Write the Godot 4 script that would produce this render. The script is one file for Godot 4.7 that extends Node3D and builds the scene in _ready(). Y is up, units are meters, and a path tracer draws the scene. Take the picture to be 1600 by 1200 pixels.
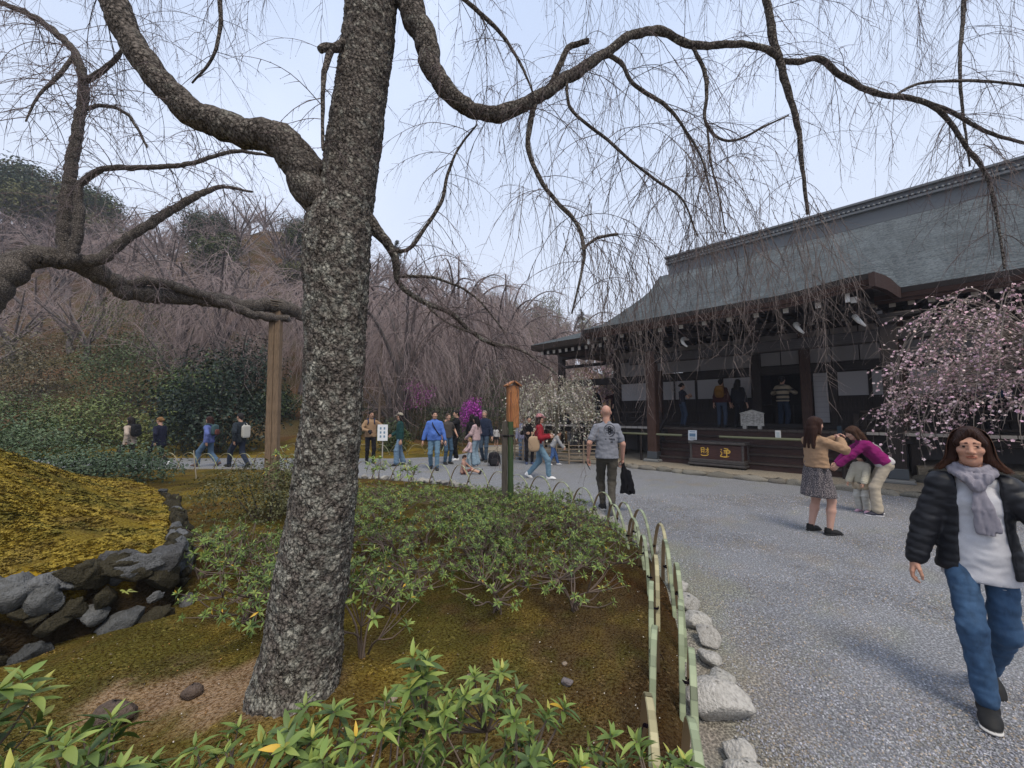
extends Node3D

# ---------------------------------------------------------------- mesh builder
class MB:
	var v := PackedVector3Array()
	var n := PackedVector3Array()
	var c := PackedColorArray()
	var uv := PackedVector2Array()
	var ix := PackedInt32Array()
	var col := Color.WHITE
	func vert(p: Vector3, nn: Vector3, u := Vector2.ZERO) -> int:
		v.append(p); n.append(nn); c.append(col); uv.append(u)
		return v.size() - 1
	func quad(a: Vector3, b: Vector3, d: Vector3, e: Vector3) -> void:   # counter-clockwise seen from outside
		var nn := (b - a).cross(e - a).normalized()
		if nn == Vector3.ZERO:
			nn = (d - a).cross(e - a).normalized()
		var i := vert(a, nn, Vector2(0, 0)); vert(b, nn, Vector2(1, 0)); vert(d, nn, Vector2(1, 1)); vert(e, nn, Vector2(0, 1))
		ix.append_array([i, i + 2, i + 1, i, i + 3, i + 2])
	func tri(a: Vector3, b: Vector3, d: Vector3) -> void:
		var nn := (b - a).cross(d - a).normalized()
		var i := vert(a, nn); vert(b, nn); vert(d, nn)
		ix.append_array([i, i + 2, i + 1])
	func box(o: Vector3, s: Vector3, b := Basis(), taper := 1.0) -> void:  # o = centre; taper scales the top
		var x := b.x * s.x * 0.5; var y := b.y * s.y * 0.5; var z := b.z * s.z * 0.5
		var p := [o - x - y - z, o + x - y - z, o + x - y + z, o - x - y + z, o - x * taper + y - z * taper, o + x * taper + y - z * taper, o + x * taper + y + z * taper, o - x * taper + y + z * taper]
		quad(p[3], p[2], p[6], p[7]); quad(p[1], p[0], p[4], p[5]); quad(p[2], p[1], p[5], p[6])
		quad(p[0], p[3], p[7], p[4]); quad(p[7], p[6], p[5], p[4]); quad(p[0], p[1], p[2], p[3])
	func bbox(o: Vector3, s: Vector3, bev: float, b := Basis()) -> void:   # chamfered box
		var h := s * 0.5
		bev = minf(bev, minf(h.x, minf(h.y, h.z)) * 0.9)
		var idx := {}
		for sx in [-1, 1]:
			for sy in [-1, 1]:
				for sz in [-1, 1]:
					var sg := Vector3(sx, sy, sz)
					for ax in 3:
						var q := h * sg
						for k in 3:
							if k != ax:
								q[k] -= bev * sg[k]
						idx[Vector4i(sx, sy, sz, ax)] = o + b * q
		for ax in 3:
			var a1 := (ax + 1) % 3
			var a2 := (ax + 2) % 3
			for s0 in [-1, 1]:
				var ps := []
				for t in [[-1, -1], [1, -1], [1, 1], [-1, 1]]:
					var sg := Vector3i.ZERO
					sg[ax] = s0; sg[a1] = t[0]; sg[a2] = t[1]
					ps.append(idx[Vector4i(sg.x, sg.y, sg.z, ax)])
				if s0 > 0: quad(ps[0], ps[1], ps[2], ps[3])
				else: quad(ps[3], ps[2], ps[1], ps[0])
			for s1 in [-1, 1]:          # edges along ax
				for s2 in [-1, 1]:
					var e0 := Vector3i.ZERO; e0[ax] = -1; e0[a1] = s1; e0[a2] = s2
					var e1 := e0; e1[ax] = 1
					var pa: Vector3 = idx[Vector4i(e0.x, e0.y, e0.z, a1)]; var pb: Vector3 = idx[Vector4i(e1.x, e1.y, e1.z, a1)]
					var pc: Vector3 = idx[Vector4i(e1.x, e1.y, e1.z, a2)]; var pd: Vector3 = idx[Vector4i(e0.x, e0.y, e0.z, a2)]
					quad2(pa, pb, pc, pd, o)
	func quad2(a: Vector3, b: Vector3, d: Vector3, e: Vector3, o: Vector3) -> void:   # faces away from o
		if (b - a).cross(e - a).dot((a + d) * 0.5 - o) >= 0: quad(a, b, d, e)
		else: quad(e, d, b, a)
	func tube(pts: PackedVector3Array, rad: PackedFloat32Array, sides := 6, cap := true) -> void:
		var m := pts.size()
		if m < 2: return
		var t := (pts[1] - pts[0]).normalized()
		var up := Vector3.UP if absf(t.y) < 0.9 else Vector3.RIGHT
		var x := t.cross(up).normalized()
		var base := v.size()
		var len := 0.0
		for i in m:
			var t2 := (pts[mini(i + 1, m - 1)] - pts[maxi(i - 1, 0)]).normalized()
			if t2 == Vector3.ZERO: t2 = t
			x = (x - t2 * x.dot(t2)).normalized()
			var y := t2.cross(x)
			if i > 0: len += pts[i].distance_to(pts[i - 1])
			for k in sides:
				var a := TAU * k / sides
				var d := x * cos(a) + y * sin(a)
				vert(pts[i] + d * rad[i], d, Vector2(float(k) / sides, len))
		for i in m - 1:
			for k in sides:
				var a := base + i * sides + k
				var b := base + i * sides + (k + 1) % sides
				ix.append_array([a, a + sides, b, b, a + sides, b + sides])
		if cap and rad[m - 1] > 0.003:
			for e in 2:
				var r0 := base if e == 0 else base + (m - 1) * sides
				var nn := (pts[0] - pts[1]).normalized() if e == 0 else (pts[m - 1] - pts[m - 2]).normalized()
				var ci := vert(pts[0] if e == 0 else pts[m - 1], nn)
				for k in sides:
					var a := r0 + k; var b := r0 + (k + 1) % sides
					if e == 0: ix.append_array([ci, a, b])
					else: ix.append_array([ci, b, a])
	func rod(a: Vector3, b: Vector3, r0: float, r1: float, sides := 8) -> void:
		tube(PackedVector3Array([a, b]), PackedFloat32Array([r0, r1]), sides)
	func leaf(p: Vector3, d: Vector3, nn: Vector3, l: float, w: float, bend := 0.25, rows := 3) -> void:   # a folded, arched leaf blade with an underside
		var s := d.cross(nn).normalized()
		var base := v.size()
		for i in rows + 1:
			var t := float(i) / rows
			var mid := p + d * l * t - nn * (bend * l * t * t)
			var hw := w * 0.5 * sin(PI * pow(clampf(t * 0.94 + 0.04, 0, 1), 0.85))
			var nr := (nn + d * bend * 1.5 * t).normalized()
			vert(mid - s * hw + nn * hw * 0.35, (nr + s * 0.3).normalized(), Vector2(0, t)); vert(mid, nr, Vector2(0.5, t)); vert(mid + s * hw + nn * hw * 0.35, (nr - s * 0.3).normalized(), Vector2(1, t))
		for i in rows:
			var a := base + i * 3
			ix.append_array([a, a + 4, a + 1, a, a + 3, a + 4, a + 1, a + 5, a + 2, a + 1, a + 4, a + 5])
	func leaf4(p: Vector3, d: Vector3, nn: Vector3, l: float, w: float) -> void:   # four triangles: a small folded leaf
		var s := d.cross(nn).normalized() * w * 0.5
		var m := p + d * l * 0.5
		var i := vert(p, nn); vert(m - s + nn * w * 0.2, nn); vert(p + d * l - nn * l * 0.12, nn); vert(m + s + nn * w * 0.2, nn)
		ix.append_array([i, i + 1, i + 2, i, i + 2, i + 3])
	func grid(w: int, h: int, f: Callable) -> void:    # f(i, j) -> point; normals from neighbours; col set by f
		var base := v.size()
		for j in h:
			for i in w:
				vert(f.call(i, j), Vector3.UP, Vector2(float(i) / (w - 1), float(j) / (h - 1)))
		for j in h - 1:
			for i in w - 1:
				var a := base + j * w + i
				ix.append_array([a, a + 1, a + w, a + 1, a + w + 1, a + w])
		for j in h:
			for i in w:
				var a := base + j * w + i
				var dx := v[base + j * w + mini(i + 1, w - 1)] - v[base + j * w + maxi(i - 1, 0)]
				var dy := v[base + mini(j + 1, h - 1) * w + i] - v[base + maxi(j - 1, 0) * w + i]
				n[a] = dy.cross(dx).normalized()
	func add(o: MB, t: Transform3D, tint := Color.WHITE) -> void:
		var base := v.size()
		for i in o.v.size():
			v.append(t * o.v[i]); n.append((t.basis * o.n[i]).normalized()); c.append(o.c[i] * tint); uv.append(o.uv[i])
		if t.basis.determinant() > 0:
			for i in o.ix.size(): ix.append(o.ix[i] + base)
		else:
			for i in range(0, o.ix.size(), 3): ix.append_array([o.ix[i] + base, o.ix[i + 2] + base, o.ix[i + 1] + base])
	func smooth_flip() -> void:
		for i in n.size(): n[i] = -n[i]
	func mesh() -> ArrayMesh:
		var m := ArrayMesh.new()
		if v.is_empty(): return m
		var a := []
		a.resize(Mesh.ARRAY_MAX)
		a[Mesh.ARRAY_VERTEX] = v; a[Mesh.ARRAY_NORMAL] = n; a[Mesh.ARRAY_COLOR] = c; a[Mesh.ARRAY_TEX_UV] = uv; a[Mesh.ARRAY_INDEX] = ix
		m.add_surface_from_arrays(Mesh.PRIMITIVE_TRIANGLES, a)
		return m

# ---------------------------------------------------------------- naming
var used := {}
var rng := RandomNumberGenerator.new()
func numbered(s: String) -> String:
	used[s] = used.get(s, -1) + 1
	return s if used[s] == 0 else "%s_%03d" % [s, used[s]]
func tag(o: Node3D, label: String, cat: String, group := "", kind := "") -> Node3D:
	if label: o.set_meta("label", label)
	if cat: o.set_meta("category", cat)
	if group: o.set_meta("group", group)
	if kind: o.set_meta("kind", kind)
	return o
func thing(called: String, label: String, cat: String, at := Vector3.ZERO, turn := 0.0, group := "") -> Node3D:
	var o := Node3D.new()
	o.name = numbered(called); o.position = at; o.rotation.y = turn
	add_child(o, true)
	return tag(o, label, cat, group)
func part(called: String, m: Mesh, mt: Material, parent: Node3D, kind := "") -> MeshInstance3D:
	var o := MeshInstance3D.new()
	o.name = called; o.mesh = m
	o.material_override = mt
	if kind: o.set_meta("kind", kind)
	parent.add_child(o, true)
	return o
func solo(called: String, m: Mesh, mt: Material, label: String, cat: String, group := "") -> MeshInstance3D:
	var o := MeshInstance3D.new()
	o.name = numbered(called); o.mesh = m; o.material_override = mt
	add_child(o, true)
	tag(o, label, cat, group)
	return o
func setting(called: String, m: Mesh, mt: Material, kind := "structure") -> MeshInstance3D:
	var o := MeshInstance3D.new()
	o.name = numbered(called); o.mesh = m; o.material_override = mt; o.set_meta("kind", kind)
	add_child(o, true)
	return o
func scatter(called: String, m: Mesh, mt: Material, where: Array, tints: PackedColorArray, parent: Node3D, label := "", cat := "") -> void:
	var mm := MultiMesh.new()
	mm.transform_format = MultiMesh.TRANSFORM_3D
	mm.use_colors = true
	mm.mesh = m
	mm.instance_count = where.size()
	for i in where.size():
		mm.set_instance_transform(i, where[i])
		mm.set_instance_color(i, tints[i])
	var o := MultiMeshInstance3D.new()
	o.multimesh = mm; o.material_override = mt; o.set_meta("kind", "stuff")
	o.name = numbered(called) if parent == self else called
	parent.add_child(o, true)
	tag(o, label, cat)
const ORD := ["first", "second", "third", "fourth", "fifth", "sixth", "seventh", "eighth", "ninth", "tenth", "eleventh", "twelfth", "thirteenth", "fourteenth", "fifteenth", "sixteenth", "seventeenth", "eighteenth", "nineteenth"]
func ordinal(i: int) -> String:      # 0 -> first
	if i < 19: return ORD[i]
	var tens := ["", "", "twenty", "thirty", "forty", "fifty", "sixty", "seventy", "eighty", "ninety"]
	var k := i + 1
	if k >= 100: return "hundred and " + ordinal(k - 101) if k > 100 else "hundredth"
	if k % 10 == 0: return (tens[k / 10] as String).trim_suffix("y") + "ieth"
	return tens[k / 10] + "-" + ORD[k % 10 - 1]

# ---------------------------------------------------------------- materials
var texs := {}
func ramp(stops: Array) -> Gradient:
	var g := Gradient.new()
	var o := PackedFloat32Array(); var cs := PackedColorArray()
	for s in stops:
		o.append(s[0]); cs.append(s[1])
	g.offsets = o; g.colors = cs
	return g
func noise_tex(key: String, size: int, freq: float, oct: int, stops: Array, type := FastNoiseLite.TYPE_SIMPLEX_SMOOTH, warp := 0.0) -> NoiseTexture2D:
	if texs.has(key): return texs[key]
	var f := FastNoiseLite.new()
	f.noise_type = type; f.frequency = freq; f.fractal_octaves = oct; f.seed = hash(key) % 9999; f.fractal_gain = 0.6
	if type == FastNoiseLite.TYPE_CELLULAR:
		f.cellular_return_type = FastNoiseLite.RETURN_DISTANCE2_SUB if key.begins_with("crack") else FastNoiseLite.RETURN_DISTANCE
	if warp > 0.0:
		f.domain_warp_enabled = true; f.domain_warp_amplitude = warp; f.domain_warp_frequency = freq * 0.7
	var t := NoiseTexture2D.new()
	t.width = size; t.height = size; t.seamless = true; t.noise = f; t.normalize = true
	if stops: t.color_ramp = ramp(stops)
	texs[key] = t
	return t
func g(x: float) -> Color: return Color(x, x, x)
func rgb8(r: int, gg: int, b: int) -> Color: return Color(r / 255.0, gg / 255.0, b / 255.0)
func lin(r: float, gg: float, b: float) -> Color: return Color(r, gg, b).linear_to_srgb()
func mat(key: String, albedo: Color, rough := 0.8, o := {}) -> StandardMaterial3D:
	if texs.has("m_" + key): return texs["m_" + key]
	var m := StandardMaterial3D.new()
	m.resource_name = key
	m.albedo_color = albedo; m.roughness = rough
	m.metallic_specular = o.get("spec", 0.4)
	if o.get("vc", false): m.vertex_color_use_as_albedo = true
	if o.has("tex"):
		m.albedo_texture = o.tex
	if o.has("tex") or o.has("bump"):
		m.uv1_triplanar = o.get("tri", true)
		m.uv1_world_triplanar = o.get("world", false)
		var s: float = o.get("scale", 1.0)
		m.uv1_scale = o.get("scale3", Vector3(s, s, s))
	if o.has("bump"):
		m.heightmap_enabled = true; m.heightmap_texture = o.bump; m.heightmap_scale = o.get("depth", 1.0)
	if o.has("metal"): m.metallic = o.metal
	if o.has("back"):
		m.backlight_enabled = true; m.backlight = o.back
	if o.has("rim"):
		m.rim_enabled = true; m.rim = o.rim; m.rim_tint = 0.6
	texs["m_" + key] = m
	return m
func wood(key: String, albedo: Color, rough := 0.75, along := "x", depth := 0.25) -> StandardMaterial3D:   # long grain
	var t := noise_tex("grain", 512, 0.012, 4, [[0.0, g(0.55)], [0.45, g(0.86)], [0.6, g(1.0)], [1.0, g(0.7)]], FastNoiseLite.TYPE_SIMPLEX_SMOOTH, 20.0)
	var s := Vector3(9, 9, 9)
	s["xyz".find(along)] = 0.5
	return mat(key, albedo, rough, {"tex": t, "bump": t, "depth": depth, "scale3": s})

# ---------------------------------------------------------------- places
const EYE := 1.68
const PITCH := 0.07645
func ray(x: float, y: float) -> Vector3:
	return Basis(Vector3.RIGHT, PITCH) * Vector3((x - 800.0) / 600.0, (600.0 - y) / 600.0, -1.0)
func at(x: float, y: float, d: float) -> Vector3:      # the point d metres ahead that is seen there in the photograph
	var r := ray(x, y)
	return Vector3(0, EYE, 0) + r * (d / -r.z)
func gr(x: float, y: float, h := 0.0) -> Vector3:      # the point of the plane y = h
	var r := ray(x, y)
	return Vector3(0, EYE, 0) + r * ((h - EYE) / r.y)
func seg_dist(p: Vector2, a: Vector2, b: Vector2) -> float:
	var t := clampf((p - a).dot(b - a) / maxf((b - a).length_squared(), 1e-9), 0, 1)
	return p.distance_to(a + (b - a) * t)
func poly_sd(p: Vector2, poly: PackedVector2Array) -> float:     # positive inside
	var d := 1e9
	for i in poly.size():
		d = minf(d, seg_dist(p, poly[i], poly[(i + 1) % poly.size()]))
	return d if Geometry2D.is_point_in_polygon(p, poly) else -d
class Sheet:       # a polygon's signed distance, sampled once
	var x0: float; var z0: float; var w: int; var d := PackedFloat32Array()
	func get_sd(x: float, z: float) -> float:
		var u := clampf((x - x0) * 8.0, 0.0, w - 1.01); var v := clampf((z - z0) * 8.0, 0.0, d.size() / w - 1.01)
		var i := int(u); var j := int(v)
		var a := j * w + i
		return lerpf(lerpf(d[a], d[a + 1], u - i), lerpf(d[a + w], d[a + w + 1], u - i), v - j)
func sheet(poly: PackedVector2Array, lo: Vector2, hi: Vector2) -> Sheet:
	var s := Sheet.new()
	s.x0 = lo.x; s.z0 = lo.y; s.w = int((hi.x - lo.x) * 8.0) + 2
	for j in int((hi.y - lo.y) * 8.0) + 2:
		for i in s.w: s.d.append(poly_sd(lo + Vector2(i, j) * 0.125, poly))
	return s
func curve(pts: Array, step: float, r: Array = []) -> Array:      # Catmull-Rom through points; returns [points, radii]
	var op := PackedVector3Array(); var orr := PackedFloat32Array()
	var m := pts.size()
	for i in m - 1:
		var p0: Vector3 = pts[maxi(i - 1, 0)]; var p1: Vector3 = pts[i]; var p2: Vector3 = pts[i + 1]; var p3: Vector3 = pts[mini(i + 2, m - 1)]
		var k := maxi(1, int(ceil(p1.distance_to(p2) / step)))
		for j in k:
			var t := float(j) / k
			op.append(p1.cubic_interpolate(p2, p0, p3, t))
			orr.append(lerpf(r[i], r[i + 1], t) if r else 0.0)
	op.append(pts[m - 1]); orr.append(r[m - 1] if r else 0.0)
	return [op, orr]
func rn(a: float, b: float) -> float: return rng.randf_range(a, b)
func rdir() -> Vector3:
	var z := rn(-1, 1); var a := rn(0, TAU); var r := sqrt(1 - z * z)
	return Vector3(r * cos(a), z, r * sin(a))

# ---------------------------------------------------------------- the scene
var M := {}
var BED := PackedVector2Array()        # garden bed inside the hoop fence, as (x, z)
var MOUND := PackedVector2Array()
var BACK := PackedVector2Array()       # moss garden beyond the path
var bumps := FastNoiseLite.new()
var bed_s: Sheet
var mound_s: Sheet
func _ready() -> void:
	rng.seed = 4711
	bumps.seed = 5; bumps.frequency = 0.35; bumps.fractal_octaves = 4
	var cam := Camera3D.new()
	cam.name = "camera"; cam.position = Vector3(0, EYE, 0); cam.rotation.x = PITCH; cam.fov = 90.0; cam.near = 0.05; cam.far = 600.0
	add_child(cam); cam.current = true
	var we := WorldEnvironment.new()
	var en := Environment.new()
	en.background_mode = Environment.BG_SKY
	var sm := ProceduralSkyMaterial.new()
	sm.sky_top_color = Color(0.625, 0.685, 0.79); sm.sky_horizon_color = Color(0.775, 0.795, 0.835); sm.sky_curve = 0.42
	sm.ground_horizon_color = Color(0.5, 0.5, 0.48); sm.ground_bottom_color = Color(0.3, 0.29, 0.27)
	var cloud := NoiseTexture2D.new()
	var cf := FastNoiseLite.new()
	cf.frequency = 0.006; cf.fractal_octaves = 5; cf.seed = 3
	cloud.noise = cf; cloud.width = 1024; cloud.height = 512; cloud.seamless = true
	cloud.color_ramp = ramp([[0.0, Color(0, 0, 0, 0)], [0.45, Color(0.3, 0.3, 0.3, 0.1)], [1.0, Color(0.9, 0.88, 0.86, 0.28)]])
	sm.sky_cover = cloud; sm.sky_cover_modulate = Color(0.75, 0.75, 0.78, 1)
	var sky := Sky.new()
	sky.sky_material = sm
	en.sky = sky; en.tonemap_mode = Environment.TONE_MAPPER_LINEAR; en.tonemap_exposure = EXPOSURE
	en.sdfgi_enabled = true; en.ssao_enabled = true; en.ssil_enabled = true
	en.fog_enabled = true; en.fog_density = 0.0012; en.fog_light_color = Color(0.86, 0.88, 0.95)
	we.environment = en; we.name = "environment"
	add_child(we)
	var sun := DirectionalLight3D.new()
	sun.name = "sun"; sun.light_energy = 0.5; sun.light_angular_distance = 22.0; sun.light_color = Color(1.0, 0.96, 0.9); sun.shadow_enabled = true
	sun.rotation = Vector3(-1.05, 0.35, 0)
	add_child(sun)
	materials()
	ground()
	if "hill" in ON: hillside()
	if "temple" in ON: temple()
	if "tree" in ON: cherry_trees()
	if "plants" in ON: plants()
	if "fence" in ON: fences()
	if "people" in ON: people()
const ON := ["temple", "hill", "tree", "plants", "fence", "people"]
const EXPOSURE := 1.68

func materials() -> void:
	M.gravel = mat("gravel", lin(0.42, 0.43, 0.455), 0.85, {"tex": noise_tex("gravel", 1024, 0.11, 3, [[0.0, g(0.34)], [0.35, g(0.62)], [0.55, g(0.8)], [0.8, g(1.0)], [1.0, g(1.0)]], FastNoiseLite.TYPE_CELLULAR), "bump": noise_tex("gravelh", 1024, 0.11, 3, [], FastNoiseLite.TYPE_CELLULAR), "depth": 1.0, "scale": 0.55, "world": true, "vc": true})
	M.moss = mat("moss", Color.WHITE, 0.95, {"vc": true, "tex": noise_tex("mossc", 1024, 0.045, 5, [[0.0, Color(0.42, 0.36, 0.3)], [0.35, Color(0.72, 0.66, 0.55)], [0.55, Color(0.95, 0.95, 0.9)], [1.0, Color(1, 1, 1)]]), "bump": noise_tex("mossh", 1024, 0.06, 4, []), "depth": 2.5, "scale": 0.8, "world": true, "spec": 0.15})
	M.tuft = mat("moss_tuft", Color.WHITE, 0.95, {"vc": true, "spec": 0.1})
	M.pebble = mat("pebble", Color.WHITE, 0.85, {"vc": true})
	M.rock = mat("rock", Color.WHITE, 0.9, {"vc": true, "tex": noise_tex("rockc", 512, 0.03, 5, [[0.0, Color(0.5, 0.5, 0.5)], [0.4, Color(0.8, 0.8, 0.79)], [1.0, Color(1, 1, 1)]]), "bump": noise_tex("rockh", 512, 0.05, 5, []), "depth": 1.2, "scale": 2.2, "spec": 0.25})
	M.leaf = mat("leaf", Color.WHITE, 0.5, {"vc": true, "back": Color(0.35, 0.45, 0.15), "spec": 0.4})
	M.twig = mat("twig", Color.WHITE, 0.85, {"vc": true})
	M.hill = mat("hill_soil", Color.WHITE, 0.95, {"vc": true, "tex": noise_tex("mossc", 1024, 0.045, 5, []), "scale": 0.25, "world": true, "spec": 0.1})

func mixc(a: Color, b: Color, t: float) -> Color: return a.lerp(b, clampf(t, 0, 1))
func bare(x: float, z: float) -> float:      # trodden soil beside the trunk
	return smoothstep(0.34, 0.12, seg_dist(Vector2(x, z), Vector2(-2.0, -2.3), Vector2(-1.35, -2.32)) + bumps.get_noise_2d(x * 6, z * 6) * 0.3)
func bed_height(x: float, z: float) -> float:
	var sd := bed_s.get_sd(x, z)
	var h := -0.12 + 0.16 * smoothstep(-0.12, 0.22, sd) + 0.04 * smoothstep(0.1, 1.6, sd)
	h += bumps.get_noise_2d(x * 2.2, z * 2.2) * 0.05 * smoothstep(0.0, 0.6, sd)
	h += 0.1 * exp(-Vector2(x + 1.12, z + 2.25).length_squared() / 0.2)
	return h
func mound_height(x: float, z: float) -> float:
	var sd := mound_s.get_sd(x, z)
	var rim := lerpf(0.57, 0.3, smoothstep(2.5, 7.0, -z))
	var h := -0.06 + (rim + 0.06) * smoothstep(-0.1, 0.09, sd)
	h += 1.15 * smoothstep(0.0, 2.7, sd) * (0.8 + 0.2 * sin(x * 0.8))
	return h + (bumps.get_noise_2d(x * 3.0 + 7.0, z * 3.0) * 0.09 + bumps.get_noise_2d(x * 11.0, z * 11.0) * 0.025) * smoothstep(0.0, 0.5, sd)
func back_height(x: float, z: float) -> float:
	var sd := poly_sd(Vector2(x, z), BACK)
	return -0.12 + 0.2 * smoothstep(-0.15, 0.2, sd) + 0.5 * smoothstep(0.5, 7.0, sd) + bumps.get_noise_2d(x, z) * 0.25 * smoothstep(0.3, 3.0, sd)
func moss_color(x: float, z: float, yellow: float) -> Color:
	var a := bumps.get_noise_2d(x * 4.0, z * 4.0)
	var b := bumps.get_noise_2d(x * 1.1 + 40.0, z * 1.1)
	var d := bumps.get_noise_2d(x * 14.0, z * 14.0 + 9.0)
	var c := mixc(Color(0.115, 0.080, 0.040), Color(0.288, 0.216, 0.042), yellow + a * 0.8)
	c = mixc(c, Color(0.10, 0.095, 0.026), smoothstep(0.0, 0.4, b + d * 0.5) * 0.75)
	c = mixc(c, Color(0.10, 0.055, 0.022), smoothstep(0.15, 0.5, -b - d * 0.5) * (1.0 - yellow * 0.7))
	return c
func ground() -> void:
	for p in [[1130, 1200], [1125, 1100], [1105, 1000], [1075, 920], [1040, 870], [975, 825], [920, 803], [860, 785], [780, 770], [700, 757], [640, 752], [560, 747], [430, 734], [220, 733]]:
		var q := gr(p[0], p[1])
		BED.append(Vector2(q.x - 0.08, q.z))
	for p in [[-18.0, -11.9], [-22.0, -11.5], [-22.0, 4.0], [0.3, 4.0], [0.75, 0.0]]: BED.append(Vector2(p[0], p[1]))
	for p in [[-2.85, -3.3], [-3.45, -2.55], [-4.6, -1.0], [-6.0, 1.5], [-14.0, 2.0], [-15.0, -8.0], [-8.2, -8.4], [-6.6, -7.3], [-5.5, -6.3], [-4.2, -4.9]]: MOUND.append(Vector2(p[0], p[1]))
	for p in [[-40.0, -14.6], [-9.0, -14.6], [-4.2, -14.5], [-2.4, -15.2], [-1.7, -17.0], [-1.6, -20.5], [0.6, -20.5], [0.7, -17.0], [1.1, -14.2], [2.4, -13.3], [3.1, -13.4], [4.0, -17.0], [7.0, -24.0], [24.0, -30.0], [24.0, -60.0], [-40.0, -60.0]]: BACK.append(Vector2(p[0], p[1]))
	bed_s = sheet(BED, Vector2(-23, -13.5), Vector2(12, 4.5)); mound_s = sheet(MOUND, Vector2(-13.5, -9.5), Vector2(3.5, 2.5))
	# one earth sheet to the horizon, the gravel court and path 2 cm above it
	var e := MB.new()
	e.quad(Vector3(-500, -0.3, 500), Vector3(500, -0.3, 500), Vector3(500, -0.3, -500), Vector3(-500, -0.3, -500))
	setting("ground", e.mesh(), mat("earth", lin(0.16, 0.12, 0.08), 0.95))
	var gv := MB.new()
	var sand := Color(1.12, 0.93, 0.72); var grey := Color(1, 1, 1)
	gv.grid(230, 170, func(i: int, j: int):
		var x := -18.0 + i * 0.16; var z := -24.04 + j * 0.16
		var sd := -bed_s.get_sd(x, z)
		var b := bumps.get_noise_2d(x * 3.0, z * 3.0); var f := bumps.get_noise_2d(x * 12.0, z * 12.0)
		var s := 1.0 - smoothstep(0.22, 0.68, sd + b * 0.4 + f * 0.12 + clampf(-z - 5.0, 0, 1) * 0.3)
		s = maxf(s, 0.6 * smoothstep(0.2, 0.45, b + f * 0.5))
		gv.col = mixc(grey, sand, s) * (1.0 + 0.14 * bumps.get_noise_2d(x * 0.8, z * 0.8 + 20.0) + 0.14 * f)
		return Vector3(x, bumps.get_noise_2d(x * 1.5, z * 1.5) * 0.012, z))
	setting("gravel_court", gv.mesh(), M.gravel)
	# loose pebbles on the near gravel, countless
	var pb := MB.new()
	pb.col = Color.WHITE
	rock_shape(pb, Vector3.ZERO, Vector3(1, 0.62, 0.8), 3, 6, 5, 0.15)
	var xs := []; var cs := PackedColorArray()
	while xs.size() < 80000:
		var d := 1.7 + pow(rng.randf(), 1.9) * 6.5
		var x := rn(0.7, d * 1.38 + 0.3)
		if bed_s.get_sd(x, -d) > -0.13: continue
		var w := smoothstep(0.05, 0.75, -bed_s.get_sd(x, -d) + bumps.get_noise_2d(x * 3, -d * 3) * 0.5)
		if rng.randf() > 0.18 + 0.82 * w: continue
		var s := rn(0.0036, 0.0072) * (0.8 + d * 0.09)
		xs.append(Transform3D(Basis.from_euler(Vector3(rn(-0.5, 0.5), rn(0, TAU), rn(-0.5, 0.5))).scaled(Vector3.ONE * s), Vector3(x, s * 0.25, -d)))
		var t := rng.randf()
		var l := 0.20 + 0.27 * t * t if t < 0.97 else rn(0.5, 0.62)
		l *= 1.0 + 0.12 * bumps.get_noise_2d(x * 1.3, -d * 1.3) + 0.2 * bumps.get_noise_2d(x * 7.0, -d * 7.0)
		cs.append(Color(l * 1.0, l * 1.0, l * rn(1.0, 1.14)) if rng.randf() < 0.86 else Color(l * 1.2, l * 0.98, l * 0.75))
	scatter("gravel", pb.mesh(), M.pebble, xs, cs, self)
	# moss bed, in two densities
	var near := MB.new()
	near.grid(120, 130, func(i: int, j: int):
		var x := -4.6 + i * 0.056; var z := -9.97 + j * 0.085
		var c := moss_color(x, z, lerpf(0.42, 0.0, smoothstep(-1.2, 0.6, x)))
		var soil := bare(x, z)
		near.col = mixc(c, Color(0.36, 0.25, 0.175) * (1.0 + 0.5 * bumps.get_noise_2d(x * 30, z * 30)), soil)
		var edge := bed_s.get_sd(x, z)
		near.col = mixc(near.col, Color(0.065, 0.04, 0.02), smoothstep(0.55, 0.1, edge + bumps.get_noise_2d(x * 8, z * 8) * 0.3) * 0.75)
		return Vector3(x, bed_height(x, z), z))
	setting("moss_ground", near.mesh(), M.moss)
	var far := MB.new()
	far.grid(150, 110, func(i: int, j: int):
		var x := -22.0 + i * 0.165; var z := -12.4 + j * 0.13
		far.col = moss_color(x, z, 0.55)
		var inside := x > -4.55 and x < 2.0 and z > -10.0 and z < 0.95
		return Vector3(x, bed_height(x, z) - (0.16 if inside else 0.0), z))
	setting("moss_ground", far.mesh(), M.moss)
	var bk := MB.new()
	bk.grid(220, 90, func(i: int, j: int):
		var x := -32.0 + i * 0.2; var z := -31.0 + j * 0.2
		bk.col = moss_color(x, z, 0.75)
		bk.col = mixc(bk.col, Color(0.16, 0.095, 0.05), smoothstep(-17.0, -21.0, z + bumps.get_noise_2d(x * 2, z * 2) * 3.0))
		return Vector3(x, back_height(x, z), z))
	setting("moss_garden", bk.mesh(), M.moss)
	# the raised moss mound with its rough stone face
	var md := MB.new()
	md.grid(190, 190, func(i: int, j: int):
		var x := -13.0 + i * 0.056; var z := -9.0 + j * 0.052
		md.col = moss_color(x * 1.4, z * 1.4, 0.85)
		var sd := mound_s.get_sd(x, z)
		if sd < 0.03: md.col = Color(0.045, 0.035, 0.02)
		elif sd < 0.35: md.col = mixc(Color(0.40, 0.27, 0.03), md.col, smoothstep(0.05, 0.35, sd))
		return Vector3(x, mound_height(x, z), z))
	var mo := setting("moss_mound", md.mesh(), M.moss)
	var n := MOUND.size()
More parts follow.
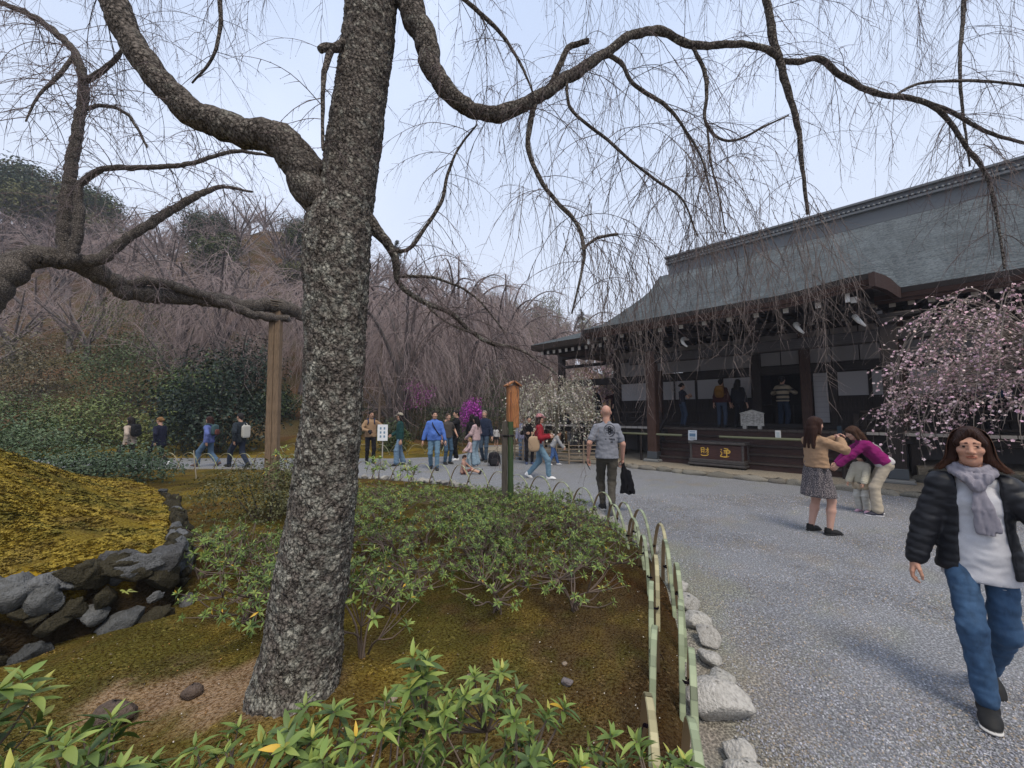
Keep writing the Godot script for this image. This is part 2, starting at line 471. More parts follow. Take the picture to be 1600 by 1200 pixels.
	for s in [[0, 1, 30], [1, 2, 34], [9, 0, 32], [8, 9, 18], [7, 8, 8]]:
		for k in s[2]:
			var t = (k + rng.randf()) / float(s[2])
			var p: Vector2 = MOUND[s[0]].lerp(MOUND[s[1]], t)
			var out := (MOUND[s[1]] - MOUND[s[0]]).orthogonal().normalized()
			if Geometry2D.is_point_in_polygon(p + out * 0.2, MOUND): out = -out
			var rimh := lerpf(0.57, 0.3, smoothstep(2.5, 7.0, -p.y))
			var top := rng.randf() < 0.4
			var sz := rn(0.07, 0.13) if top else rn(0.04, 0.10)
			var y := rimh - sz * 0.55 if top else rn(0.03, rimh * 0.75)
			p += out * (rn(0.0, 0.06) if top else rn(0.03, 0.1) + (rimh - y) * 0.12)
			var rk := MB.new()
			var l := rn(0.09, 0.21)
			rk.col = Color(l, l * 1.02, l * 1.05) if rng.randf() < 0.36 else Color(0.07, 0.06, 0.04)
			rock_shape(rk, Vector3.ZERO, Vector3(sz * rn(1.1, 1.9), sz * rn(0.8, 1.3), sz * rn(0.7, 1.0)), rng.randi(), 20, 13, 0.3, 13, 0.4)
			var o := part("stone", rk.mesh(), M.rock, mo)
			o.position = Vector3(p.x, y, p.y); o.rotation = Vector3(rn(-0.4, 0.4), atan2(-out.x, -out.y) + rn(-0.5, 0.5), rn(-0.3, 0.3))
	moss_tufts()
	edging()

func rock_shape(m: MB, o: Vector3, s: Vector3, sd: int, seg: int, rows: int, rough: float, cuts := 7, deep := 0.62) -> void:
	var f := FastNoiseLite.new()
	f.seed = sd % 99999; f.frequency = 0.8; f.fractal_octaves = 3
	var planes := []
	var r := RandomNumberGenerator.new(); r.seed = sd
	for k in cuts:
		planes.append([Vector3(r.randf_range(-1, 1), r.randf_range(-1, 1), r.randf_range(-1, 1)).normalized(), r.randf_range(deep, 0.9)])
	m.grid(seg + 1, rows + 1, func(i: int, j: int):
		var a := -TAU * i / seg; var b := PI * j / rows
		var d := Vector3(sin(b) * cos(a), cos(b), sin(b) * sin(a))
		var q := d
		for p in planes:
			var k: float = q.dot(p[0])
			if k > p[1]: q -= p[0] * (k - p[1]) * 0.93
		q *= 1.0 + f.get_noise_3dv(d * 1.7) * rough
		return o + q * s)
func moss_tufts() -> void:     # short moss sprigs on the mound and the bed, countless
	var t := MB.new()
	for k in 5:
		var a := TAU * k / 5.0
		var d := Vector3(cos(a), 0.42, sin(a)).normalized()
		t.leaf4(Vector3.ZERO, d, Vector3(-cos(a) * 0.3, 1.0, -sin(a) * 0.3).normalized(), 1.0, 0.5)
	var mesh := t.mesh()
	var xs := []; var cs := PackedColorArray()
	for k in 52000:
		var d := 2.2 + pow(rng.randf(), 1.5) * 6.5
		var x := -rn(0.78, 1.4) * d
		if mound_s.get_sd(x, -d) < 0.02: continue
		if bumps.get_noise_2d(x * 6.0, -d * 6.0) < -0.18: continue
		var s := rn(0.012, 0.03) * (0.75 + d * 0.1)
		xs.append(Transform3D(Basis.from_euler(Vector3(rn(-0.6, 0.6), rn(0, TAU), rn(-0.6, 0.6))).scaled(Vector3.ONE * s), Vector3(x, mound_height(x, -d) - 0.004, -d)))
		cs.append(moss_color(x * 1.4, -d * 1.4, 0.9) * rn(0.75, 1.35))
	for k in 60000:
		var d := 1.6 + pow(rng.randf(), 1.6) * 6.0
		var x := rn(-1.35, 0.62) * d
		var q := Vector2(x, -d)
		if bed_s.get_sd(q.x, q.y) < 0.12 or mound_s.get_sd(q.x, q.y) > -0.1: continue
		if bumps.get_noise_2d(x * 5.0, -d * 5.0) < -0.02 or bare(x, -d) > 0.4: continue
		var s := rn(0.006, 0.016) * (0.8 + d * 0.1)
		xs.append(Transform3D(Basis.from_euler(Vector3(rn(-0.6, 0.6), rn(0, TAU), rn(-0.6, 0.6))).scaled(Vector3.ONE * s), Vector3(x, bed_height(x, -d) - 0.003, -d)))
		cs.append(moss_color(x, -d, lerpf(0.42, 0.0, smoothstep(-1.2, 0.6, x))) * rn(0.7, 1.4))
	scatter("moss", mesh, M.tuft, xs, cs, self)
	# bits of litter on the moss: twigs' scales, petals, grit
	var bit := MB.new()
	bit.leaf4(Vector3(-0.5, 0, 0), Vector3.RIGHT, Vector3.UP, 1.0, 0.7)
	xs = []; cs = PackedColorArray()
	for k in 1600:
		var d := 1.7 + pow(rng.randf(), 1.4) * 5.0
		var x := rn(-1.3, 0.6) * d
		var q := Vector2(x, -d)
		if bed_s.get_sd(q.x, q.y) < 0.05 or mound_s.get_sd(q.x, q.y) > -0.12: continue
		var s := rn(0.005, 0.014)
		xs.append(Transform3D(Basis.from_euler(Vector3(rn(-0.4, 0.4), rn(0, TAU), rn(-0.4, 0.4))).scaled(Vector3.ONE * s), Vector3(x, bed_height(x, -d) + 0.008, -d)))
		cs.append([Color(0.5, 0.45, 0.38), Color(0.3, 0.16, 0.06), Color(0.2, 0.16, 0.12)][rng.randi() % 3])
	scatter("litter", bit.mesh(), M.tuft, xs, cs, self)
	for p in [[886, 1048, 0.035, "rounded grey stone lying on the brown moss inside the hoop fence"], [882, 1020, 0.016, "little pale pointed stone behind the rounded grey stone on moss"], [612, 1090, 0.028, "pale tan chip of stone lying by the foot of the big trunk"], [734, 1052, 0.03, "dull grey stone half hidden among the front azalea leaves"], [180, 1112, 0.09, "flat dark root-like stone at the near edge of bare soil"], [300, 1080, 0.05, "sandy brown stone on bare soil left of the trunk"]]:
		var w := gr(p[0], p[1], 0.12)
		var m := MB.new()
		m.col = Color(0.26, 0.23, 0.24) if p[2] > 0.03 and p[2] < 0.04 else Color(0.42, 0.34, 0.27) if p[2] < 0.04 else Color(0.16, 0.12, 0.1)
		rock_shape(m, Vector3.ZERO, Vector3(1.15, 0.8, 0.9) * p[2], rng.randi(), 16, 10, 0.12)
		var o := solo("stone", m.mesh(), M.rock, p[3], "stone", "loose stones on the moss")
		o.position = Vector3(w.x, bed_height(w.x, w.z) + p[2] * 0.45, w.z)
func edging() -> void:       # the line of rough stones between bed and gravel
	var root := Node3D.new()
	root.name = "stone_edging"; root.set_meta("kind", "structure")
	add_child(root)
	var fixed := [[1150, 1168, 0.085], [1168, 1200, 0.08], [1124, 1100, 0.15], [1127, 1053, 0.075], [1108, 1022, 0.08], [1105, 992, 0.1], [1090, 968, 0.095], [1074, 938, 0.1], [1058, 912, 0.1]]
	for p in fixed:
		var w := gr(p[0], p[1], 0.06)
		edge_stone(root, w, p[2] * 1.15, rn(0.48, 0.62))
	var q := 5.0
	for k in range(4, 12):
		var a: Vector2 = BED[k]; var b: Vector2 = BED[k + 1]
		var l := a.distance_to(b)
		var s := rn(0.1, 0.2)
		while s < l:
			var c := a.lerp(b, s / l)
			var sz := rn(0.07, 0.13)
			edge_stone(root, Vector3(c.x + rn(-0.03, 0.03), 0.02, c.y + rn(-0.03, 0.03)), sz * 1.05, rn(0.4, 0.58))
			s += sz * 2.1 + rn(-0.02, 0.05)
func edge_stone(root: Node3D, w: Vector3, s: float, l: float) -> void:
	var m := MB.new()
	m.col = Color(l, l * 0.96, l * 0.9)
	rock_shape(m, Vector3.ZERO, Vector3(s * rn(0.95, 1.15), s * 0.6, s * rn(0.8, 1.0)), rng.randi(), 20, 13, 0.14, 10, 0.5)
	var o := part("stone", m.mesh(), M.rock, root)
	o.position = Vector3(w.x, s * 0.42, w.z); o.rotation = Vector3(rn(-0.12, 0.12), rn(0, TAU), rn(-0.12, 0.12))

# ---------------------------------------------------------------- the temple hall; local x runs along the front, y up, -z into the hall (n)
func eb(m: MB, e0: float, e1: float, h0: float, h1: float, n0: float, n1: float, bev := 0.0) -> void:
	var o := Vector3((e0 + e1) / 2, (h0 + h1) / 2, -(n0 + n1) / 2); var s := Vector3(absf(e1 - e0), absf(h1 - h0), absf(n1 - n0))
	if bev > 0.0: m.bbox(o, s, bev)
	else: m.box(o, s)
func piece(called: String, mt: Material, parent: Node3D, e0: float, e1: float, h0: float, h1: float, n0: float, n1: float, bev := 0.0) -> MeshInstance3D:
	var m := MB.new()
	eb(m, e0, e1, h0, h1, n0, n1, bev)
	return part(called, m.mesh(), mt, parent)
const ROOF_N := [-0.4, 0.0, 0.7, 1.3, 2.2, 3.0, 4.5, 5.5, 6.7]
const ROOF_H := [4.42, 4.56, 4.78, 4.98, 5.42, 5.86, 6.62, 7.25, 8.2]
func roof_main(n: float) -> float:
	for i in ROOF_N.size() - 1:
		if n <= ROOF_N[i + 1]:
			var t: float = (n - ROOF_N[i]) / (ROOF_N[i + 1] - ROOF_N[i])
			var p0: float = ROOF_H[maxi(i - 1, 0)]; var p3: float = ROOF_H[mini(i + 2, 8)]
			return cubic_interpolate(ROOF_H[i], ROOF_H[i + 1], p0, p3, t)
	return ROOF_H[8] + (n - 6.7) * 0.95
func roof_h(e: float, n: float) -> float:      # the canopy's roof swells out of the main slope and curls down at its right end
	var low := roof_main(n) - 0.40 * (1.0 - smoothstep(1.3, 3.4, n)) * smoothstep(-0.1, 1.3, n)
	var k := 1.0 - smoothstep(4.95, 5.75, e + 0.35 * smoothstep(0.5, 1.3, n))
	return lerpf(low, roof_main(n), k) + 0.14 * smoothstep(3.6, 5.3, e) * (1.0 - smoothstep(0.0, 1.2, n)) * (1.0 if e < 5.6 else 0.0)
func roof_e(e: float, n: float) -> float:      # the canopy's end swings outwards as it climbs
	return e + 0.42 * smoothstep(4.4, 5.36, e) * smoothstep(0.0, 1.3, n) * (1.0 - smoothstep(5.4, 8.0, e)) * (1.0 - smoothstep(1.6, 5.0, n))
func temple() -> void:
	var org := gr(1000, 733)
	var th := Transform3D(Basis(Vector3.UP, deg_to_rad(-44.0)), org)
	var dark := wood("wood_dark", lin(0.034, 0.027, 0.025), 0.7, "x")
	var darkv := wood("wood_dark_upright", lin(0.036, 0.026, 0.022), 0.7, "y")
	var brownv := wood("wood_brown_upright", lin(0.085, 0.042, 0.028), 0.65, "y")
	var brown := wood("wood_brown", lin(0.066, 0.032, 0.024), 0.65, "x")
	var deck := wood("wood_weathered", lin(0.11, 0.085, 0.07), 0.8, "z")
	var deckx := wood("wood_tread", lin(0.06, 0.045, 0.038), 0.7, "x")
	var paper := mat("paper", lin(0.34, 0.33, 0.34), 0.9)
	var plaster := mat("plaster", lin(0.24, 0.23, 0.235), 0.9)
	var white := mat("white_paint", lin(0.62, 0.61, 0.58), 0.7)
	var bark := mat("copper_roof", Color.WHITE, 0.62, {"vc": true, "tex": noise_tex("roofc", 1024, 0.02, 5, [[0.0, Color(0.62, 0.66, 0.68)], [0.5, Color(0.86, 0.88, 0.88)], [1.0, Color(1, 1, 1)]]), "scale3": Vector3(0.5, 0.9, 0.9), "bump": noise_tex("roofc", 1024, 0.02, 5, []), "depth": 1.0})
	var metal := mat("foot_metal", lin(0.10, 0.11, 0.12), 0.5, {"metal": 0.6})
	var sandy := mat("podium_earth", lin(0.42, 0.36, 0.28), 0.95, {"tex": noise_tex("rockc", 512, 0.03, 5, []), "bump": noise_tex("rockh", 512, 0.05, 5, []), "depth": 1.5, "scale": 1.2, "world": true})
	# the podium of rammed earth with its stone rim
	var pod := Node3D.new()
	pod.name = "podium"; pod.transform = th; pod.set_meta("kind", "structure")
	add_child(pod)
	piece("podium_top", sandy, pod, -8.0, 14.0, -0.3, 0.115, 0.09, 12.0)
	var e := -8.0
	while e < 13.5:
		var l := rn(0.3, 0.75)
		var m := MB.new()
		var t := rn(0.22, 0.34)
		m.col = Color(t, t * 0.93, t * 0.8)
		rock_shape(m, Vector3(l / 2, 0.02, 0), Vector3(l * 0.56, rn(0.1, 0.13), rn(0.1, 0.15)), rng.randi(), 14, 8, 0.14)
		var o := part("kerb_stone", m.mesh(), M.rock, pod)
		o.position = Vector3(e, 0.0, -0.06)
		e += l
	for k in 7:      # the rubble step to the right, below the veranda
		for j in 2:
			var m := MB.new()
			var t := rn(0.1, 0.2)
			m.col = Color(t, t * 0.96, t * 0.85)
			rock_shape(m, Vector3.ZERO, Vector3(rn(0.26, 0.42), rn(0.11, 0.15), 0.16), rng.randi(), 12, 8, 0.14)
			var o := part("rubble_stone", m.mesh(), M.rock, pod)
			o.position = Vector3(6.1 + k * 0.62 + j * 0.3, 0.16 + j * 0.2, -1.75 - j * 0.08)
	piece("upper_podium", sandy, pod, 5.9, 14.0, 0.1, 0.42, 1.9, 9.0)

	var t := thing("temple_hall", "long dark timber temple hall under a broad grey-green roof with deep eaves", "temple")
	t.transform = th
	# roof: courses of fine shingles, each a real step, the canopy part reaching further out
	var rf := MB.new()
	var cols := []
	var ev := -1.95
	while ev < 12.6:
		cols.append(ev)
		ev += 0.08 if ev > 4.5 and ev < 6.0 else 0.3
	var rows := 150
	for side in 2:
		for j in rows:
			for i in cols.size() - 1:
				var ea: float = cols[i]; var eb2: float = cols[i + 1]
				var first := 0.0 if eb2 < 5.42 else 1.3
				var na := lerpf(first, 6.75, float(j) / rows); var nb := lerpf(first, 6.75, float(j + 1) / rows)
				var lift := 0.022
				var sh := 0.165 + 0.05 * bumps.get_noise_2d(ea * 2.0, j * 0.9) + 0.02 * (rng.randf() - 0.5) + 0.05 * bumps.get_noise_2d(ea * 9.0, j * 0.06)
				rf.col = Color(sh * 1.36, sh * 1.45, sh * 1.48)
				if side == 0:
					var a := Vector3(roof_e(ea, na), roof_h(ea, na) + lift, -na); var b := Vector3(roof_e(eb2, na), roof_h(eb2, na) + lift, -na)
					var c := Vector3(roof_e(eb2, nb), roof_h(eb2, nb), -nb); var d := Vector3(roof_e(ea, nb), roof_h(ea, nb), -nb)
					rf.quad(a, b, c, d)
					rf.quad(a - Vector3(0, lift, 0), b - Vector3(0, lift, 0), b, a)
				elif j % 6 == 0:      # the far slope, coarser
					var nc := lerpf(first, 6.75, float(j + 6) / rows)
					rf.quad(Vector3(eb2, roof_main(na), -13.5 + na), Vector3(ea, roof_main(na), -13.5 + na), Vector3(ea, roof_main(nc), -13.5 + nc), Vector3(eb2, roof_main(nc), -13.5 + nc))
	part("roof", rf.mesh(), bark, t)
	# thick eave edge and its boards, following the roof
	var edges := [MB.new(), MB.new()]
	var under := MB.new()
	for i in cols.size() - 1:
		var ea: float = cols[i]; var eb2: float = cols[i + 1]
		var n0 := 0.0 if eb2 < 5.42 else 1.3
		var ha := roof_h(ea, n0); var hb := roof_h(eb2, n0)
		var edge: MB = edges[0 if n0 < 1.0 else 1]
		for s in [[0.0, 0.0, 0.11, 0.05], [0.11, 0.06, 0.22, 0.1], [0.22, 0.14, 0.3, 0.16]]:
			edge.col = Color(0.05, 0.042, 0.036) if s[0] < 0.1 else Color(0.055, 0.028, 0.022)
			edge.quad(Vector3(ea, ha - s[2], -n0 - s[3]), Vector3(eb2, hb - s[2], -n0 - s[3]), Vector3(eb2, hb - s[0], -n0 - s[1]), Vector3(ea, ha - s[0], -n0 - s[1]))
		for k in 5:      # soffit boards under the eaves
			var na := n0 + 0.16 + k * 0.85; var nb := na + 0.85
			under.quad(Vector3(ea, ha - 0.3 + (na - n0 - 0.16) * 0.16, -na), Vector3(ea, ha - 0.3 + (nb - n0 - 0.16) * 0.16, -nb), Vector3(eb2, hb - 0.3 + (nb - n0 - 0.16) * 0.16, -nb), Vector3(eb2, hb - 0.3 + (na - n0 - 0.16) * 0.16, -na))
	for ed in edges: part("eave_edge", ed.mesh(), mat("eave", Color.WHITE, 0.75, {"vc": true}), t)
	part("soffit", under.mesh(), dark, t)
	# the verge board at the canopy's right end, and the one at the gable
	for q in [[5.36, 0.3, 8], [-1.98, 0.33, 14]]:
		var vb := MB.new()
		for k in q[2]:
			var na = k * 0.19; var nb = na + 0.19
			var e0 := roof_e(q[0], na); var e1 := roof_e(q[0], nb)
			var pa := roof_h(q[0], na); var pb := roof_h(q[0], nb)
			var w0: float = q[1] * (1.0 - 0.35 * smoothstep(0.7, 1.5, na) * (1.0 if q[2] == 8 else 0.0)); var w1: float = q[1] * (1.0 - 0.35 * smoothstep(0.7, 1.5, nb) * (1.0 if q[2] == 8 else 0.0))
			vb.quad(Vector3(e0 + 0.05, pa - w0, -na), Vector3(e1 + 0.05, pb - w1, -nb), Vector3(e1 + 0.05, pb + 0.02, -nb), Vector3(e0 + 0.05, pa + 0.02, -na))
			vb.quad(Vector3(e1 - 0.05, pb - w1, -nb), Vector3(e0 - 0.05, pa - w0, -na), Vector3(e0 - 0.05, pa - 0.03, -na), Vector3(e1 - 0.05, pb - 0.03, -nb))
			vb.quad(Vector3(e0 - 0.05, pa - w0, -na), Vector3(e1 - 0.05, pb - w1, -nb), Vector3(e1 + 0.05, pb - w1, -nb), Vector3(e0 + 0.05, pa - w0, -na))
			if k == 0: vb.quad(Vector3(e0 - 0.05, pa - w0, 0), Vector3(e0 + 0.05, pa - w0, 0), Vector3(e0 + 0.05, pa + 0.02, 0), Vector3(e0 - 0.05, pa + 0.02, 0))
		part("verge_board", vb.mesh(), dark if q[2] == 14 else wood("verge_wood", lin(0.05, 0.025, 0.02), 0.7, "z"), t)
	# gable wall below the left verge
	var gw := MB.new()
	for k in 26:
		var na := k * 0.26; var nb := na + 0.26
		gw.quad(Vector3(-1.7, 4.2, -nb), Vector3(-1.7, 4.2, -na), Vector3(-1.7, roof_main(na) - 0.05, -na), Vector3(-1.7, roof_main(nb) - 0.05, -nb))
		gw.quad(Vector3(-1.7, 4.2, -13.5 + na), Vector3(-1.7, 4.2, -13.5 + nb), Vector3(-1.7, roof_main(nb) - 0.05, -13.5 + nb), Vector3(-1.7, roof_main(na) - 0.05, -13.5 + na))
	part("gable", gw.mesh(), darkv, t)
	# ridge: a tall box of stacked tile courses with a row of end tiles
	var rg := part("ridge", MB.new().mesh(), dark, t)
	rg.position = Vector3.ZERO
	var body := MB.new()
	eb(body, -1.5, 12.6, 8.12, 8.6, 6.5, 7.0)
	eb(body, -1.58, 12.6, 8.6, 8.68, 6.36, 7.14)
	eb(body, -1.55, 12.6, 8.76, 8.9, 6.44, 7.06)
	eb(body, -1.62, 12.6, 8.9, 8.97, 6.34, 7.16)
	rg.mesh = body.mesh(); rg.material_override = mat("ridge_tile", lin(0.13, 0.14, 0.15), 0.7)
	var cap := MB.new()
	cap.tube(PackedVector3Array([Vector3(-1.66, 8.99, -6.75), Vector3(12.6, 8.99, -6.75)]), PackedFloat32Array([0.11, 0.11]), 10)
	part("ridge_cap", cap.mesh(), mat("ridge_tile", g(0.3)), rg)
	var td := MB.new()
	td.tube(PackedVector3Array([Vector3(0, 0, 0.03), Vector3(0, 0, -0.2)]), PackedFloat32Array([0.045, 0.045]), 8)
	var tdm := td.mesh()
	for k in 108:
		var o := part("end_tile", tdm, mat("ridge_tile", g(0.3)), rg)
		o.position = Vector3(-1.5 + k * 0.13, 8.72, -6.38)
	# lower roof running back to the left
	var lr := MB.new()
	for j in 34:
		var n0 := 1.3 + j * 0.1; var n1 := n0 + 0.1
		var h0 := 4.62 + j * 0.036; var h1 := h0 + 0.036
		var left0 := -5.5 - 0.0 * j
		var sh := 0.15 + 0.03 * rng.randf()
		lr.col = Color(sh * 1.36, sh * 1.45, sh * 1.48)
		lr.quad(Vector3(left0 + j * 0.09, h0 + 0.02, -n0), Vector3(-1.9, h0 + 0.02, -n0), Vector3(-1.9, h1, -n1), Vector3(left0 + (j + 1) * 0.09, h1, -n1))
		lr.quad(Vector3(left0 + j * 0.09, h0, -n0), Vector3(-1.9, h0, -n0), Vector3(-1.9, h0 + 0.02, -n0), Vector3(left0 + j * 0.09, h0 + 0.02, -n0))
	lr.col = Color(0.06, 0.04, 0.03)
	lr.quad(Vector3(-5.5, 4.4, -1.36), Vector3(-1.9, 4.4, -1.36), Vector3(-1.9, 4.62, -1.3), Vector3(-5.5, 4.62, -1.3))
	lr.quad(Vector3(-5.5, 4.42, -5.5), Vector3(-5.5, 4.42, -1.3), Vector3(-5.5, 4.62, -1.3), Vector3(-2.4, 5.8, -5.5))
	lr.quad(Vector3(-5.5, 4.4, -5.5), Vector3(-1.9, 4.4, -5.5), Vector3(-1.9, 4.4, -1.36), Vector3(-5.5, 4.4, -1.36))
	part("side_roof", lr.mesh(), bark, t)
	# rafters with white painted ends, two tiers
	var rm := MB.new()
	eb(rm, -0.055, 0.055, -0.065, 0.065, 0.0, 3.2)
	var rmm := rm.mesh()
	var rc := MB.new()
	eb(rc, -0.058, 0.058, -0.068, 0.068, -0.012, 0.004)
	var rcm := rc.mesh()
	var k := 0
	while k < 58:
		var ee := -5.2 + k * 0.32
		var kn := 0.42 if ee > -1.9 and ee < 5.3 else 1.72
		if ee > -1.9 and ee < 5.3 and k % 2 == 1:
			k += 1
			continue
		var r := part("rafter", rmm, dark, t)
		r.position = Vector3(ee, 4.26 if kn < 1 else 4.3, -kn)
		r.rotation.x = 0.12
		part("rafter_cap", rcm, white, r)
		k += 1
	for q in 12:
		var r := part("rafter", rmm, dark, t)
		r.position = Vector3(-1.6 + q * 0.64, 4.08, -1.55); r.rotation.x = 0.1
		part("rafter_cap", rcm, mat("faded_paint", lin(0.3, 0.29, 0.29), 0.8), r)
	# canopy posts, their beam and bracket arms
	for pe in [-0.13, 5.56]:
		var p := piece("canopy_post", brownv if pe < 0 else darkv, t, pe - 0.15, pe + 0.15, 0.42, 3.75, 1.15, 1.45, 0.02)
		piece("post_shoe", metal, p, pe - 0.17, pe + 0.17, 0.2, 0.44, 1.13, 1.47, 0.015)
		piece("post_base", mat("base_stone", lin(0.2, 0.2, 0.19), 0.9), p, pe - 0.27, pe + 0.27, 0.1, 0.2, 1.03, 1.57, 0.03)
		piece("bracket_block", dark, t, pe - 0.2, pe + 0.2, 3.75, 3.9, 1.1, 1.5, 0.03)
		piece("bracket_arm", dark, t, pe - 0.55, pe + 0.55, 3.9, 4.02, 1.22, 1.38, 0.03)
	piece("canopy_beam", dark, t, -0.9, 6.3, 3.35, 3.66, 1.2, 1.4, 0.03)
	piece("eave_purlin", dark, t, -1.9, 5.4, 4.03, 4.18, 1.2, 1.4, 0.02)
	for be in [3.95, 5.1, 1.1]:      # curved bracket noses, white on their faces
		var nb := MB.new()
		var cv := curve([Vector3(be - 0.06, 4.05, -1.4), Vector3(be - 0.08, 3.98, -1.0), Vector3(be, 3.82, -0.82), Vector3(be + 0.1, 3.7, -0.86)], 0.05, [0.05, 0.06, 0.05, 0.02])
		nb.tube(cv[0], cv[1], 7)
		part("bracket_nose", nb.mesh(), white, t)
	piece("hanging_plaque", white, t, 4.9, 4.98, 4.2, 4.48, 0.28, 0.34)
	piece("corner_fitting", white, t, -1.95, -1.88, 4.1, 4.42, 0.25, 0.33)
	# wall line: posts, beams, panels
	var W := 4.2
	for pe in [-6.0, -2.95, -1.37, 2.3, 3.66, 5.78, 7.75, 9.75, 11.75]:
		piece("wall_post", brownv if pe in [3.66, 5.78] else darkv, t, pe - 0.14, pe + 0.14, 1.2, 4.6, W - 0.14, W + 0.14, 0.015)
	piece("wall_post", brownv, t, -0.82, -0.62, 1.2, 3.3, 3.2, 3.4, 0.012)
	piece("wall_post", darkv, t, 4.22, 4.4, 1.2, 2.98, W - 0.06, W + 0.1, 0.01)
	piece("lintel_beam", dark, t, -6.0, 12.0, 2.96, 3.26, W - 0.1, W + 0.1, 0.015)
	piece("upper_beam", dark, t, -6.0, 12.0, 3.87, 4.0, W - 0.09, W + 0.09, 0.012)
	piece("head_beam", dark, t, -6.0, 12.0, 4.32, 4.62, W - 0.12, W + 0.12, 0.015)
	piece("floor_sill", dark, t, -6.0, 12.0, 1.2, 1.34, W - 0.08, W + 0.08, 0.01)
	for b in [[-2.81, -1.51], [-1.23, -0.5], [-0.5, 0.3], [0.33, 1.2], [1.23, 2.16], [4.4, 5.14], [5.17, 5.64], [5.92, 6.75], [6.78, 7.61], [7.89, 8.7], [8.73, 9.61], [9.89, 11.6]]:
		var p := piece("white_panel", paper, t, b[0] + 0.03, b[1] - 0.03, 2.22, 2.94, W - 0.01, W + 0.02)
		for q in [[b[0], b[0] + 0.03, 2.2, 2.96], [b[1] - 0.03, b[1], 2.2, 2.96], [b[0] + 0.03, b[1] - 0.03, 2.2, 2.222], [b[0] + 0.03, b[1] - 0.03, 2.94, 2.96]]:
			piece("panel_frame", dark, p, q[0], q[1], q[2], q[3], W - 0.03, W + 0.03)
		piece("wainscot", darkv, t, b[0], b[1], 1.34, 2.2, W - 0.012, W + 0.03)
		var sl := MB.new()
		var se: float = b[0] + 0.04
		while se < b[1]:
			eb(sl, se, se + 0.025, 1.34, 2.19, W - 0.03, W - 0.013)
			se += 0.085
		part("wainscot_batten", sl.mesh(), darkv, t, "stuff")
	var lp := piece("lattice_panel", paper, t, 3.84, 4.19, 1.4, 2.94, W - 0.01, W + 0.02)
	for q in 9: piece("lattice_bar", mat("grey_bar", lin(0.25, 0.24, 0.24), 0.8), lp, 3.84, 4.19, 1.55 + q * 0.16, 1.562 + q * 0.16, W - 0.02, W - 0.011)
	for b in [[-2.8, -1.5], [-1.2, 0.45], [0.48, 2.15], [2.45, 3.0], [3.03, 3.5], [3.8, 4.3], [4.33, 4.95], [4.98, 5.62], [5.92, 6.75], [6.8, 7.6], [7.9, 9.6]]:
		piece("transom_panel", plaster, t, b[0], b[1], 3.28, 3.86, W - 0.02, W + 0.02)
		piece("transom_panel", plaster, t, b[0], b[1], 4.02, 4.31, W - 0.02, W + 0.02)
	# inside: floor, back wall and ceiling, seen through the opening
	piece("inner_floor", dark, t, -6.0, 12.0, 1.1, 1.19, 3.5, 12.5)
	piece("inner_wall", darkv, t, -1.5, 12.0, 1.2, 4.6, 8.0, 8.2)
	piece("inner_wall", darkv, t, 1.9, 2.05, 1.2, 4.6, W + 0.2, 8.0)
	piece("inner_ceiling", dark, t, -6.0, 12.0, 4.62, 4.7, W - 0.5, 12.5)
	for q in [2.75, 3.2]: piece("railing_post", darkv, t, q, q + 0.05, 1.2, 1.95, 4.5, 4.55)
	piece("inner_rail", dark, t, 2.44, 3.5, 1.95, 2.0, 4.49, 4.56)
	piece("balcony_rail", dark, t, 1.35, 2.3, 1.93, 1.98, 4.02, 4.08)
	# veranda: boards end-on to the court, beam, struts, rails
	e = -7.0
	var bd := MB.new()
	eb(bd, 0.004, 0.236, 1.13, 1.2, 2.36, 4.1, 0.006)
	var bdm := bd.mesh()
	var be2 := MB.new()
	eb(be2, 0.006, 0.234, 1.125, 1.202, 2.352, 2.38, 0.006)
	var bem := be2.mesh()
	var endm := mat("board_end", lin(0.52, 0.48, 0.44), 0.9)
	for q in 76:
		var o := part("floor_board", bdm, deck, t)
		o.position.x = -6.0 + q * 0.24
		if o.position.x < -0.3 or o.position.x > 4.9:
			part("board_end", bem, endm, o)
	piece("veranda_beam", dark, t, -6.0, 12.2, 0.92, 1.12, 2.5, 2.66, 0.01)
	piece("veranda_beam", dark, t, -6.0, 12.2, 0.92, 1.12, 3.9, 4.06, 0.01)
	for q in 10:
		var se := -5.8 + q * 1.95
		if se > -0.5 and se < 5.0: continue
		piece("veranda_strut", darkv, t, se - 0.08, se + 0.08, 0.12, 0.92, 2.5, 2.66, 0.01)
		piece("veranda_strut", darkv, t, se - 0.08, se + 0.08, 0.12, 0.92, 3.9, 4.06, 0.01)
	piece("under_wall", plaster, t, -6.0, 12.2, 0.12, 0.92, 4.6, 4.7)
	for b in [[-6.0, -0.35], [4.95, 12.2]]:
		piece("handrail", deckx, t, b[0], b[1], 1.70, 1.75, 2.42, 2.49, 0.01)
		piece("middle_rail", dark, t, b[0], b[1], 1.5, 1.54, 2.43, 2.48, 0.006)
		piece("foot_rail", dark, t, b[0], b[1], 1.27, 1.33, 2.42, 2.49, 0.006)
		var se: float = b[0] + 0.05
		while se < b[1]:
			piece("railing_post", darkv, t, se, se + 0.06, 1.2, 1.7, 2.42, 2.48, 0.006)
			se += 1.4
	# broad steps between the canopy posts
	for q in 5:
		var hh := 0.31 + q * 0.222
		var nn := 1.28 + q * 0.27
		if q < 4: piece("step_tread", deckx, t, -0.1, 4.85, hh - 0.05, hh, nn, nn + 0.31, 0.012)
		piece("step_riser", brown, t, -0.1, 4.85, hh - 0.222, hh - 0.055, nn + 0.04, nn + 0.07)
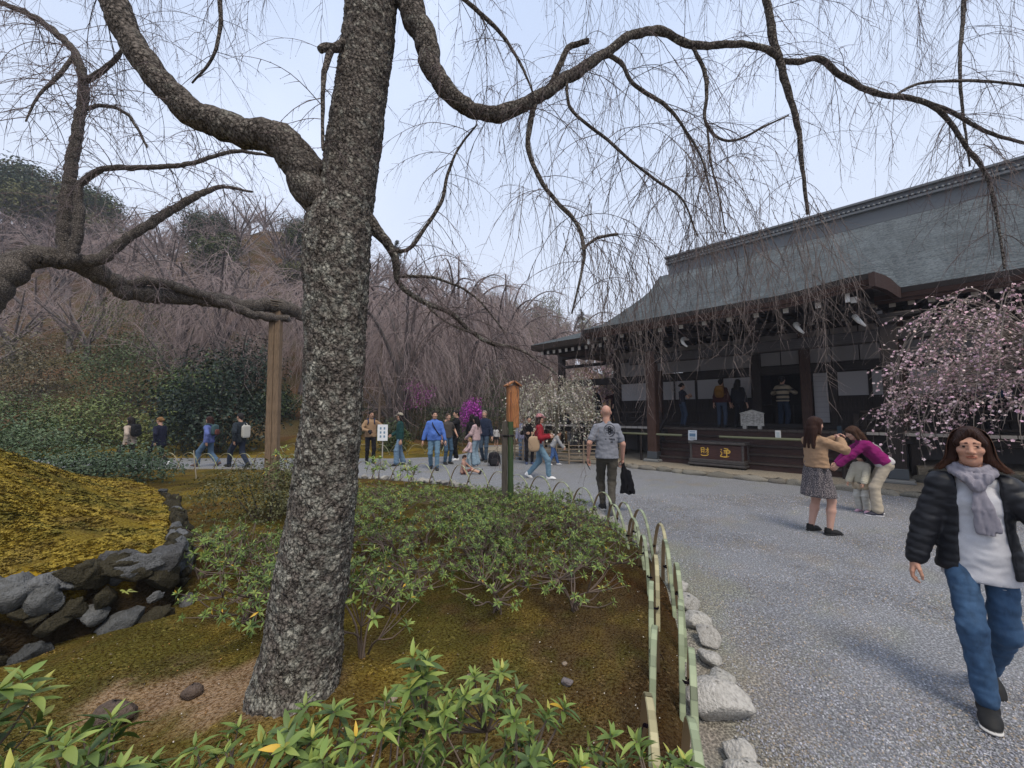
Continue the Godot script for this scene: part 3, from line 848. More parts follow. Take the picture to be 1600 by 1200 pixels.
	for se in [-0.16, 4.86]:
		var sm := MB.new()
		sm.quad(Vector3(se, 0.11, -1.2), Vector3(se, 0.11, -2.4), Vector3(se, 1.12, -2.4), Vector3(se, 0.3, -1.2))
		sm.quad(Vector3(se + 0.07, 0.11, -2.4), Vector3(se + 0.07, 0.11, -1.2), Vector3(se + 0.07, 0.3, -1.2), Vector3(se + 0.07, 1.12, -2.4))
		sm.quad(Vector3(se, 0.3, -1.2), Vector3(se + 0.07, 0.3, -1.2), Vector3(se + 0.07, 1.12, -2.4), Vector3(se, 1.12, -2.4))
		sm.quad(Vector3(se, 0.11, -1.2), Vector3(se + 0.07, 0.11, -1.2), Vector3(se + 0.07, 0.3, -1.2), Vector3(se, 0.3, -1.2))
		part("stringer", sm.mesh(), dark, t)
		var dm := MB.new()
		dm.box(Vector3(se, 1.2, -2.0), Vector3(0.1, 0.09, 1.5), Basis(Vector3.RIGHT, 0.62))
		part("stair_rail", dm.mesh(), dark, t)
	piece("newel", darkv, t, 4.8, 4.94, 0.12, 1.25, 1.12, 1.26, 0.02)
	fittings(th, brown, dark, darkv, deckx, paper, white)

func stroke(m: MB, pts: Array, r: float) -> void:      # a brush stroke raised off its board
	var ps := []; var rs := []
	for k in pts.size():
		ps.append(Vector3(pts[k][0], pts[k][1], 0.0)); rs.append(r * (1.0 if k < pts.size() - 1 else 0.55))
	var c := curve(ps, 0.02, rs)
	for k in c[0].size(): c[0][k].z = 0.002
	m.tube(c[0], c[1], 6)
func fittings(th: Transform3D, brown: Material, dark: Material, darkv: Material, deckx: Material, paper: Material, white: Material) -> void:
	# offertory chest with gilt brush characters
	var b := thing("offertory_box", "long dark wooden offertory chest with two gilt brush characters before the steps", "offertory box")
	b.transform = th * Transform3D(Basis(), Vector3(1.83, 0.115, -1.05))
	var red := wood("chest_wood", lin(0.075, 0.032, 0.026), 0.45, "x")
	var grey := wood("chest_frame", lin(0.085, 0.075, 0.07), 0.6, "x")
	var box := func(called: String, mt: Material, o: Vector3, s: Vector3, bev: float): 
		var m := MB.new()
		m.bbox(o, s, bev)
		return part(called, m.mesh(), mt, b)
	box.call("front_board", red, Vector3(0, 0.43, -0.02), Vector3(1.36, 0.42, 0.04), 0.005)
	box.call("back_board", red, Vector3(0, 0.43, -0.5), Vector3(1.36, 0.42, 0.04), 0.005)
	for s in [-1, 1]: box.call("side_board", red, Vector3(s * 0.67, 0.43, -0.26), Vector3(0.04, 0.42, 0.44), 0.005)
	for s in [-1, 1]:
		for z in [0.0, -0.52]:
			box.call("corner_post", grey, Vector3(s * 0.69, 0.4, z), Vector3(0.06, 0.68, 0.06), 0.008)
	box.call("base_moulding", grey, Vector3(0, 0.17, -0.26), Vector3(1.5, 0.12, 0.64), 0.02)
	box.call("base_moulding", grey, Vector3(0, 0.075, -0.26), Vector3(1.56, 0.07, 0.7), 0.02)
	for s in [-1, 1]: box.call("foot", dark, Vector3(s * 0.68, 0.02, -0.26), Vector3(0.12, 0.05, 0.6), 0.01)
	for z in [0.015, -0.535]: box.call("top_rail", grey, Vector3(0, 0.7, z), Vector3(1.52, 0.07, 0.09), 0.015)
	for s in [-1, 1]: box.call("top_rail", grey, Vector3(s * 0.72, 0.7, -0.26), Vector3(0.09, 0.07, 0.46), 0.015)
	for k in 13: box.call("top_slat", grey, Vector3(-0.6 + k * 0.1, 0.69, -0.26), Vector3(0.045, 0.04, 0.46), 0.012)
	var gold := mat("gilt", lin(0.75, 0.46, 0.08), 0.4, {"metal": 0.35})
	for ch in [[-0.3, [[[-0.09, 0.09], [-0.085, -0.05]], [[-0.09, 0.08], [-0.02, 0.085], [-0.025, -0.05]], [[-0.085, 0.035], [-0.03, 0.038]], [[-0.085, -0.01], [-0.03, -0.006]], [[-0.1, -0.09], [-0.05, -0.11], [0.05, -0.1], [0.09, -0.06]], [[0.02, 0.05], [0.1, 0.055]], [[0.07, 0.1], [0.075, -0.03], [0.04, -0.05]], [[0.065, 0.03], [0.015, -0.03]]]],
			[0.25, [[[-0.1, 0.08], [-0.085, 0.05]], [[-0.11, 0.02], [-0.09, -0.005]], [[-0.12, -0.09], [-0.085, -0.05], [-0.08, 0.0]], [[-0.03, 0.1], [0.06, 0.085], [0.02, 0.05]], [[-0.04, 0.045], [0.09, 0.05], [0.085, -0.01], [-0.04, -0.015]], [[0.02, 0.07], [0.025, -0.09], [-0.03, -0.1]], [[-0.03, 0.015], [0.1, 0.018]], [[-0.12, -0.1], [0.0, -0.115], [0.08, -0.09]]]]]:
		var m := MB.new()
		for s in ch[1]: stroke(m, s, 0.0125)
		var o := part("gilt_character", m.mesh(), gold, b)
		o.position = Vector3(ch[0], 0.45, 0.001)
		o.scale = Vector3(1.15, 1.15, 0.5)
	# notice board on the top step
	var nb := thing("notice_board", "pale wooden notice board with a gabled top and columns of writing on the veranda edge", "notice board")
	nb.transform = th * Transform3D(Basis(), Vector3(2.47, 1.2, -2.5))
	var pale := mat("pale_board", lin(0.55, 0.52, 0.47), 0.85, {"tex": noise_tex("grain", 512, 0.012, 4, []), "scale3": Vector3(0.8, 6, 6)})
	var m := MB.new()
	for z in [0.015, -0.015]:
		var p := [Vector3(-0.31, 0.1, z), Vector3(0.31, 0.1, z), Vector3(0.31, 0.47, z), Vector3(0.0, 0.57, z), Vector3(-0.31, 0.47, z)]
		if z > 0:
			m.quad(p[0], p[1], p[2], p[4]); m.tri(p[4], p[2], p[3])
		else:
			m.quad(p[1], p[0], p[4], p[2]); m.tri(p[2], p[4], p[3])
	for q in [[-0.31, 0.1, 0.31, 0.1], [0.31, 0.1, 0.31, 0.47], [0.31, 0.47, 0.0, 0.57], [0.0, 0.57, -0.31, 0.47], [-0.31, 0.47, -0.31, 0.1]]:
		m.quad(Vector3(q[0], q[1], -0.015), Vector3(q[2], q[3], -0.015), Vector3(q[2], q[3], 0.015), Vector3(q[0], q[1], 0.015))
	part("board", m.mesh(), pale, nb)
	for s in [-1, 1]:
		m = MB.new()
		m.bbox(Vector3(s * 0.2, 0.05, 0), Vector3(0.1, 0.1, 0.14), 0.01)
		part("foot", m.mesh(), pale, nb)
	m = MB.new()
	m.bbox(Vector3(0.16, 0.53, 0), Vector3(0.36, 0.025, 0.07), 0.004, Basis(Vector3.BACK, -0.312))
	m.bbox(Vector3(-0.16, 0.53, 0), Vector3(0.36, 0.025, 0.07), 0.004, Basis(Vector3.BACK, 0.312))
	part("top_cap", m.mesh(), pale, nb)
	m = MB.new()
	for c in 15:
		var y := 0.45 - (0.06 if c % 4 == 3 else 0.0)
		while y > 0.14 + rng.randf() * 0.1:
			m.box(Vector3(0.27 - c * 0.038, y, 0.0165), Vector3(rn(0.008, 0.017), rn(0.008, 0.014), 0.003))
			y -= 0.02
	part("writing", m.mesh(), mat("ink", g(0.14), 0.8), nb, "stuff")
	# paper notice and white tag fixed to the barrier
	var po := thing("paper_notice", "white paper notice with a blue picture standing above the offertory chest's left end", "notice")
	po.transform = th * Transform3D(Basis(Vector3.RIGHT, -0.12), Vector3(1.0, 0.83, -1.6))
	m = MB.new()
	m.bbox(Vector3(0, 0.16, 0), Vector3(0.26, 0.32, 0.012), 0.002)
	part("sheet", m.mesh(), mat("sheet_white", lin(0.72, 0.74, 0.76), 0.6), po)
	m = MB.new()
	m.box(Vector3(0.0, 0.17, 0.0075), Vector3(0.18, 0.1, 0.003)); m.box(Vector3(0.0, 0.27, 0.0075), Vector3(0.16, 0.02, 0.003))
	part("picture", m.mesh(), mat("print_blue", lin(0.14, 0.24, 0.34), 0.6), po)
	m = MB.new()
	for k in 4: m.box(Vector3(0.0, 0.09 - k * 0.02, 0.0075), Vector3(0.18, 0.006, 0.002))
	part("lettering", m.mesh(), mat("ink", g(0.14)), po)
	var tg := thing("white_tag", "small white plastic tag with a grey panel fixed on the bamboo rail beside the steps", "tag")
	tg.transform = th * Transform3D(Basis(), Vector3(3.33, 1.02, -1.22))
	m = MB.new()
	m.bbox(Vector3(0, 0.08, 0), Vector3(0.13, 0.25, 0.02), 0.008)
	part("plate", m.mesh(), white, tg)
	m = MB.new()
	m.box(Vector3(0, 0.09, 0.0105), Vector3(0.07, 0.14, 0.003))
	part("panel", m.mesh(), mat("tag_grey", lin(0.4, 0.45, 0.45), 0.6), tg)
	# bamboo barrier rail in front of the steps
	var br := thing("bamboo_barrier", "long green-grey bamboo pole barrier across the steps behind the offertory chest", "barrier")
	br.transform = th
	var bam := mat("bamboo_old", lin(0.17, 0.175, 0.10), 0.5)
	for r in [[-2.6, 1.02], [1.9, 4.75]]:
		m = MB.new()
		var x: float = r[0]
		var ps := PackedVector3Array(); var rs := PackedFloat32Array()
		while x < r[1]:
			for q in [[0.0, 0.036], [0.012, 0.041], [0.024, 0.036]]:
				ps.append(Vector3(x + q[0], 1.0, -1.2)); rs.append(q[1])
			x += 0.34
		m.tube(ps, rs, 10)
		part("bamboo_pole", m.mesh(), bam, br)
	for x in [-0.55, 4.3]:
		m = MB.new()
		m.rod(Vector3(x, 0.1, -1.26), Vector3(x, 1.03, -1.26), 0.035, 0.035, 8)
		part("barrier_post", m.mesh(), darkv, br)
	# handrail log end beside the steps
	var lg := thing("log_rail", "round log rail with a pale sawn end beside the steps near the bending woman", "rail")
	lg.transform = th
	m = MB.new()
	m.rod(Vector3(4.62, 0.98, -0.95), Vector3(4.75, 1.0, -2.3), 0.062, 0.06, 12)
	part("log", m.mesh(), dark, lg)
	m = MB.new()
	m.rod(Vector3(4.618, 0.98, -0.93), Vector3(4.62, 0.98, -0.95), 0.055, 0.062, 12)
	part("sawn_end", m.mesh(), mat("sawn", lin(0.5, 0.36, 0.2), 0.8), lg)
	m = MB.new()
	m.rod(Vector3(4.64, 0.11, -1.1), Vector3(4.64, 0.93, -1.1), 0.04, 0.04, 8)
	part("post", m.mesh(), darkv, lg)

# ---------------------------------------------------------------- trees
func px_curve(pts: Array, step: float) -> Array:     # [x, y, width in the photograph, distance] -> smooth centre line with radii in metres
	var ps := []; var rs := []
	for p in pts:
		ps.append(at(p[0], p[1], p[3])); rs.append(p[2] * 0.5 * p[3] / 600.0)
	return curve(ps, step, rs)
func bark_tube(m: MB, c: Array, sides: int, amp: float, sd: int, lichen: float, foot := 0.0) -> void:   # bark with plates and furrows pushed out of it
	var pts: PackedVector3Array = c[0]; var rad: PackedFloat32Array = c[1]
	var f := FastNoiseLite.new()
	f.seed = sd; f.frequency = 22.0; f.fractal_octaves = 3; f.fractal_type = FastNoiseLite.FRACTAL_RIDGED
	var f2 := FastNoiseLite.new()
	f2.seed = sd + 9; f2.frequency = 2.2; f2.fractal_octaves = 3
	var f3 := FastNoiseLite.new()
	f3.seed = sd + 20; f3.frequency = 16.0; f3.fractal_octaves = 3
	for i in range(1, pts.size() - 1):      # knots and kinks
		var w := f2.get_noise_3dv(pts[i] * 3.0 + Vector3(0, 40, 0))
		if foot == 0.0: pts[i] += Vector3(f2.get_noise_3dv(pts[i] * 2.5), f2.get_noise_3dv(pts[i] * 2.5 + Vector3(30, 0, 0)), 0) * rad[i] * 0.55
		if foot == 0.0: rad[i] *= 1.0 + 0.18 * w
	var b0 := m.v.size()
	m.col = Color.WHITE
	m.tube(pts, rad, sides, true)
	var rows := pts.size()
	for i in rows:
		for k in sides:
			var id := b0 + i * sides + k
			var nn := m.n[id]; var p := m.v[id]
			var q := Vector3(p.x * 1.15, p.y * 0.62, p.z * 1.15)
			var d := f.get_noise_3dv(q) * amp * clampf(rad[i] / 0.12, 0.15, 1.3) + f2.get_noise_3dv(p * 1.4) * rad[i] * 0.08
			if foot > 0.0:
				var low := smoothstep(1.0, 0.0, p.y / foot)
				d += low * low * rad[i] * 0.6 * pow(maxf(0.0, sin(atan2(nn.x, nn.z) * 2.5 + 0.7 + sin(atan2(nn.x, nn.z)) * 0.8)), 2.0)
			m.v[id] = p + nn * d
			var l := clampf(lichen - 0.15 + f2.get_noise_3dv(p * 2.6 + Vector3(9, 0, 0)) * 0.5 + f3.get_noise_3dv(p) * 1.3 - 0.35 * smoothstep(2.4, 3.4, p.y), 0.0, 1.0)
			m.c[id] = mixc(Color(0.30, 0.262, 0.228), Color(0.66, 0.645, 0.56), l * l * (3.0 - 2.0 * l))
	for i in rows:
		for k in sides:
			var a := b0 + i * sides + k
			var dx := m.v[b0 + i * sides + (k + 1) % sides] - m.v[b0 + i * sides + (k + sides - 1) % sides]
			var dy := m.v[b0 + mini(i + 1, rows - 1) * sides + k] - m.v[b0 + maxi(i - 1, 0) * sides + k]
			var nn := dx.cross(dy).normalized()
			m.n[a] = nn if nn.dot(m.n[a]) > 0 else -nn
func bud(m: MB, p: Vector3, d: Vector3, s: float) -> void:
	m.tube(PackedVector3Array([p - d * s * 0.3, p + d * s * 0.5, p + d * s * 1.5]), PackedFloat32Array([s * 0.1, s * 0.42, s * 0.05]), 4, false)
# a drooping strand with side twigs; fine = radius at its root
func strand(m: MB, p: Vector3, d: Vector3, l: float, r: float, step: float, grav: float, side: int, buds: float, c0: Color, c1: Color, wig := 0.35) -> void:
	var n := maxi(3, int(l / step))
	var ps := PackedVector3Array(); var rs := PackedFloat32Array()
	var q := p; var dd := d
	for i in n + 1:
		ps.append(q)
		var t := float(i) / n
		rs.append(r * (1.0 - 0.75 * t))
		dd = (dd + Vector3(rn(-wig, wig), -grav + rn(-wig, wig) * 0.5, rn(-wig, wig))).normalized()
		if side > 0 and i > 0:
			for k in (1 if rng.randf() < 0.68 else 0) + (1 if rng.randf() < 0.12 else 0):
				var ax := (dd + rdir() * 0.85 + Vector3(0, -0.1, 0)).normalized()
				strand(m, q, ax, l * rn(0.1, 0.3) * (1.15 - 0.6 * t), r * 0.55, step * 0.8, grav * 0.8, side - 2, buds, c0.lerp(c1, 0.4), c1, wig)
			if buds > 0 and rng.randf() < 0.5: bud(m, q, (dd + rdir()).normalized(), buds)
		q += dd * (l / n)
	m.col = c0.lerp(c1, 0.35)
	m.tube(ps, rs, 3, false)
	if buds > 0: bud(m, ps[n], dd, buds)
func along(c: Array, t: float) -> Vector3:
	var i := clampi(int(t * (c[0].size() - 1)), 0, c[0].size() - 1)
	return c[0][i]
func cherry_trees() -> void:
	var bark := mat("bark", Color.WHITE, 0.95, {"vc": true, "tex": noise_tex("crackc", 1024, 0.03, 2, [[0.0, g(0.2)], [0.12, g(0.4)], [0.3, g(0.68)], [0.55, g(0.92)], [1.0, Color(1, 1, 1)]], FastNoiseLite.TYPE_CELLULAR, 22.0), "bump": noise_tex("crackh", 1024, 0.03, 2, [], FastNoiseLite.TYPE_CELLULAR, 22.0), "depth": 2.5, "scale3": Vector3(1.5, 1.1, 1.5), "spec": 0.2})
	var t := thing("weeping_cherry", "great leafless weeping cherry with lichen-flecked trunk rising from the azalea bed", "tree", gr(455, 1140, 0.05))
	var inv := Transform3D(Basis(), -t.position)
	var own := func(m: MB): 
		for i in m.v.size(): m.v[i] -= t.position
		return m.mesh()
	var tr := MB.new()
	bark_tube(tr, px_curve([[440, 1205, 185, 2.2], [450, 1130, 132, 2.25], [464, 1060, 114, 2.27], [481, 950, 101, 2.3], [496, 850, 96, 2.3], [508, 760, 88, 2.3], [516, 680, 84, 2.3], [522, 600, 82, 2.3], [525, 500, 88, 2.3], [526, 420, 96, 2.3], [531, 350, 94, 2.3], [545, 290, 78, 2.32], [556, 200, 80, 2.34], [570, 100, 77, 2.36], [581, 0, 80, 2.38], [592, -140, 80, 2.4], [598, -300, 66, 2.42]], 0.014), 84, 0.012, 11, 0.5, 0.3)
	part("trunk", own.call(tr), bark, t)
	var limbs := [
		[[[518, 350, 66, 2.28], [500, 312, 62, 2.24], [470, 262, 58, 2.2], [446, 222, 62, 2.17], [418, 212, 52, 2.15], [380, 207, 48, 2.13], [330, 190, 50, 2.1], [270, 148, 46, 2.06], [226, 95, 46, 2.02], [185, 25, 46, 2.0], [150, -50, 44, 1.98], [100, -160, 36, 1.95], [20, -260, 26, 1.9]], 40, 0.010, 0.3],
		[[[440, 200, 20, 2.17], [470, 226, 24, 2.2], [498, 258, 26, 2.25], [530, 282, 30, 2.3]], 18, 0.006, 0.2],
		[[[597, -130, 62, 2.4], [612, -40, 52, 2.4], [640, 10, 48, 2.38], [662, 60, 42, 2.36], [684, 125, 36, 2.34], [722, 160, 29, 2.36], [768, 180, 28, 2.4], [802, 172, 27, 2.43], [835, 155, 24, 2.46], [880, 126, 22, 2.52], [945, 84, 18, 2.6], [990, 54, 16, 2.66], [1035, 50, 15, 2.72], [1082, 70, 13, 2.76], [1140, 69, 12, 2.8], [1188, 73, 11, 2.84], [1216, 90, 11, 2.86]], 26, 0.006, 0.3],
		[[[1180, -160, 16, 2.8], [1190, -60, 14, 2.84], [1198, 0, 14, 2.86], [1206, 50, 14, 2.87], [1218, 95, 13, 2.88], [1234, 150, 11, 2.9], [1248, 205, 9, 2.92], [1253, 255, 7, 2.94], [1262, 335, 5, 2.96]], 14, 0.002, 0.1],
		[[[1218, 96, 10, 2.88], [1245, 97, 10, 2.9], [1280, 92, 10, 2.92], [1320, 122, 10, 2.95], [1370, 146, 10, 2.98], [1430, 155, 9, 3.02], [1475, 180, 8, 3.05], [1510, 230, 7, 3.08], [1540, 272, 6, 3.1], [1556, 330, 5, 3.1], [1570, 420, 3, 3.1]], 12, 0.002, 0.15],
		[[[1430, 154, 7, 3.02], [1480, 172, 7, 3.04], [1540, 205, 6, 3.06], [1602, 224, 5, 3.1], [1680, 240, 4, 3.1]], 10, 0.001, 0.1],
		[[[1400, 148, 5, 3.0], [1440, 130, 5, 3.05], [1520, 126, 5, 3.1], [1600, 134, 4, 3.15], [1680, 150, 3, 3.2]], 8, 0.001, 0.1],
		[[[1080, 70, 8, 2.76], [1100, 108, 8, 2.76], [1104, 150, 7, 2.76], [1102, 188, 6, 2.76], [1120, 214, 5, 2.77], [1150, 219, 5, 2.78], [1190, 200, 4, 2.78], [1232, 180, 3, 2.8]], 10, 0.001, 0.1],
		[[[1105, 192, 4, 2.76], [1110, 250, 4, 2.76], [1122, 300, 3, 2.76], [1135, 370, 2, 2.76]], 6, 0.0, 0.1],
		[[[838, 152, 12, 2.46], [828, 190, 11, 2.46], [826, 232, 10, 2.46], [842, 276, 9, 2.46], [870, 315, 8, 2.46], [900, 348, 8, 2.46], [912, 386, 7, 2.46], [908, 430, 5, 2.46], [893, 490, 3, 2.46]], 12, 0.002, 0.2],
		[[[860, 138, 11, 2.5], [872, 108, 12, 2.5], [888, 74, 12, 2.5], [905, 68, 11, 2.5], [920, 64, 9, 2.5]], 12, 0.003, 0.2],
		[[[914, 385, 6, 2.46], [932, 372, 6, 2.44], [966, 366, 5, 2.42]], 8, 0.001, 0.1],
		[[[950, 86, 9, 2.6], [972, 100, 9, 2.6], [985, 125, 8, 2.6], [1004, 142, 8, 2.6], [1040, 165, 7, 2.6], [1070, 202, 5, 2.6], [1096, 248, 4, 2.6], [1110, 300, 3, 2.6]], 10, 0.001, 0.1],
		[[[886, 122, 6, 2.5], [888, 160, 6, 2.5], [905, 184, 6, 2.5], [948, 218, 6, 2.5], [990, 255, 5, 2.5], [1030, 285, 5, 2.5], [1066, 312, 4, 2.5], [1090, 370, 2, 2.5]], 8, 0.001, 0.1],
		[[[560, 330, 34, 2.34], [580, 352, 26, 2.36], [600, 375, 19, 2.4], [618, 405, 15, 2.44], [622, 440, 11, 2.5], [650, 466, 10, 2.56], [705, 490, 9, 2.62], [738, 520, 8, 2.7], [772, 538, 7, 2.76], [815, 548, 5, 2.82], [870, 585, 3, 2.9]], 14, 0.003, 0.2],
		[[[608, 392, 8, 2.42], [640, 388, 8, 2.42], [668, 350, 7, 2.42], [688, 318, 7, 2.42], [700, 272, 6, 2.42], [716, 232, 5, 2.42], [745, 195, 3, 2.42]], 8, 0.001, 0.1],
		[[[622, 432, 6, 2.48], [660, 432, 6, 2.5], [690, 438, 5, 2.52], [740, 462, 4, 2.55], [790, 520, 2, 2.6]], 8, 0.001, 0.1],
		[[[552, 62, 16, 2.3], [524, 72, 14, 2.2], [510, 98, 11, 2.15], [506, 130, 9, 2.12], [504, 180, 7, 2.1], [505, 235, 5, 2.1]], 12, 0.002, 0.1],
		[[[530, 74, 15, 2.2], [514, 74, 16, 2.16], [500, 78, 13, 2.13]], 12, 0.004, 0.2],
		[[[700, -20, 9, 2.4], [745, 15, 8, 2.4], [790, 62, 7, 2.4], [818, 110, 5, 2.4], [838, 160, 3, 2.4]], 8, 0.001, 0.1],
		[[[745, 522, 5, 2.7], [700, 505, 4, 2.6], [660, 470, 4, 2.56]], 8, 0.0, 0.1],
		# limbs above the frame that the hanging strands belong to
		[[[597, -140, 50, 2.42], [700, -170, 40, 2.6], [860, -150, 32, 2.9], [1040, -130, 26, 3.2], [1200, -150, 20, 3.5], [1420, -110, 14, 3.6], [1640, -60, 9, 3.6]], 14, 0.004, 0.2],
		[[[594, -200, 46, 2.42], [520, -260, 36, 2.6], [380, -240, 28, 2.8], [220, -180, 20, 3.0], [60, -130, 12, 3.2]], 14, 0.004, 0.2],
		[[[1420, -110, 10, 3.6], [1500, -50, 8, 3.4], [1505, 20, 7, 3.3], [1500, 80, 6, 3.2], [1502, 150, 5, 3.2], [1515, 260, 3, 3.2]], 9, 0.001, 0.1],
		[[[330, -100, 10, 2.8], [342, -20, 9, 2.8], [344, 40, 7, 2.8], [332, 90, 5, 2.8], [300, 130, 3, 2.8]], 8, 0.001, 0.1],
	]
	var curves := []
	for l in limbs:
		var m := MB.new()
		var c := px_curve(l[0], 0.02 if l[1] > 12 else 0.03)
		for q in c[1].size(): c[1][q] *= 0.86
		curves.append(c)
		bark_tube(m, c, l[1], l[2], 31 + curves.size(), l[3])
		part("limb", own.call(m), bark, t)
	# hanging strands of fine twigs with buds; [limb, from, to, how many, length range]
	var tw := MB.new()
	var dk := Color(0.075, 0.06, 0.058); var md := Color(0.16, 0.115, 0.115)
	for s in [[0, 0.35, 1.0, 34, 0.35, 1.0], [2, 0.25, 1.0, 70, 0.3, 1.0], [3, 0.2, 1.0, 30, 0.3, 0.9], [4, 0.1, 1.0, 60, 0.3, 0.95], [5, 0.0, 1.0, 22, 0.3, 0.8], [6, 0.0, 1.0, 20, 0.3, 0.7], [7, 0.1, 1.0, 26, 0.3, 0.9], [8, 0.0, 1.0, 16, 0.4, 1.0], [9, 0.3, 1.0, 26, 0.35, 1.0], [10, 0.2, 1.0, 9, 0.2, 0.6], [11, 0.2, 1.0, 8, 0.3, 0.9], [12, 0.1, 1.0, 34, 0.35, 1.1], [13, 0.1, 1.0, 40, 0.35, 1.1], [14, 0.25, 1.0, 48, 0.3, 0.9], [15, 0.1, 1.0, 30, 0.3, 0.8], [16, 0.1, 1.0, 20, 0.3, 0.9], [17, 0.3, 1.0, 14, 0.2, 0.6], [19, 0.0, 1.0, 20, 0.3, 0.9], [20, 0.0, 1.0, 6, 0.3, 0.8], [21, 0.05, 1.0, 120, 0.7, 2.0], [22, 0.1, 1.0, 80, 0.6, 1.9], [23, 0.1, 1.0, 30, 0.3, 0.9], [24, 0.1, 1.0, 18, 0.3, 0.8]]:
		var c: Array = curves[s[0]]
		for k in s[3]:
			var tt := lerpf(s[1], s[2], rng.randf())
			var d := (Vector3(rn(-1, 1), rn(-0.8, 0.35), rn(-1, 1))).normalized()
			strand(tw, along(c, tt), d, rn(s[4], s[5]), rn(0.0019, 0.0034), 0.05, 0.13, 2, 0.0042, dk, md, 0.11)
	part("twigs", own.call(tw), M.twig, t, "stuff")
	# the drooping spray in front of the temple, ends of longer limbs
	var sp := MB.new()
	for q in [[1090, 420, 2.9, 26], [1180, 425, 2.95, 26], [960, 470, 2.8, 26], [1010, 480, 2.8, 18], [1255, 430, 2.95, 26], [1290, 455, 3.0, 14], [1560, 330, 3.1, 12], [905, 430, 2.46, 10], [1060, 300, 2.7, 20], [1110, 330, 2.76, 20], [830, 330, 2.5, 10]]:
		for k in q[3]:
			var p := at(q[0] + rn(-26, 26), q[1] - 60 + rn(-70, 40), q[2] + rn(-0.12, 0.12))
			strand(sp, p, Vector3(rn(-0.5, 0.5), -0.7, rn(-0.5, 0.5)).normalized(), rn(0.5, 1.15), rn(0.002, 0.0036), 0.06, 0.14, 2, 0.004, Color(0.13, 0.11, 0.10), Color(0.24, 0.19, 0.18), 0.12)
	part("hanging_twigs", own.call(sp), M.twig, t, "stuff")
	left_cherry(bark)
func left_cherry(bark: Material) -> void:
	var t := thing("weeping_cherry", "second old weeping cherry at the left whose long level limb rests on a timber prop", "tree", Vector3(-9.5, 0.3, -5.3))
	var own := func(m: MB): 
		for i in m.v.size(): m.v[i] -= t.position
		return m.mesh()
	var limbs := [
		[[[-200, 760, 96, 5.2], [-130, 620, 58, 5.3], [-60, 520, 46, 5.5], [-10, 450, 39, 5.7], [35, 410, 34, 5.9], [88, 403, 30, 6.1], [150, 425, 29, 6.5], [205, 455, 26, 6.9], [265, 463, 24, 7.3], [330, 468, 22, 7.7], [390, 478, 21, 8.1], [432, 478, 21, 8.4], [470, 490, 18, 8.8], [520, 520, 11, 9.2]], 26, 0.01],
		[[[100, 408, 21, 6.1], [150, 406, 18, 6.2], [178, 388, 14, 6.3], [215, 362, 13, 6.4], [262, 332, 12, 6.6], [310, 305, 10, 6.8], [346, 292, 6, 7.0], [395, 300, 3, 7.2]], 14, 0.004],
		[[[104, 410, 21, 6.1], [102, 345, 19, 6.1], [112, 262, 16, 6.1], [124, 190, 14, 6.1], [130, 132, 13, 6.1], [118, 84, 11, 6.1], [80, 45, 10, 6.1], [40, 20, 9, 6.1], [-30, -6, 6, 6.1]], 16, 0.005],
		[[[112, 405, 16, 6.0], [124, 345, 14, 6.0], [122, 300, 11, 6.0], [132, 282, 10, 6.0], [162, 264, 9, 6.0], [220, 262, 8, 6.1], [285, 258, 7, 6.2], [330, 246, 6, 6.3], [370, 236, 6, 6.4], [430, 245, 3, 6.5]], 12, 0.003],
		[[[128, 130, 10, 6.1], [160, 110, 8, 6.0], [188, 82, 6, 5.9], [200, 40, 4, 5.8]], 9, 0.002],
		[[[124, 175, 6, 6.1], [160, 165, 6, 6.2], [200, 180, 5, 6.3], [230, 230, 3, 6.4]], 8, 0.001],
		[[[118, 84, 6, 6.1], [90, 120, 6, 6.0], [60, 150, 4, 5.9], [40, 190, 2, 5.8]], 8, 0.001],
		[[[190, 445, 14, 6.8], [240, 440, 14, 7.0], [290, 452, 14, 7.3], [345, 472, 14, 7.7], [400, 492, 14, 8.1], [452, 498, 11, 8.5]], 12, 0.004],
	]
	var tw := MB.new()
	var n := 0
	for l in limbs:
		var m := MB.new()
		var c := px_curve(l[0], 0.03)
		bark_tube(m, c, l[1], l[2], 70 + n, 0.12)
		part("trunk" if n == 0 else "limb", own.call(m), bark, t)
		for k in [16, 34, 70, 44, 30, 24, 24, 20][n]:
			var tt := rn(0.55 if n == 0 else 0.12, 1.0)
			var d := Vector3(rn(-1, 1), rn(-0.5, 0.6), rn(-1, 1)).normalized()
			strand(tw, along(c, tt), d, rn(0.5, 1.7), rn(0.005, 0.009), 0.09, 0.13, 2, 0.0, Color(0.085, 0.068, 0.066), Color(0.19, 0.145, 0.145), 0.13)
		n += 1
	part("twigs", own.call(tw), M.twig, t, "stuff")
	# its timber prop
	var base := gr(424, 772, 0.06)
	var p := thing("limb_prop", "tall squared timber prop holding up the long level cherry limb", "prop", Vector3(base.x, 0.0, base.z))
	var top := at(432, 480, 8.42) - p.position
	var foot := Vector3(0, -0.05, 0)
	var tim := wood("prop_timber", lin(0.21, 0.145, 0.092), 0.85, "y")
	for s in [[-0.065, 0.0, 0.12], [0.062, -0.04, 0.115]]:
		var m := MB.new()
		var dirv := (top - foot).normalized()
		var len = (top - foot).length() - s[1] * -1.0 + (0.12 if s[0] > 0 else -0.05)
		var b := Basis(Quaternion(Vector3.UP, dirv))
		m.bbox(foot + dirv * len * 0.5 + b.x * s[0], Vector3(s[2], len, 0.13), 0.008, b)
		part("timber", m.mesh(), tim, p)
	var m := MB.new()
	var ring := PackedVector3Array(); var rr := PackedFloat32Array()
	for k in 40:
		var a := TAU * k / 13.0
		ring.append(top + Vector3(0.17 * cos(a), -0.02 + k * 0.004, 0.19 * sin(a))); rr.append(0.018)
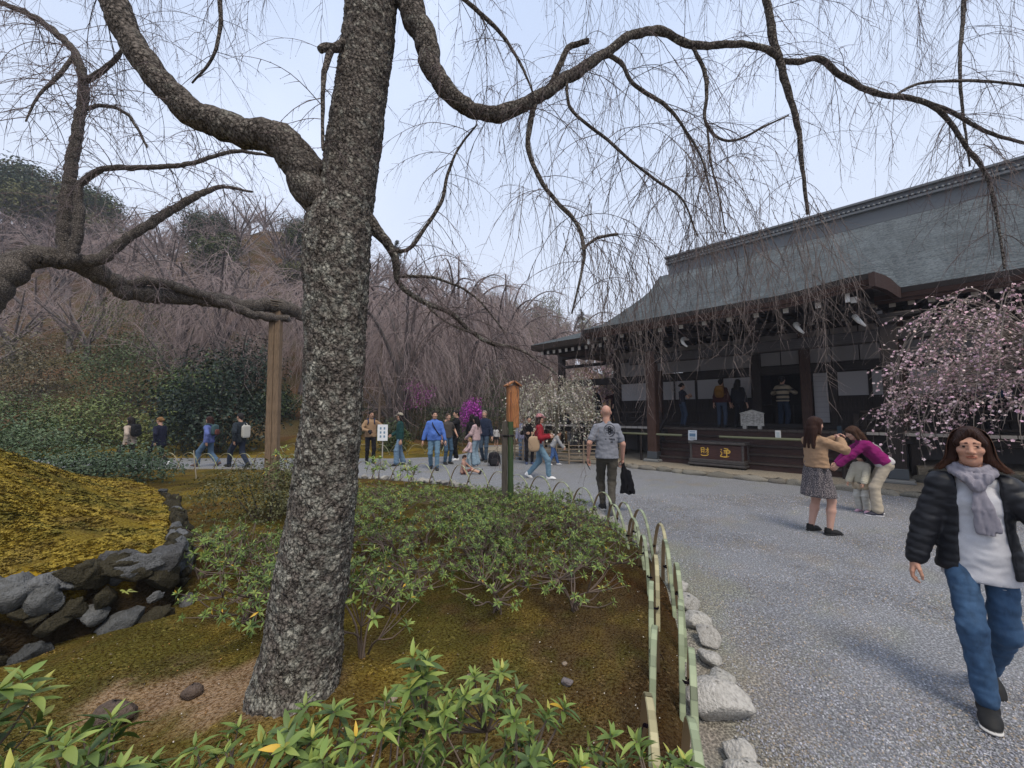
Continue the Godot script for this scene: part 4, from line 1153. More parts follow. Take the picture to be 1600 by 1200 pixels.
	m.tube(ring, rr, 6)
	part("rope_lashing", m.mesh(), mat("rope", lin(0.10, 0.08, 0.06), 0.95), p)

# ---------------------------------------------------------------- the wooded hillside
const RIDGE := [[-62.0, 25.0], [-50.0, 23.0], [-43.0, 20.0], [-36.0, 21.5], [-30.0, 24.0], [-25.0, 22.5], [-17.0, 17.0], [-10.0, 14.5], [-4.5, 11.5], [5.4, 8.5], [12.0, 6.0], [22.0, 4.5], [45.0, 4.0]]
func hill_height(x: float, z: float) -> float:
	var top := 25.0
	for i in RIDGE.size() - 1:
		if x >= RIDGE[i][0] and x <= RIDGE[i + 1][0]:
			top = lerpf(RIDGE[i][1], RIDGE[i + 1][1], smoothstep(0, 1, (x - RIDGE[i][0]) / (RIDGE[i + 1][0] - RIDGE[i][0])))
		elif x > 45.0: top = 4.0
	var foot := 17.0 + 5.0 * smoothstep(-16.0, -5.0, x) + 8.0 * smoothstep(0.0, 12.0, x)
	var t := (-z - foot) / (46.0 - foot)
	if t <= 0: return -0.1 + t * 2.0
	var h := top * (0.25 * smoothstep(0.0, 1.0, t) + 0.75 * minf(t, 1.0)) if t < 1.0 else top - (t - 1.0) * 3.0
	return h + bumps.get_noise_2d(x * 0.5, z * 0.5) * 1.3 * clampf(t * 3.0, 0, 1)
func hillside() -> void:
	var m := MB.new()
	m.grid(190, 84, func(i: int, j: int):
		var x := -105.0 + i * 0.85; var z := -82.0 + j * 0.8
		var b := bumps.get_noise_2d(x * 1.5, z * 1.5); var d := bumps.get_noise_2d(x * 6.0, z * 6.0)
		m.col = mixc(Color(0.15, 0.10, 0.07), Color(0.10, 0.088, 0.045), 0.5 + b * 1.3 + d * 0.4)
		m.col = mixc(m.col, Color(0.15, 0.092, 0.062), smoothstep(0.1, 0.5, d - b))
		return Vector3(x, hill_height(x, z), z))
	setting("hillside", m.mesh(), M.hill)
	# prototypes: bare spreading trees, weeping cherries, broadleaf evergreens, conifers, bamboo
	var bare := []; var weep := []; var green := []; var conif := []; var boo := []
	for k in 4: bare.append(bare_tree(k))
	for k in 3: weep.append(weeping_tree(k))
	for k in 3: green.append(leafy_tree(k, [Color(0.045, 0.062, 0.03), Color(0.06, 0.075, 0.022), Color(0.085, 0.085, 0.025)][k]))
	for k in 2: conif.append(conifer(k))
	for k in 2: boo.append(bamboo(k))
	var all := []
	var put := func(kind: String, proto: Array, x: float, z: float, s: float):
		all.append([x / -z, kind, proto, Vector3(x, maxf(hill_height(x, z), 0.05) - 0.1, z), s])
	# weeping cherries standing along the hill's foot
	for p in [[-6.4, -20.5, 1.15], [-3.0, -22.0, 1.2], [-9.6, -22.5, 1.2], [-5.2, -26.0, 1.3], [-1.2, -26.0, 1.2], [-13.0, -24.0, 1.15], [2.4, -27.5, 1.1], [-16.5, -22.0, 1.1], [-9.0, -29.0, 1.35], [0.0, -30.5, 1.15], [4.6, -31.0, 1.05], [-21.0, -24.0, 1.1], [-4.6, -30.5, 1.3]]:
		put.call("weeping_cherry_far", weep, p[0], p[1], p[2])
	rng.seed = 99
	var tries := 0
	var spots := []
	while spots.size() < 150 and tries < 4000:
		tries += 1
		var d := 19.0 + 30.0 * sqrt(rng.randf()) * 1.0
		var x := rn(-1.55, 0.42) * d
		if x > -2.0 and d < 30.0: continue
		if x > 2.0 and d < 36.0: continue
		var ok := true
		for q in spots:
			if Vector2(x, d).distance_to(q) < 2.5: ok = false
		if not ok: continue
		spots.append(Vector2(x, d))
		put.call("bare_tree", bare, x, -d, rn(0.95, 1.35) * (1.0 if d > 28 else 0.8))
	for p in [[-57.0, -42.0, 1.5], [-52.0, -41.0, 1.4], [-49.5, -44.0, 1.2], [-60.0, -45.0, 1.5], [-55.0, -47.0, 1.4], [-46.5, -42.0, 1.0], [-22.5, -40.0, 0.85], [-30.5, -37.0, 0.9], [-26.0, -33.0, 0.9], [-19.5, -34.0, 0.8], [-24.5, -43.0, 0.8]]:
		put.call("evergreen_tree", green, p[0], p[1], p[2])
	for p in [[-14.0, -45.0, 0.8], [-4.0, -44.0, 0.7], [8.2, -45.0, 0.8], [3.0, -46.0, 0.75]]:
		put.call("conifer", conif, p[0], p[1], p[2])
	for p in [[0.4, -43.0, 0.85], [2.4, -44.0, 0.9], [4.4, -43.5, 1.0], [6.4, -44.5, 0.85], [8.6, -43.0, 0.8], [10.2, -44.0, 0.85], [12.0, -45.0, 0.9], [-1.8, -44.5, 0.8], [-18.5, -30.0, 0.6], [14.0, -46.0, 0.9], [1.4, -38.0, 0.6], [11.0, -40.0, 0.7]]:
		put.call("bamboo_clump", boo, p[0], p[1], p[2])
	all.sort_custom(func(a, b): return a[0] < b[0])
	var say := {"weeping_cherry_far": ["leafless weeping cherry at the foot of the hill", "tree", "weeping cherries along the hill's foot"], "bare_tree": ["bare grey-brown spreading tree on the hillside", "tree", "bare trees on the hillside"], "evergreen_tree": ["round dark evergreen tree high on the hill", "tree", "evergreen trees on the hill"], "conifer": ["dark pointed conifer on the hill's ridge", "tree", "conifers on the ridge"], "bamboo_clump": ["pale green feathery bamboo clump on the hill's ridge", "bamboo", "bamboo clumps on the ridge"]}
	var count := {}
	for a in all:
		var i: int = count.get(a[1], 0)
		count[a[1]] = i + 1
		var proto: Node3D = a[2][i % a[2].size()]
		var o: Node3D = proto.duplicate()
		o.name = numbered(a[1]); o.position = a[3]; o.scale = Vector3.ONE * a[4]; o.rotation.y = rn(0, TAU)
		add_child(o, true)
		tag(o, "%s, %s from the left of its kind" % [say[a[1]][0], ordinal(i)], say[a[1]][1], say[a[1]][2])
	for p in bare + weep + green + conif + boo: p.free()
func proto() -> Node3D: return Node3D.new()
func bare_tree(k: int) -> Node3D:      # about 6 m, dense upswept fine twigs
	rng.seed = 300 + k
	var o := proto()
	var tr := MB.new(); var tw := MB.new()
	tr.col = Color(0.14, 0.12, 0.11)
	var h := rn(1.2, 2.0)
	var c := curve([Vector3.ZERO, Vector3(rn(-0.2, 0.2), h * 0.5, rn(-0.2, 0.2)), Vector3(rn(-0.3, 0.3), h, rn(-0.3, 0.3))], 0.4, [0.2, 0.15, 0.12])
	tr.tube(c[0], c[1], 7)
	var c0 := Color(0.27, 0.215, 0.2); var c1 := Color(0.39, 0.305, 0.295)
	for i in 9:
		var a := TAU * i / 9.0 + rn(-0.3, 0.3)
		var d := Vector3(cos(a), rn(0.5, 1.3), sin(a)).normalized()
		var b := curve([Vector3(0, h * rn(0.6, 1.0), 0), Vector3(0, h, 0) + d * 1.2, Vector3(0, h, 0) + d * rn(2.2, 3.2) + Vector3(0, 0.3, 0)], 0.4, [0.08, 0.055, 0.025])
		tr.tube(b[0], b[1], 5)
		for q in 15:
			var t := rn(0.25, 1.0)
			var dd := (d * 0.6 + rdir()).normalized()
			strand(tw, along(b, t), dd, rn(0.8, 1.9), rn(0.012, 0.02), 0.28, 0.02, 2, 0.0, c0, c1, 0.3)
	part("trunk", tr.mesh(), M.twig, o)
	part("crown", tw.mesh(), M.twig, o, "stuff")
	return o
func weeping_tree(k: int) -> Node3D:      # about 8 m, curtains of hanging twigs
	rng.seed = 500 + k
	var o := proto()
	var tr := MB.new(); var tw := MB.new()
	tr.col = Color(0.10, 0.085, 0.08)
	var h := rn(2.4, 3.2)
	var lean := Vector3(rn(-0.8, 0.8), 0, rn(-0.5, 0.5))
	var c := curve([Vector3.ZERO, lean * 0.5 + Vector3(0, h * 0.5, 0), lean + Vector3(0, h, 0)], 0.4, [0.34, 0.25, 0.2])
	tr.tube(c[0], c[1], 9)
	var c0 := Color(0.26, 0.21, 0.195); var c1 := Color(0.40, 0.315, 0.305)
	for i in 11:
		var a := TAU * i / 11.0 + rn(-0.3, 0.3)
		var d := Vector3(cos(a), 0, sin(a))
		var r := rn(2.0, 4.2); var up := rn(1.5, 4.2)
		var b := curve([lean + Vector3(0, h * rn(0.75, 1.0), 0), lean + Vector3(0, h + up * 0.75, 0) + d * r * 0.4, lean + Vector3(0, h + up, 0) + d * r * 0.75, lean + Vector3(0, h + up * 0.9, 0) + d * r * 1.1], 0.35, [0.1, 0.06, 0.035, 0.012])
		tr.tube(b[0], b[1], 6)
		for q in 34:
			var t := rn(0.2, 1.0)
			var p := along(b, t)
			var dd := (d * rn(0.0, 0.9) + Vector3(rn(-0.6, 0.6), rn(-0.3, 0.4), rn(-0.6, 0.6))).normalized()
			strand(tw, p, dd, minf(rn(1.6, 4.6), p.y * 0.95), rn(0.008, 0.013), 0.4, 0.30, 2 if q % 3 else 1, 0.0, c0, c1, 0.22)
	part("trunk", tr.mesh(), M.twig, o)
	part("crown", tw.mesh(), M.twig, o, "stuff")
	return o
func leaf_mass(m: MB, c: Vector3, r: Vector3, n: int, l: float, col: Color, lumps: int) -> void:     # leaves on uneven lumps round a crown's volume
	var ls := []
	for i in lumps:
		var d := rdir()
		ls.append([c + d * r * rn(0.35, 0.8), rn(0.32, 0.55)])
	for i in n:
		var q: Array = ls[rng.randi() % lumps]
		var d := rdir()
		var p: Vector3 = q[0] + d * r * q[1] * pow(rng.randf(), 0.28)
		var nn := (d + Vector3(0, 0.7, 0) + rdir() * 0.7).normalized()
		var dr := rdir().cross(nn).normalized()
		m.col = col * rn(0.55, 1.5)
		m.leaf4(p, dr, nn, l * rn(0.7, 1.4), l * rn(0.4, 0.6))
func leafy_tree(k: int, col: Color) -> Node3D:
	rng.seed = 700 + k
	var o := proto()
	var tr := MB.new()
	tr.col = Color(0.10, 0.085, 0.07)
	tr.tube(PackedVector3Array([Vector3.ZERO, Vector3(0.1, 1.5, 0), Vector3(0, 3.4, 0.1)]), PackedFloat32Array([0.22, 0.17, 0.06]), 7)
	for i in 6:
		var a := TAU * i / 6.0
		tr.rod(Vector3(0.05, 1.6 + i * 0.15, 0), Vector3(cos(a) * 1.4, 3.0 + i * 0.2, sin(a) * 1.4), 0.07, 0.02, 5)
	part("trunk", tr.mesh(), M.twig, o)
	var m := MB.new()
	leaf_mass(m, Vector3(0, 3.6, 0), Vector3(2.6, 2.4, 2.6), 5200, 0.24, col, 26)
	part("crown", m.mesh(), M.leaf, o, "stuff")
	return o
func conifer(k: int) -> Node3D:
	rng.seed = 800 + k
	var o := proto()
	var tr := MB.new()
	tr.col = Color(0.10, 0.075, 0.055)
	tr.rod(Vector3.ZERO, Vector3(0, 8.6, 0), 0.2, 0.03, 7)
	part("trunk", tr.mesh(), M.twig, o)
	var m := MB.new()
	for i in 70:
		var y := rn(1.6, 8.6)
		var r := (8.9 - y) * 0.27 + 0.15
		var a := rn(0, TAU)
		var d := Vector3(cos(a), -0.15, sin(a))
		for q in 46:
			var t := pow(rng.randf(), 0.7)
			m.col = Color(0.045, 0.058, 0.026) * rn(0.6, 1.5)
			m.leaf4(Vector3(0, y, 0) + d * r * t + rdir() * 0.18, (d + rdir() * 0.8).normalized(), Vector3.UP, rn(0.18, 0.34), 0.07)
	part("crown", m.mesh(), M.leaf, o, "stuff")
	return o
func bamboo(k: int) -> Node3D:
	rng.seed = 900 + k
	var o := proto()
	var m := MB.new(); var st := MB.new()
	st.col = Color(0.16, 0.17, 0.06)
	for i in 12:
		var b := Vector3(rn(-1.4, 1.4), 0, rn(-1.4, 1.4))
		var top := b * 1.5 + Vector3(rn(-0.7, 0.7), rn(5.0, 7.5), rn(-0.7, 0.7))
		var c := curve([b, b.lerp(top, 0.6) + Vector3(0, 0.5, 0), top], 0.6, [0.05, 0.04, 0.01])
		st.tube(c[0], c[1], 4)
		for q in 300:
			var p := along(c, rn(0.35, 1.0))
			m.col = Color(0.16, 0.16, 0.05) * rn(0.6, 1.4)
			m.leaf4(p + rdir() * rn(0.1, 0.75) * Vector3(1, 0.6, 1), (rdir() + Vector3(0, -0.4, 0)).normalized(), (Vector3.UP + rdir() * 0.5).normalized(), rn(0.18, 0.34), 0.06)
	part("culms", st.mesh(), M.twig, o, "stuff")
	part("crown", m.mesh(), M.leaf, o, "stuff")
	return o

# ---------------------------------------------------------------- shrubs and flowers
const GREENS := [Color(0.155, 0.225, 0.055), Color(0.105, 0.155, 0.042), Color(0.23, 0.29, 0.07), Color(0.075, 0.118, 0.042), Color(0.32, 0.32, 0.075), Color(0.5, 0.32, 0.04)]
func rosette(tip: Vector3, ax: Vector3, n: int, l: float, cb: Callable) -> void:    # a whorl of leaves round a shoot's tip
	var side := ax.cross(Vector3(0.3, 0.2, 0.9)).normalized()
	var up := side.cross(ax)
	for i in n:
		var a := i * 2.4 + rn(-0.3, 0.3)
		var inner := i < n / 3
		var tilt := rn(0.35, 0.7) if inner else rn(0.95, 1.5)
		var rad := side * cos(a) + up * sin(a)
		var d := (ax * cos(tilt) + rad * sin(tilt)).normalized()
		var nn := (ax * sin(tilt) - rad * cos(tilt)).normalized()
		cb.call(tip - ax * (0.0 if inner else rn(0.0, 0.35)) * l, d, nn, l * (rn(0.5, 0.75) if inner else rn(0.75, 1.1)), inner)
func azalea(called: String, label: String, base: Vector3, h: float, r: float, tips: int, l: float, single: bool, group: String, dark := 1.0) -> Node3D:
	var o := thing(called, label, "shrub", base, 0.0, group)
	var st := MB.new()
	st.col = Color(0.16, 0.12, 0.095)
	var mass := MB.new()
	var nleaf := [0]
	var add := func(p: Vector3, d: Vector3, nn: Vector3, ll: float, inner: bool):
		var tone: int = [2, 2, 0, 0, 4][rng.randi() % 5] if inner else [0, 1, 0, 3, 1, 2][rng.randi() % 6]
		if rng.randf() < 0.014: tone = 5
		if single and nleaf[0] < 290:
			nleaf[0] += 1
			var x := d.cross(nn).normalized()
			var q := part("leaf", leaf_meshes[tone * 3 + rng.randi() % 3], M.leaf, o)
			q.transform = Transform3D(Basis(x, nn, -d).orthonormalized().scaled_local(Vector3.ONE * ll), p)
		else:
			mass.col = GREENS[tone] * rn(0.8, 1.35) * dark
			if l > 0.045: mass.leaf(p, d, nn, ll, ll * 0.3, rn(0.1, 0.35), 2)
			else: mass.leaf4(p, d, nn, ll, ll * 0.36)
	var hubs := []
	for i in maxi(3, tips / 6):
		var a := rn(0, TAU)
		var e := Vector3(cos(a) * r * rn(0.2, 0.6), h * rn(0.25, 0.6), sin(a) * r * rn(0.2, 0.6))
		var c := curve([Vector3(rn(-0.05, 0.05), -0.04, rn(-0.05, 0.05)), e * Vector3(0.35, 0.6, 0.35) + rdir() * 0.03, e], 0.08, [0.009, 0.007, 0.005])
		st.tube(c[0], c[1], 5, false)
		hubs.append(e)
	for i in tips:
		var a := i * 2.39996 + rn(-0.3, 0.3)
		var q := sqrt((i + 0.5) / tips)
		var e := Vector3(cos(a) * r * q, h * (1.0 - 0.45 * q * q) * rn(0.72, 1.08), sin(a) * r * q)
		var hub: Vector3 = hubs[0]
		for b in hubs:
			if b.distance_to(e) < hub.distance_to(e): hub = b
		var ax := (e - hub + Vector3(0, 0.12, 0) + rdir() * 0.05).normalized()
		var c := curve([hub, hub.lerp(e, 0.55) + Vector3(0, -0.02, 0) + rdir() * 0.02, e], 0.07, [0.005, 0.004, 0.0025])
		st.tube(c[0], c[1], 4, false)
		rosette(e, ax, rng.randi_range(7, 11), l, add)
		if rng.randf() < 0.5: rosette(hub.lerp(e, 0.6), ax, 4, l * 0.85, add)
	part("stems", st.mesh(), M.twig, o, "stuff")
	if mass.v.size(): part("leaves", mass.mesh(), M.leaf, o, "stuff")
	return o
var leaf_meshes := []
func bush(called: String, label: String, c: Vector3, r: Vector3, n: int, l: float, col: Color, lumps: int, group := "") -> Node3D:
	var o := thing(called, label, "shrub", Vector3(c.x, 0.0, c.z), 0.0, group)
	var st := MB.new()
	st.col = Color(0.10, 0.08, 0.065)
	for i in 7:
		var a := TAU * i / 7.0
		st.rod(Vector3(0, minf(0.0, c.y - r.y), 0), Vector3(cos(a) * r.x * 0.5, c.y + r.y * rn(0.0, 0.5), sin(a) * r.z * 0.5), 0.012 + r.y * 0.012, 0.005, 5)
	part("stems", st.mesh(), M.twig, o, "stuff")
	var m := MB.new()
	leaf_mass(m, Vector3(0, c.y, 0), r, n, l, col, lumps)
	part("leaves", m.mesh(), M.leaf, o, "stuff")
	return o
func plum(called: String, label: String, base: Vector3, h: float, r: float, n: int, nb: int, pet: Color, bs: float, wood_c: Color, sd: int) -> void:
	rng.seed = sd
	var o := thing(called, label, "tree", base)
	var tr := MB.new(); var tw := MB.new()
	tr.col = wood_c * 0.6
	var top := Vector3(0, h * 0.72, 0)
	var c := curve([Vector3(0, -0.05, 0), Vector3(0.08, h * 0.35, 0.05), top], 0.15, [0.09, 0.07, 0.05])
	tr.tube(c[0], c[1], 8)
	part("trunk", tr.mesh(), M.twig, o)
	var spots := []
	for i in n:
		var a := i * 2.39996
		var d := Vector3(cos(a), 0, sin(a))
		var q := sqrt((i + 0.5) / n)
		var e := d * r * (0.35 + 0.65 * q) + Vector3(0, h * rn(0.15, 0.75) * (1.15 - 0.4 * q), 0)
		var mid := d * r * (0.3 + 0.4 * q) + Vector3(0, maxf(h * rn(0.5, 1.0) * (1.0 - 0.16 * q * q), e.y + 0.1), 0)
		var b := curve([top * rn(0.7, 1.0), mid, mid.lerp(e, 0.6) + d * r * 0.12, e], 0.09, [0.014, 0.009, 0.006, 0.003])
		tw.col = wood_c * rn(0.7, 1.2)
		tw.tube(b[0], b[1], 4, false)
		for k in 7:
			var p := along(b, rn(0.3, 1.0))
			var dd := (d * rn(0.1, 0.9) + Vector3(rn(-0.7, 0.7), rn(-0.7, 0.35), rn(-0.7, 0.7))).normalized()
			var l := rn(0.2, 0.6) * r * 0.5
			var s := curve([p, p + dd * l * 0.6 + Vector3(0, 0.02, 0), p + dd * l + Vector3(0, -l * 0.35, 0)], 0.08, [0.005, 0.0035, 0.002])
			tw.tube(s[0], s[1], 3, false)
			for w in nb:
				spots.append(along(s, rn(0.1, 1.0)) + rdir() * bs * 0.6)
		for w in nb * 2: spots.append(along(b, rn(0.35, 1.0)) + rdir() * bs * 0.8)
	part("branches", tw.mesh(), M.twig, o, "stuff")
	var f := MB.new()
	for k in 5:
		var a := TAU * k / 5.0
		f.leaf4(Vector3.ZERO, Vector3(cos(a), 0.45, sin(a)).normalized(), Vector3(-cos(a) * 0.4, 1, -sin(a) * 0.4).normalized(), 1.0, 0.95)
	var xs := []; var cs := PackedColorArray()
	for p in spots:
		xs.append(Transform3D(Basis.from_euler(Vector3(rn(-1.4, 1.4), rn(0, TAU), rn(-1.4, 1.4))).scaled(Vector3.ONE * bs * rn(0.6, 1.15)), p))
		var v := rn(0.75, 1.15)
		cs.append(Color(pet.r * v, pet.g * v * rn(0.85, 1.12), pet.b * v * rn(0.9, 1.08)))
	scatter("blossom", f.mesh(), mat("petal", Color.WHITE, 0.7, {"vc": true, "back": Color(0.4, 0.35, 0.35)}), xs, cs, o)
func plants() -> void:
	rng.seed = 77
	for t in 6:
		for k in 3:
			var m := MB.new()
			m.col = GREENS[t] * [0.85, 1.0, 1.18][k]
			m.leaf(Vector3.ZERO, Vector3.FORWARD, Vector3.UP, 1.0, 0.3, [0.12, 0.25, 0.38][k], 5)
			leaf_meshes.append(m.mesh())
	# nearest azaleas, leaf by leaf
	var fg := "foreground azaleas at the photographer's feet"
	for a in [[-1.72, -1.22, 0.80, 0.28, 25, 0.100, "large-leaved azalea in the near corner below the moss mound"],
			[-1.32, -1.26, 0.66, 0.26, 25, 0.091, "azalea with broad leaves just right of the corner one, over brown moss"],
			[-0.98, -1.36, 0.50, 0.22, 24, 0.066, "low azalea in front of the bare soil left of the trunk"],
			[-0.72, -1.42, 0.62, 0.18, 20, 0.075, "upright azalea growing right against the foot of the big trunk"],
			[-0.46, -1.34, 0.58, 0.28, 36, 0.071, "bushy azalea right of the trunk's foot with one yellow leaf"],
			[-0.36, -1.58, 0.68, 0.11, 13, 0.087, "tallest single azalea shoot standing up right of the trunk"],
			[-0.14, -1.6, 0.56, 0.26, 34, 0.065, "spreading azalea beside the tallest shoot, over brown moss"],
			[0.1, -1.34, 0.60, 0.26, 34, 0.065, "azalea at the bottom of the view, midway between trunk and hoops"],
			[0.34, -1.5, 0.44, 0.16, 18, 0.060, "small thin azalea nearest the rounded grey stone"],
			[0.46, -1.26, 0.62, 0.19, 28, 0.061, "azalea leaning against the nearest hoops of the bamboo fence"]]:
		azalea("azalea", a[6], Vector3(a[0], bed_height(a[0], a[1]), a[1]), a[2], a[3], a[4], a[5], true, fg)
	for a in [[-0.95, -2.62, 0.62, 0.34, 30, 0.062, "azalea hugging the right side of the trunk"], [-1.62, -2.9, 0.5, 0.42, 26, 0.06, "open straggly azalea left of the trunk over yellow moss"]]:
		azalea("azalea", a[6], Vector3(a[0], bed_height(a[0], a[1]), a[1]), a[2], a[3], a[4], a[5], true, "azaleas beside the trunk")
	# the sprawling azaleas behind them
	var spots := []
	var tries := 0
	while spots.size() < 66 and tries < 5000:
		tries += 1
		var z := -rn(3.0, 7.7)
		var x := rn(-3.4, 1.15)
		var px := 800.0 + 600.0 * x / -z
		if px > 955.0 - maxf(0.0, (-z - 5.0)) * 40.0 or px < 330.0: continue
		if px < 520 and z < -4.6: continue
		if Vector2(x, z).distance_to(Vector2(-0.08, -6.6)) < 0.3: continue
		if bed_s.get_sd(x, z) < 0.55: continue
		var ok := true
		for q in spots:
			if Vector2(x, z).distance_to(q) < 0.31: ok = false
		if ok: spots.append(Vector2(x, z))
	spots.sort_custom(func(a, b): return a.x / -a.y < b.x / -b.y)
	for i in spots.size():
		var s: Vector2 = spots[i]
		azalea("azalea", "leggy green azalea in the bed right of the trunk, %s from the left" % ordinal(i), Vector3(s.x, bed_height(s.x, s.y), s.y), rn(0.36, 0.56) * lerpf(1.0, 0.6, smoothstep(-5.2, -7.2, s.y)), rn(0.38, 0.52), 46, rn(0.042, 0.056), false, "sprawling azaleas in the bed")
	azalea("azalea", "isolated azalea sprig by the hoops, right of the signpost", Vector3(0.55, bed_height(0.55, -5.6), -5.6), 0.28, 0.25, 16, 0.045, false, "sprawling azaleas in the bed")
	for p in [[590, 760, 8.9, 0.5, "upright pale azalea by the hoops right of the trunk"], [636, 764, 8.6, 0.42, "upright pale azalea by the hoops below the blue-shirted man"], [440, 735, 6.5, 0.85, "light green rhododendron left of the trunk beside the timber prop"]]:
		var w := at(p[0], p[1], p[2])
		azalea("azalea", p[4], Vector3(w.x, 0.06, w.z), p[3] * 1.3, 0.28, 16, 0.10, false, "upright azaleas by the hoops", 1.25)
	# rounded clipped bush and other dark shrubs
	bush("round_bush", "dense rounded brown-green bush left of the trunk on yellow moss", Vector3(-3.75, 0.42, -6.0), Vector3(1.05, 0.6, 0.9), 6500, 0.04, Color(0.10, 0.10, 0.042), 40)
	bush("juniper", "low feathery blue-green bush behind the moss mound's crest", Vector3(-9.4, 0.45, -8.9), Vector3(1.7, 0.62, 1.0), 6000, 0.07, Color(0.085, 0.125, 0.07), 40)
	bush("juniper", "low spreading green bush at the left end behind the moss mound", Vector3(-13.4, 0.85, -10.2), Vector3(2.4, 0.9, 1.2), 6000, 0.08, Color(0.09, 0.13, 0.065), 40)
	bush("camellia", "big glossy dark green camellia behind the path where four people walk", Vector3(-12.1, 2.5, -15.8), Vector3(2.7, 2.75, 2.2), 9000, 0.15, Color(0.02, 0.034, 0.021), 44)
	var back := "shrubs on the slope behind the left path"
	for b in [[-22.5, -17.0, 2.6, 1.7, Color(0.055, 0.075, 0.026), "dark green shrub at the far left behind the path"], [-18.6, -17.2, 2.4, 1.5, Color(0.075, 0.095, 0.03), "mid green shrub left of the walkers, second from the left edge"], [-15.8, -17.4, 2.0, 1.25, Color(0.10, 0.115, 0.035), "yellowish green shrub behind the walker in beige"], [-20.5, -20.0, 2.8, 2.6, Color(0.05, 0.07, 0.03), "tall dark shrub above the yellowish one on the left slope"], [-16.5, -20.0, 2.3, 2.3, Color(0.065, 0.095, 0.03), "bright green shrub left of the camellia and higher"], [-25.5, -20.0, 3.0, 2.6, Color(0.085, 0.075, 0.045), "brownish shrub at the left edge of the slope"], [-13.0, -21.0, 1.6, 1.1, Color(0.05, 0.07, 0.028), "small dark shrub peeping out behind the camellia"], [-24.0, -24.0, 3.2, 3.0, Color(0.07, 0.08, 0.03), "big olive shrub high on the left slope"], [-18.0, -25.0, 2.6, 1.5, Color(0.09, 0.08, 0.04), "olive brown shrub mid slope above the camellia's left shoulder"]]:
		var hh := maxf(hill_height(b[0], b[1]), 0.0)
		bush("shrub", b[5], Vector3(b[0], hh + b[3] * 0.75, b[1]), Vector3(b[2], b[3], b[2] * 0.7), 4200, 0.13, (b[4] as Color) * 1.5, 36, back)
	# evergreen hedge and shrubs behind the crowd
	var hg := thing("hedge", "straight dark clipped hedge behind the crowd at the hill's foot", "hedge", Vector3(-4.0, 0, -21.2))
	var hm := MB.new()
	for i in 12000:
		var p := Vector3(rn(-6.0, 6.5), rn(0.1, 1.95), rn(-0.45, 0.45))
		if rng.randf() < 0.6: p.z = 0.45 + rn(-0.06, 0.05)
		elif rng.randf() < 0.5: p.y = 1.95 + rn(-0.06, 0.04)
		hm.col = Color(0.035, 0.05, 0.022) * rn(0.5, 1.5)
		hm.leaf4(p, rdir(), (Vector3(0, 0.6, 0.8) + rdir() * 0.7).normalized(), rn(0.06, 0.11), 0.05)
	part("leaves", hm.mesh(), M.leaf, hg, "stuff")
	for b in [[-6.9, -15.6, 0.85, 0.85, Color(0.11, 0.13, 0.04), "yellow-green shrub behind the man in the tan jacket"], [-4.9, -16.2, 0.9, 0.8, Color(0.06, 0.085, 0.03), "round green shrub behind the white sign board"], [-3.0, -17.2, 1.15, 1.25, Color(0.055, 0.062, 0.03), "tall brownish green shrub behind the man in blue"], [-8.4, -18.5, 1.3, 1.4, Color(0.045, 0.07, 0.026), "dark green shrub just right of the trunk behind the crowd"], [-0.9, -21.5, 1.7, 2.7, Color(0.05, 0.08, 0.025), "green tree-like shrub right of the bright purple azalea"], [1.7, -20.5, 1.4, 1.5, Color(0.08, 0.095, 0.035), "loose green shrub left of the white plum"]]:
		bush("shrub", b[5], Vector3(b[0], b[3] * 0.85, b[1]), Vector3(b[2], b[3], b[2] * 0.8), 2600, 0.085, b[4], 24, "shrubs behind the crowd")
	bush("purple_azalea", "bright magenta azalea in full bloom behind the crowd", Vector3(-1.95, 1.55, -18.4), Vector3(0.72, 0.95, 0.6), 2600, 0.085, Color(0.42, 0.055, 0.42), 22)
	bush("purple_azalea", "paler lilac azalea among bare trunks, left of the magenta one", Vector3(-5.1, 2.75, -20.0), Vector3(1.3, 0.75, 0.8), 700, 0.09, Color(0.38, 0.10, 0.33), 14)
	plum("white_plum", "weeping plum covered in small white blossom left of the temple", Vector3(1.55, 0.0, -14.1), 3.3, 1.75, 150, 5, Color(0.62, 0.60, 0.52), 0.034, Color(0.30, 0.27, 0.20), 61)
	plum("pink_plum", "weeping plum in pale pink blossom in front of the temple's right end", Vector3(9.5, 0.1, -6.7), 4.15, 2.2, 200, 5, Color(0.88, 0.66, 0.70), 0.03, Color(0.22, 0.185, 0.16), 62)
	plum("pale_blossom_tree", "pale blossoming tree glimpsed through the open end of the veranda", Vector3(5.4, 0.0, -22.0), 4.8, 2.6, 80, 4, Color(0.72, 0.55, 0.55), 0.07, Color(0.25, 0.2, 0.17), 63)
	rng.seed = 41
	# a few small ferns and blades in the mound's stone face
	var tufts := [[15, 945, 0.35], [45, 960, 0.28], [100, 965, 0.24], [140, 905, 0.36], [198, 925, 0.3]]
	for i in tufts.size():
		var w := at(tufts[i][0], tufts[i][1], 2.95)
		var m := MB.new()
		for k in 9:
			m.col = Color(0.20, 0.22, 0.05) * rn(0.7, 1.3)
			m.leaf(Vector3.ZERO, (Vector3(rn(-1, 1), rn(0.2, 0.9), rn(0.1, 1))).normalized(), Vector3(0, 0.7, 0.7), rn(0.05, 0.11), 0.012, 0.7, 4)
		var o := solo("grass_tuft", m.mesh(), M.leaf, "small yellow-green blade tuft in the mound's stone face, %s from the left" % ordinal(i), "plant", "tufts in the stone face")
		o.position = w

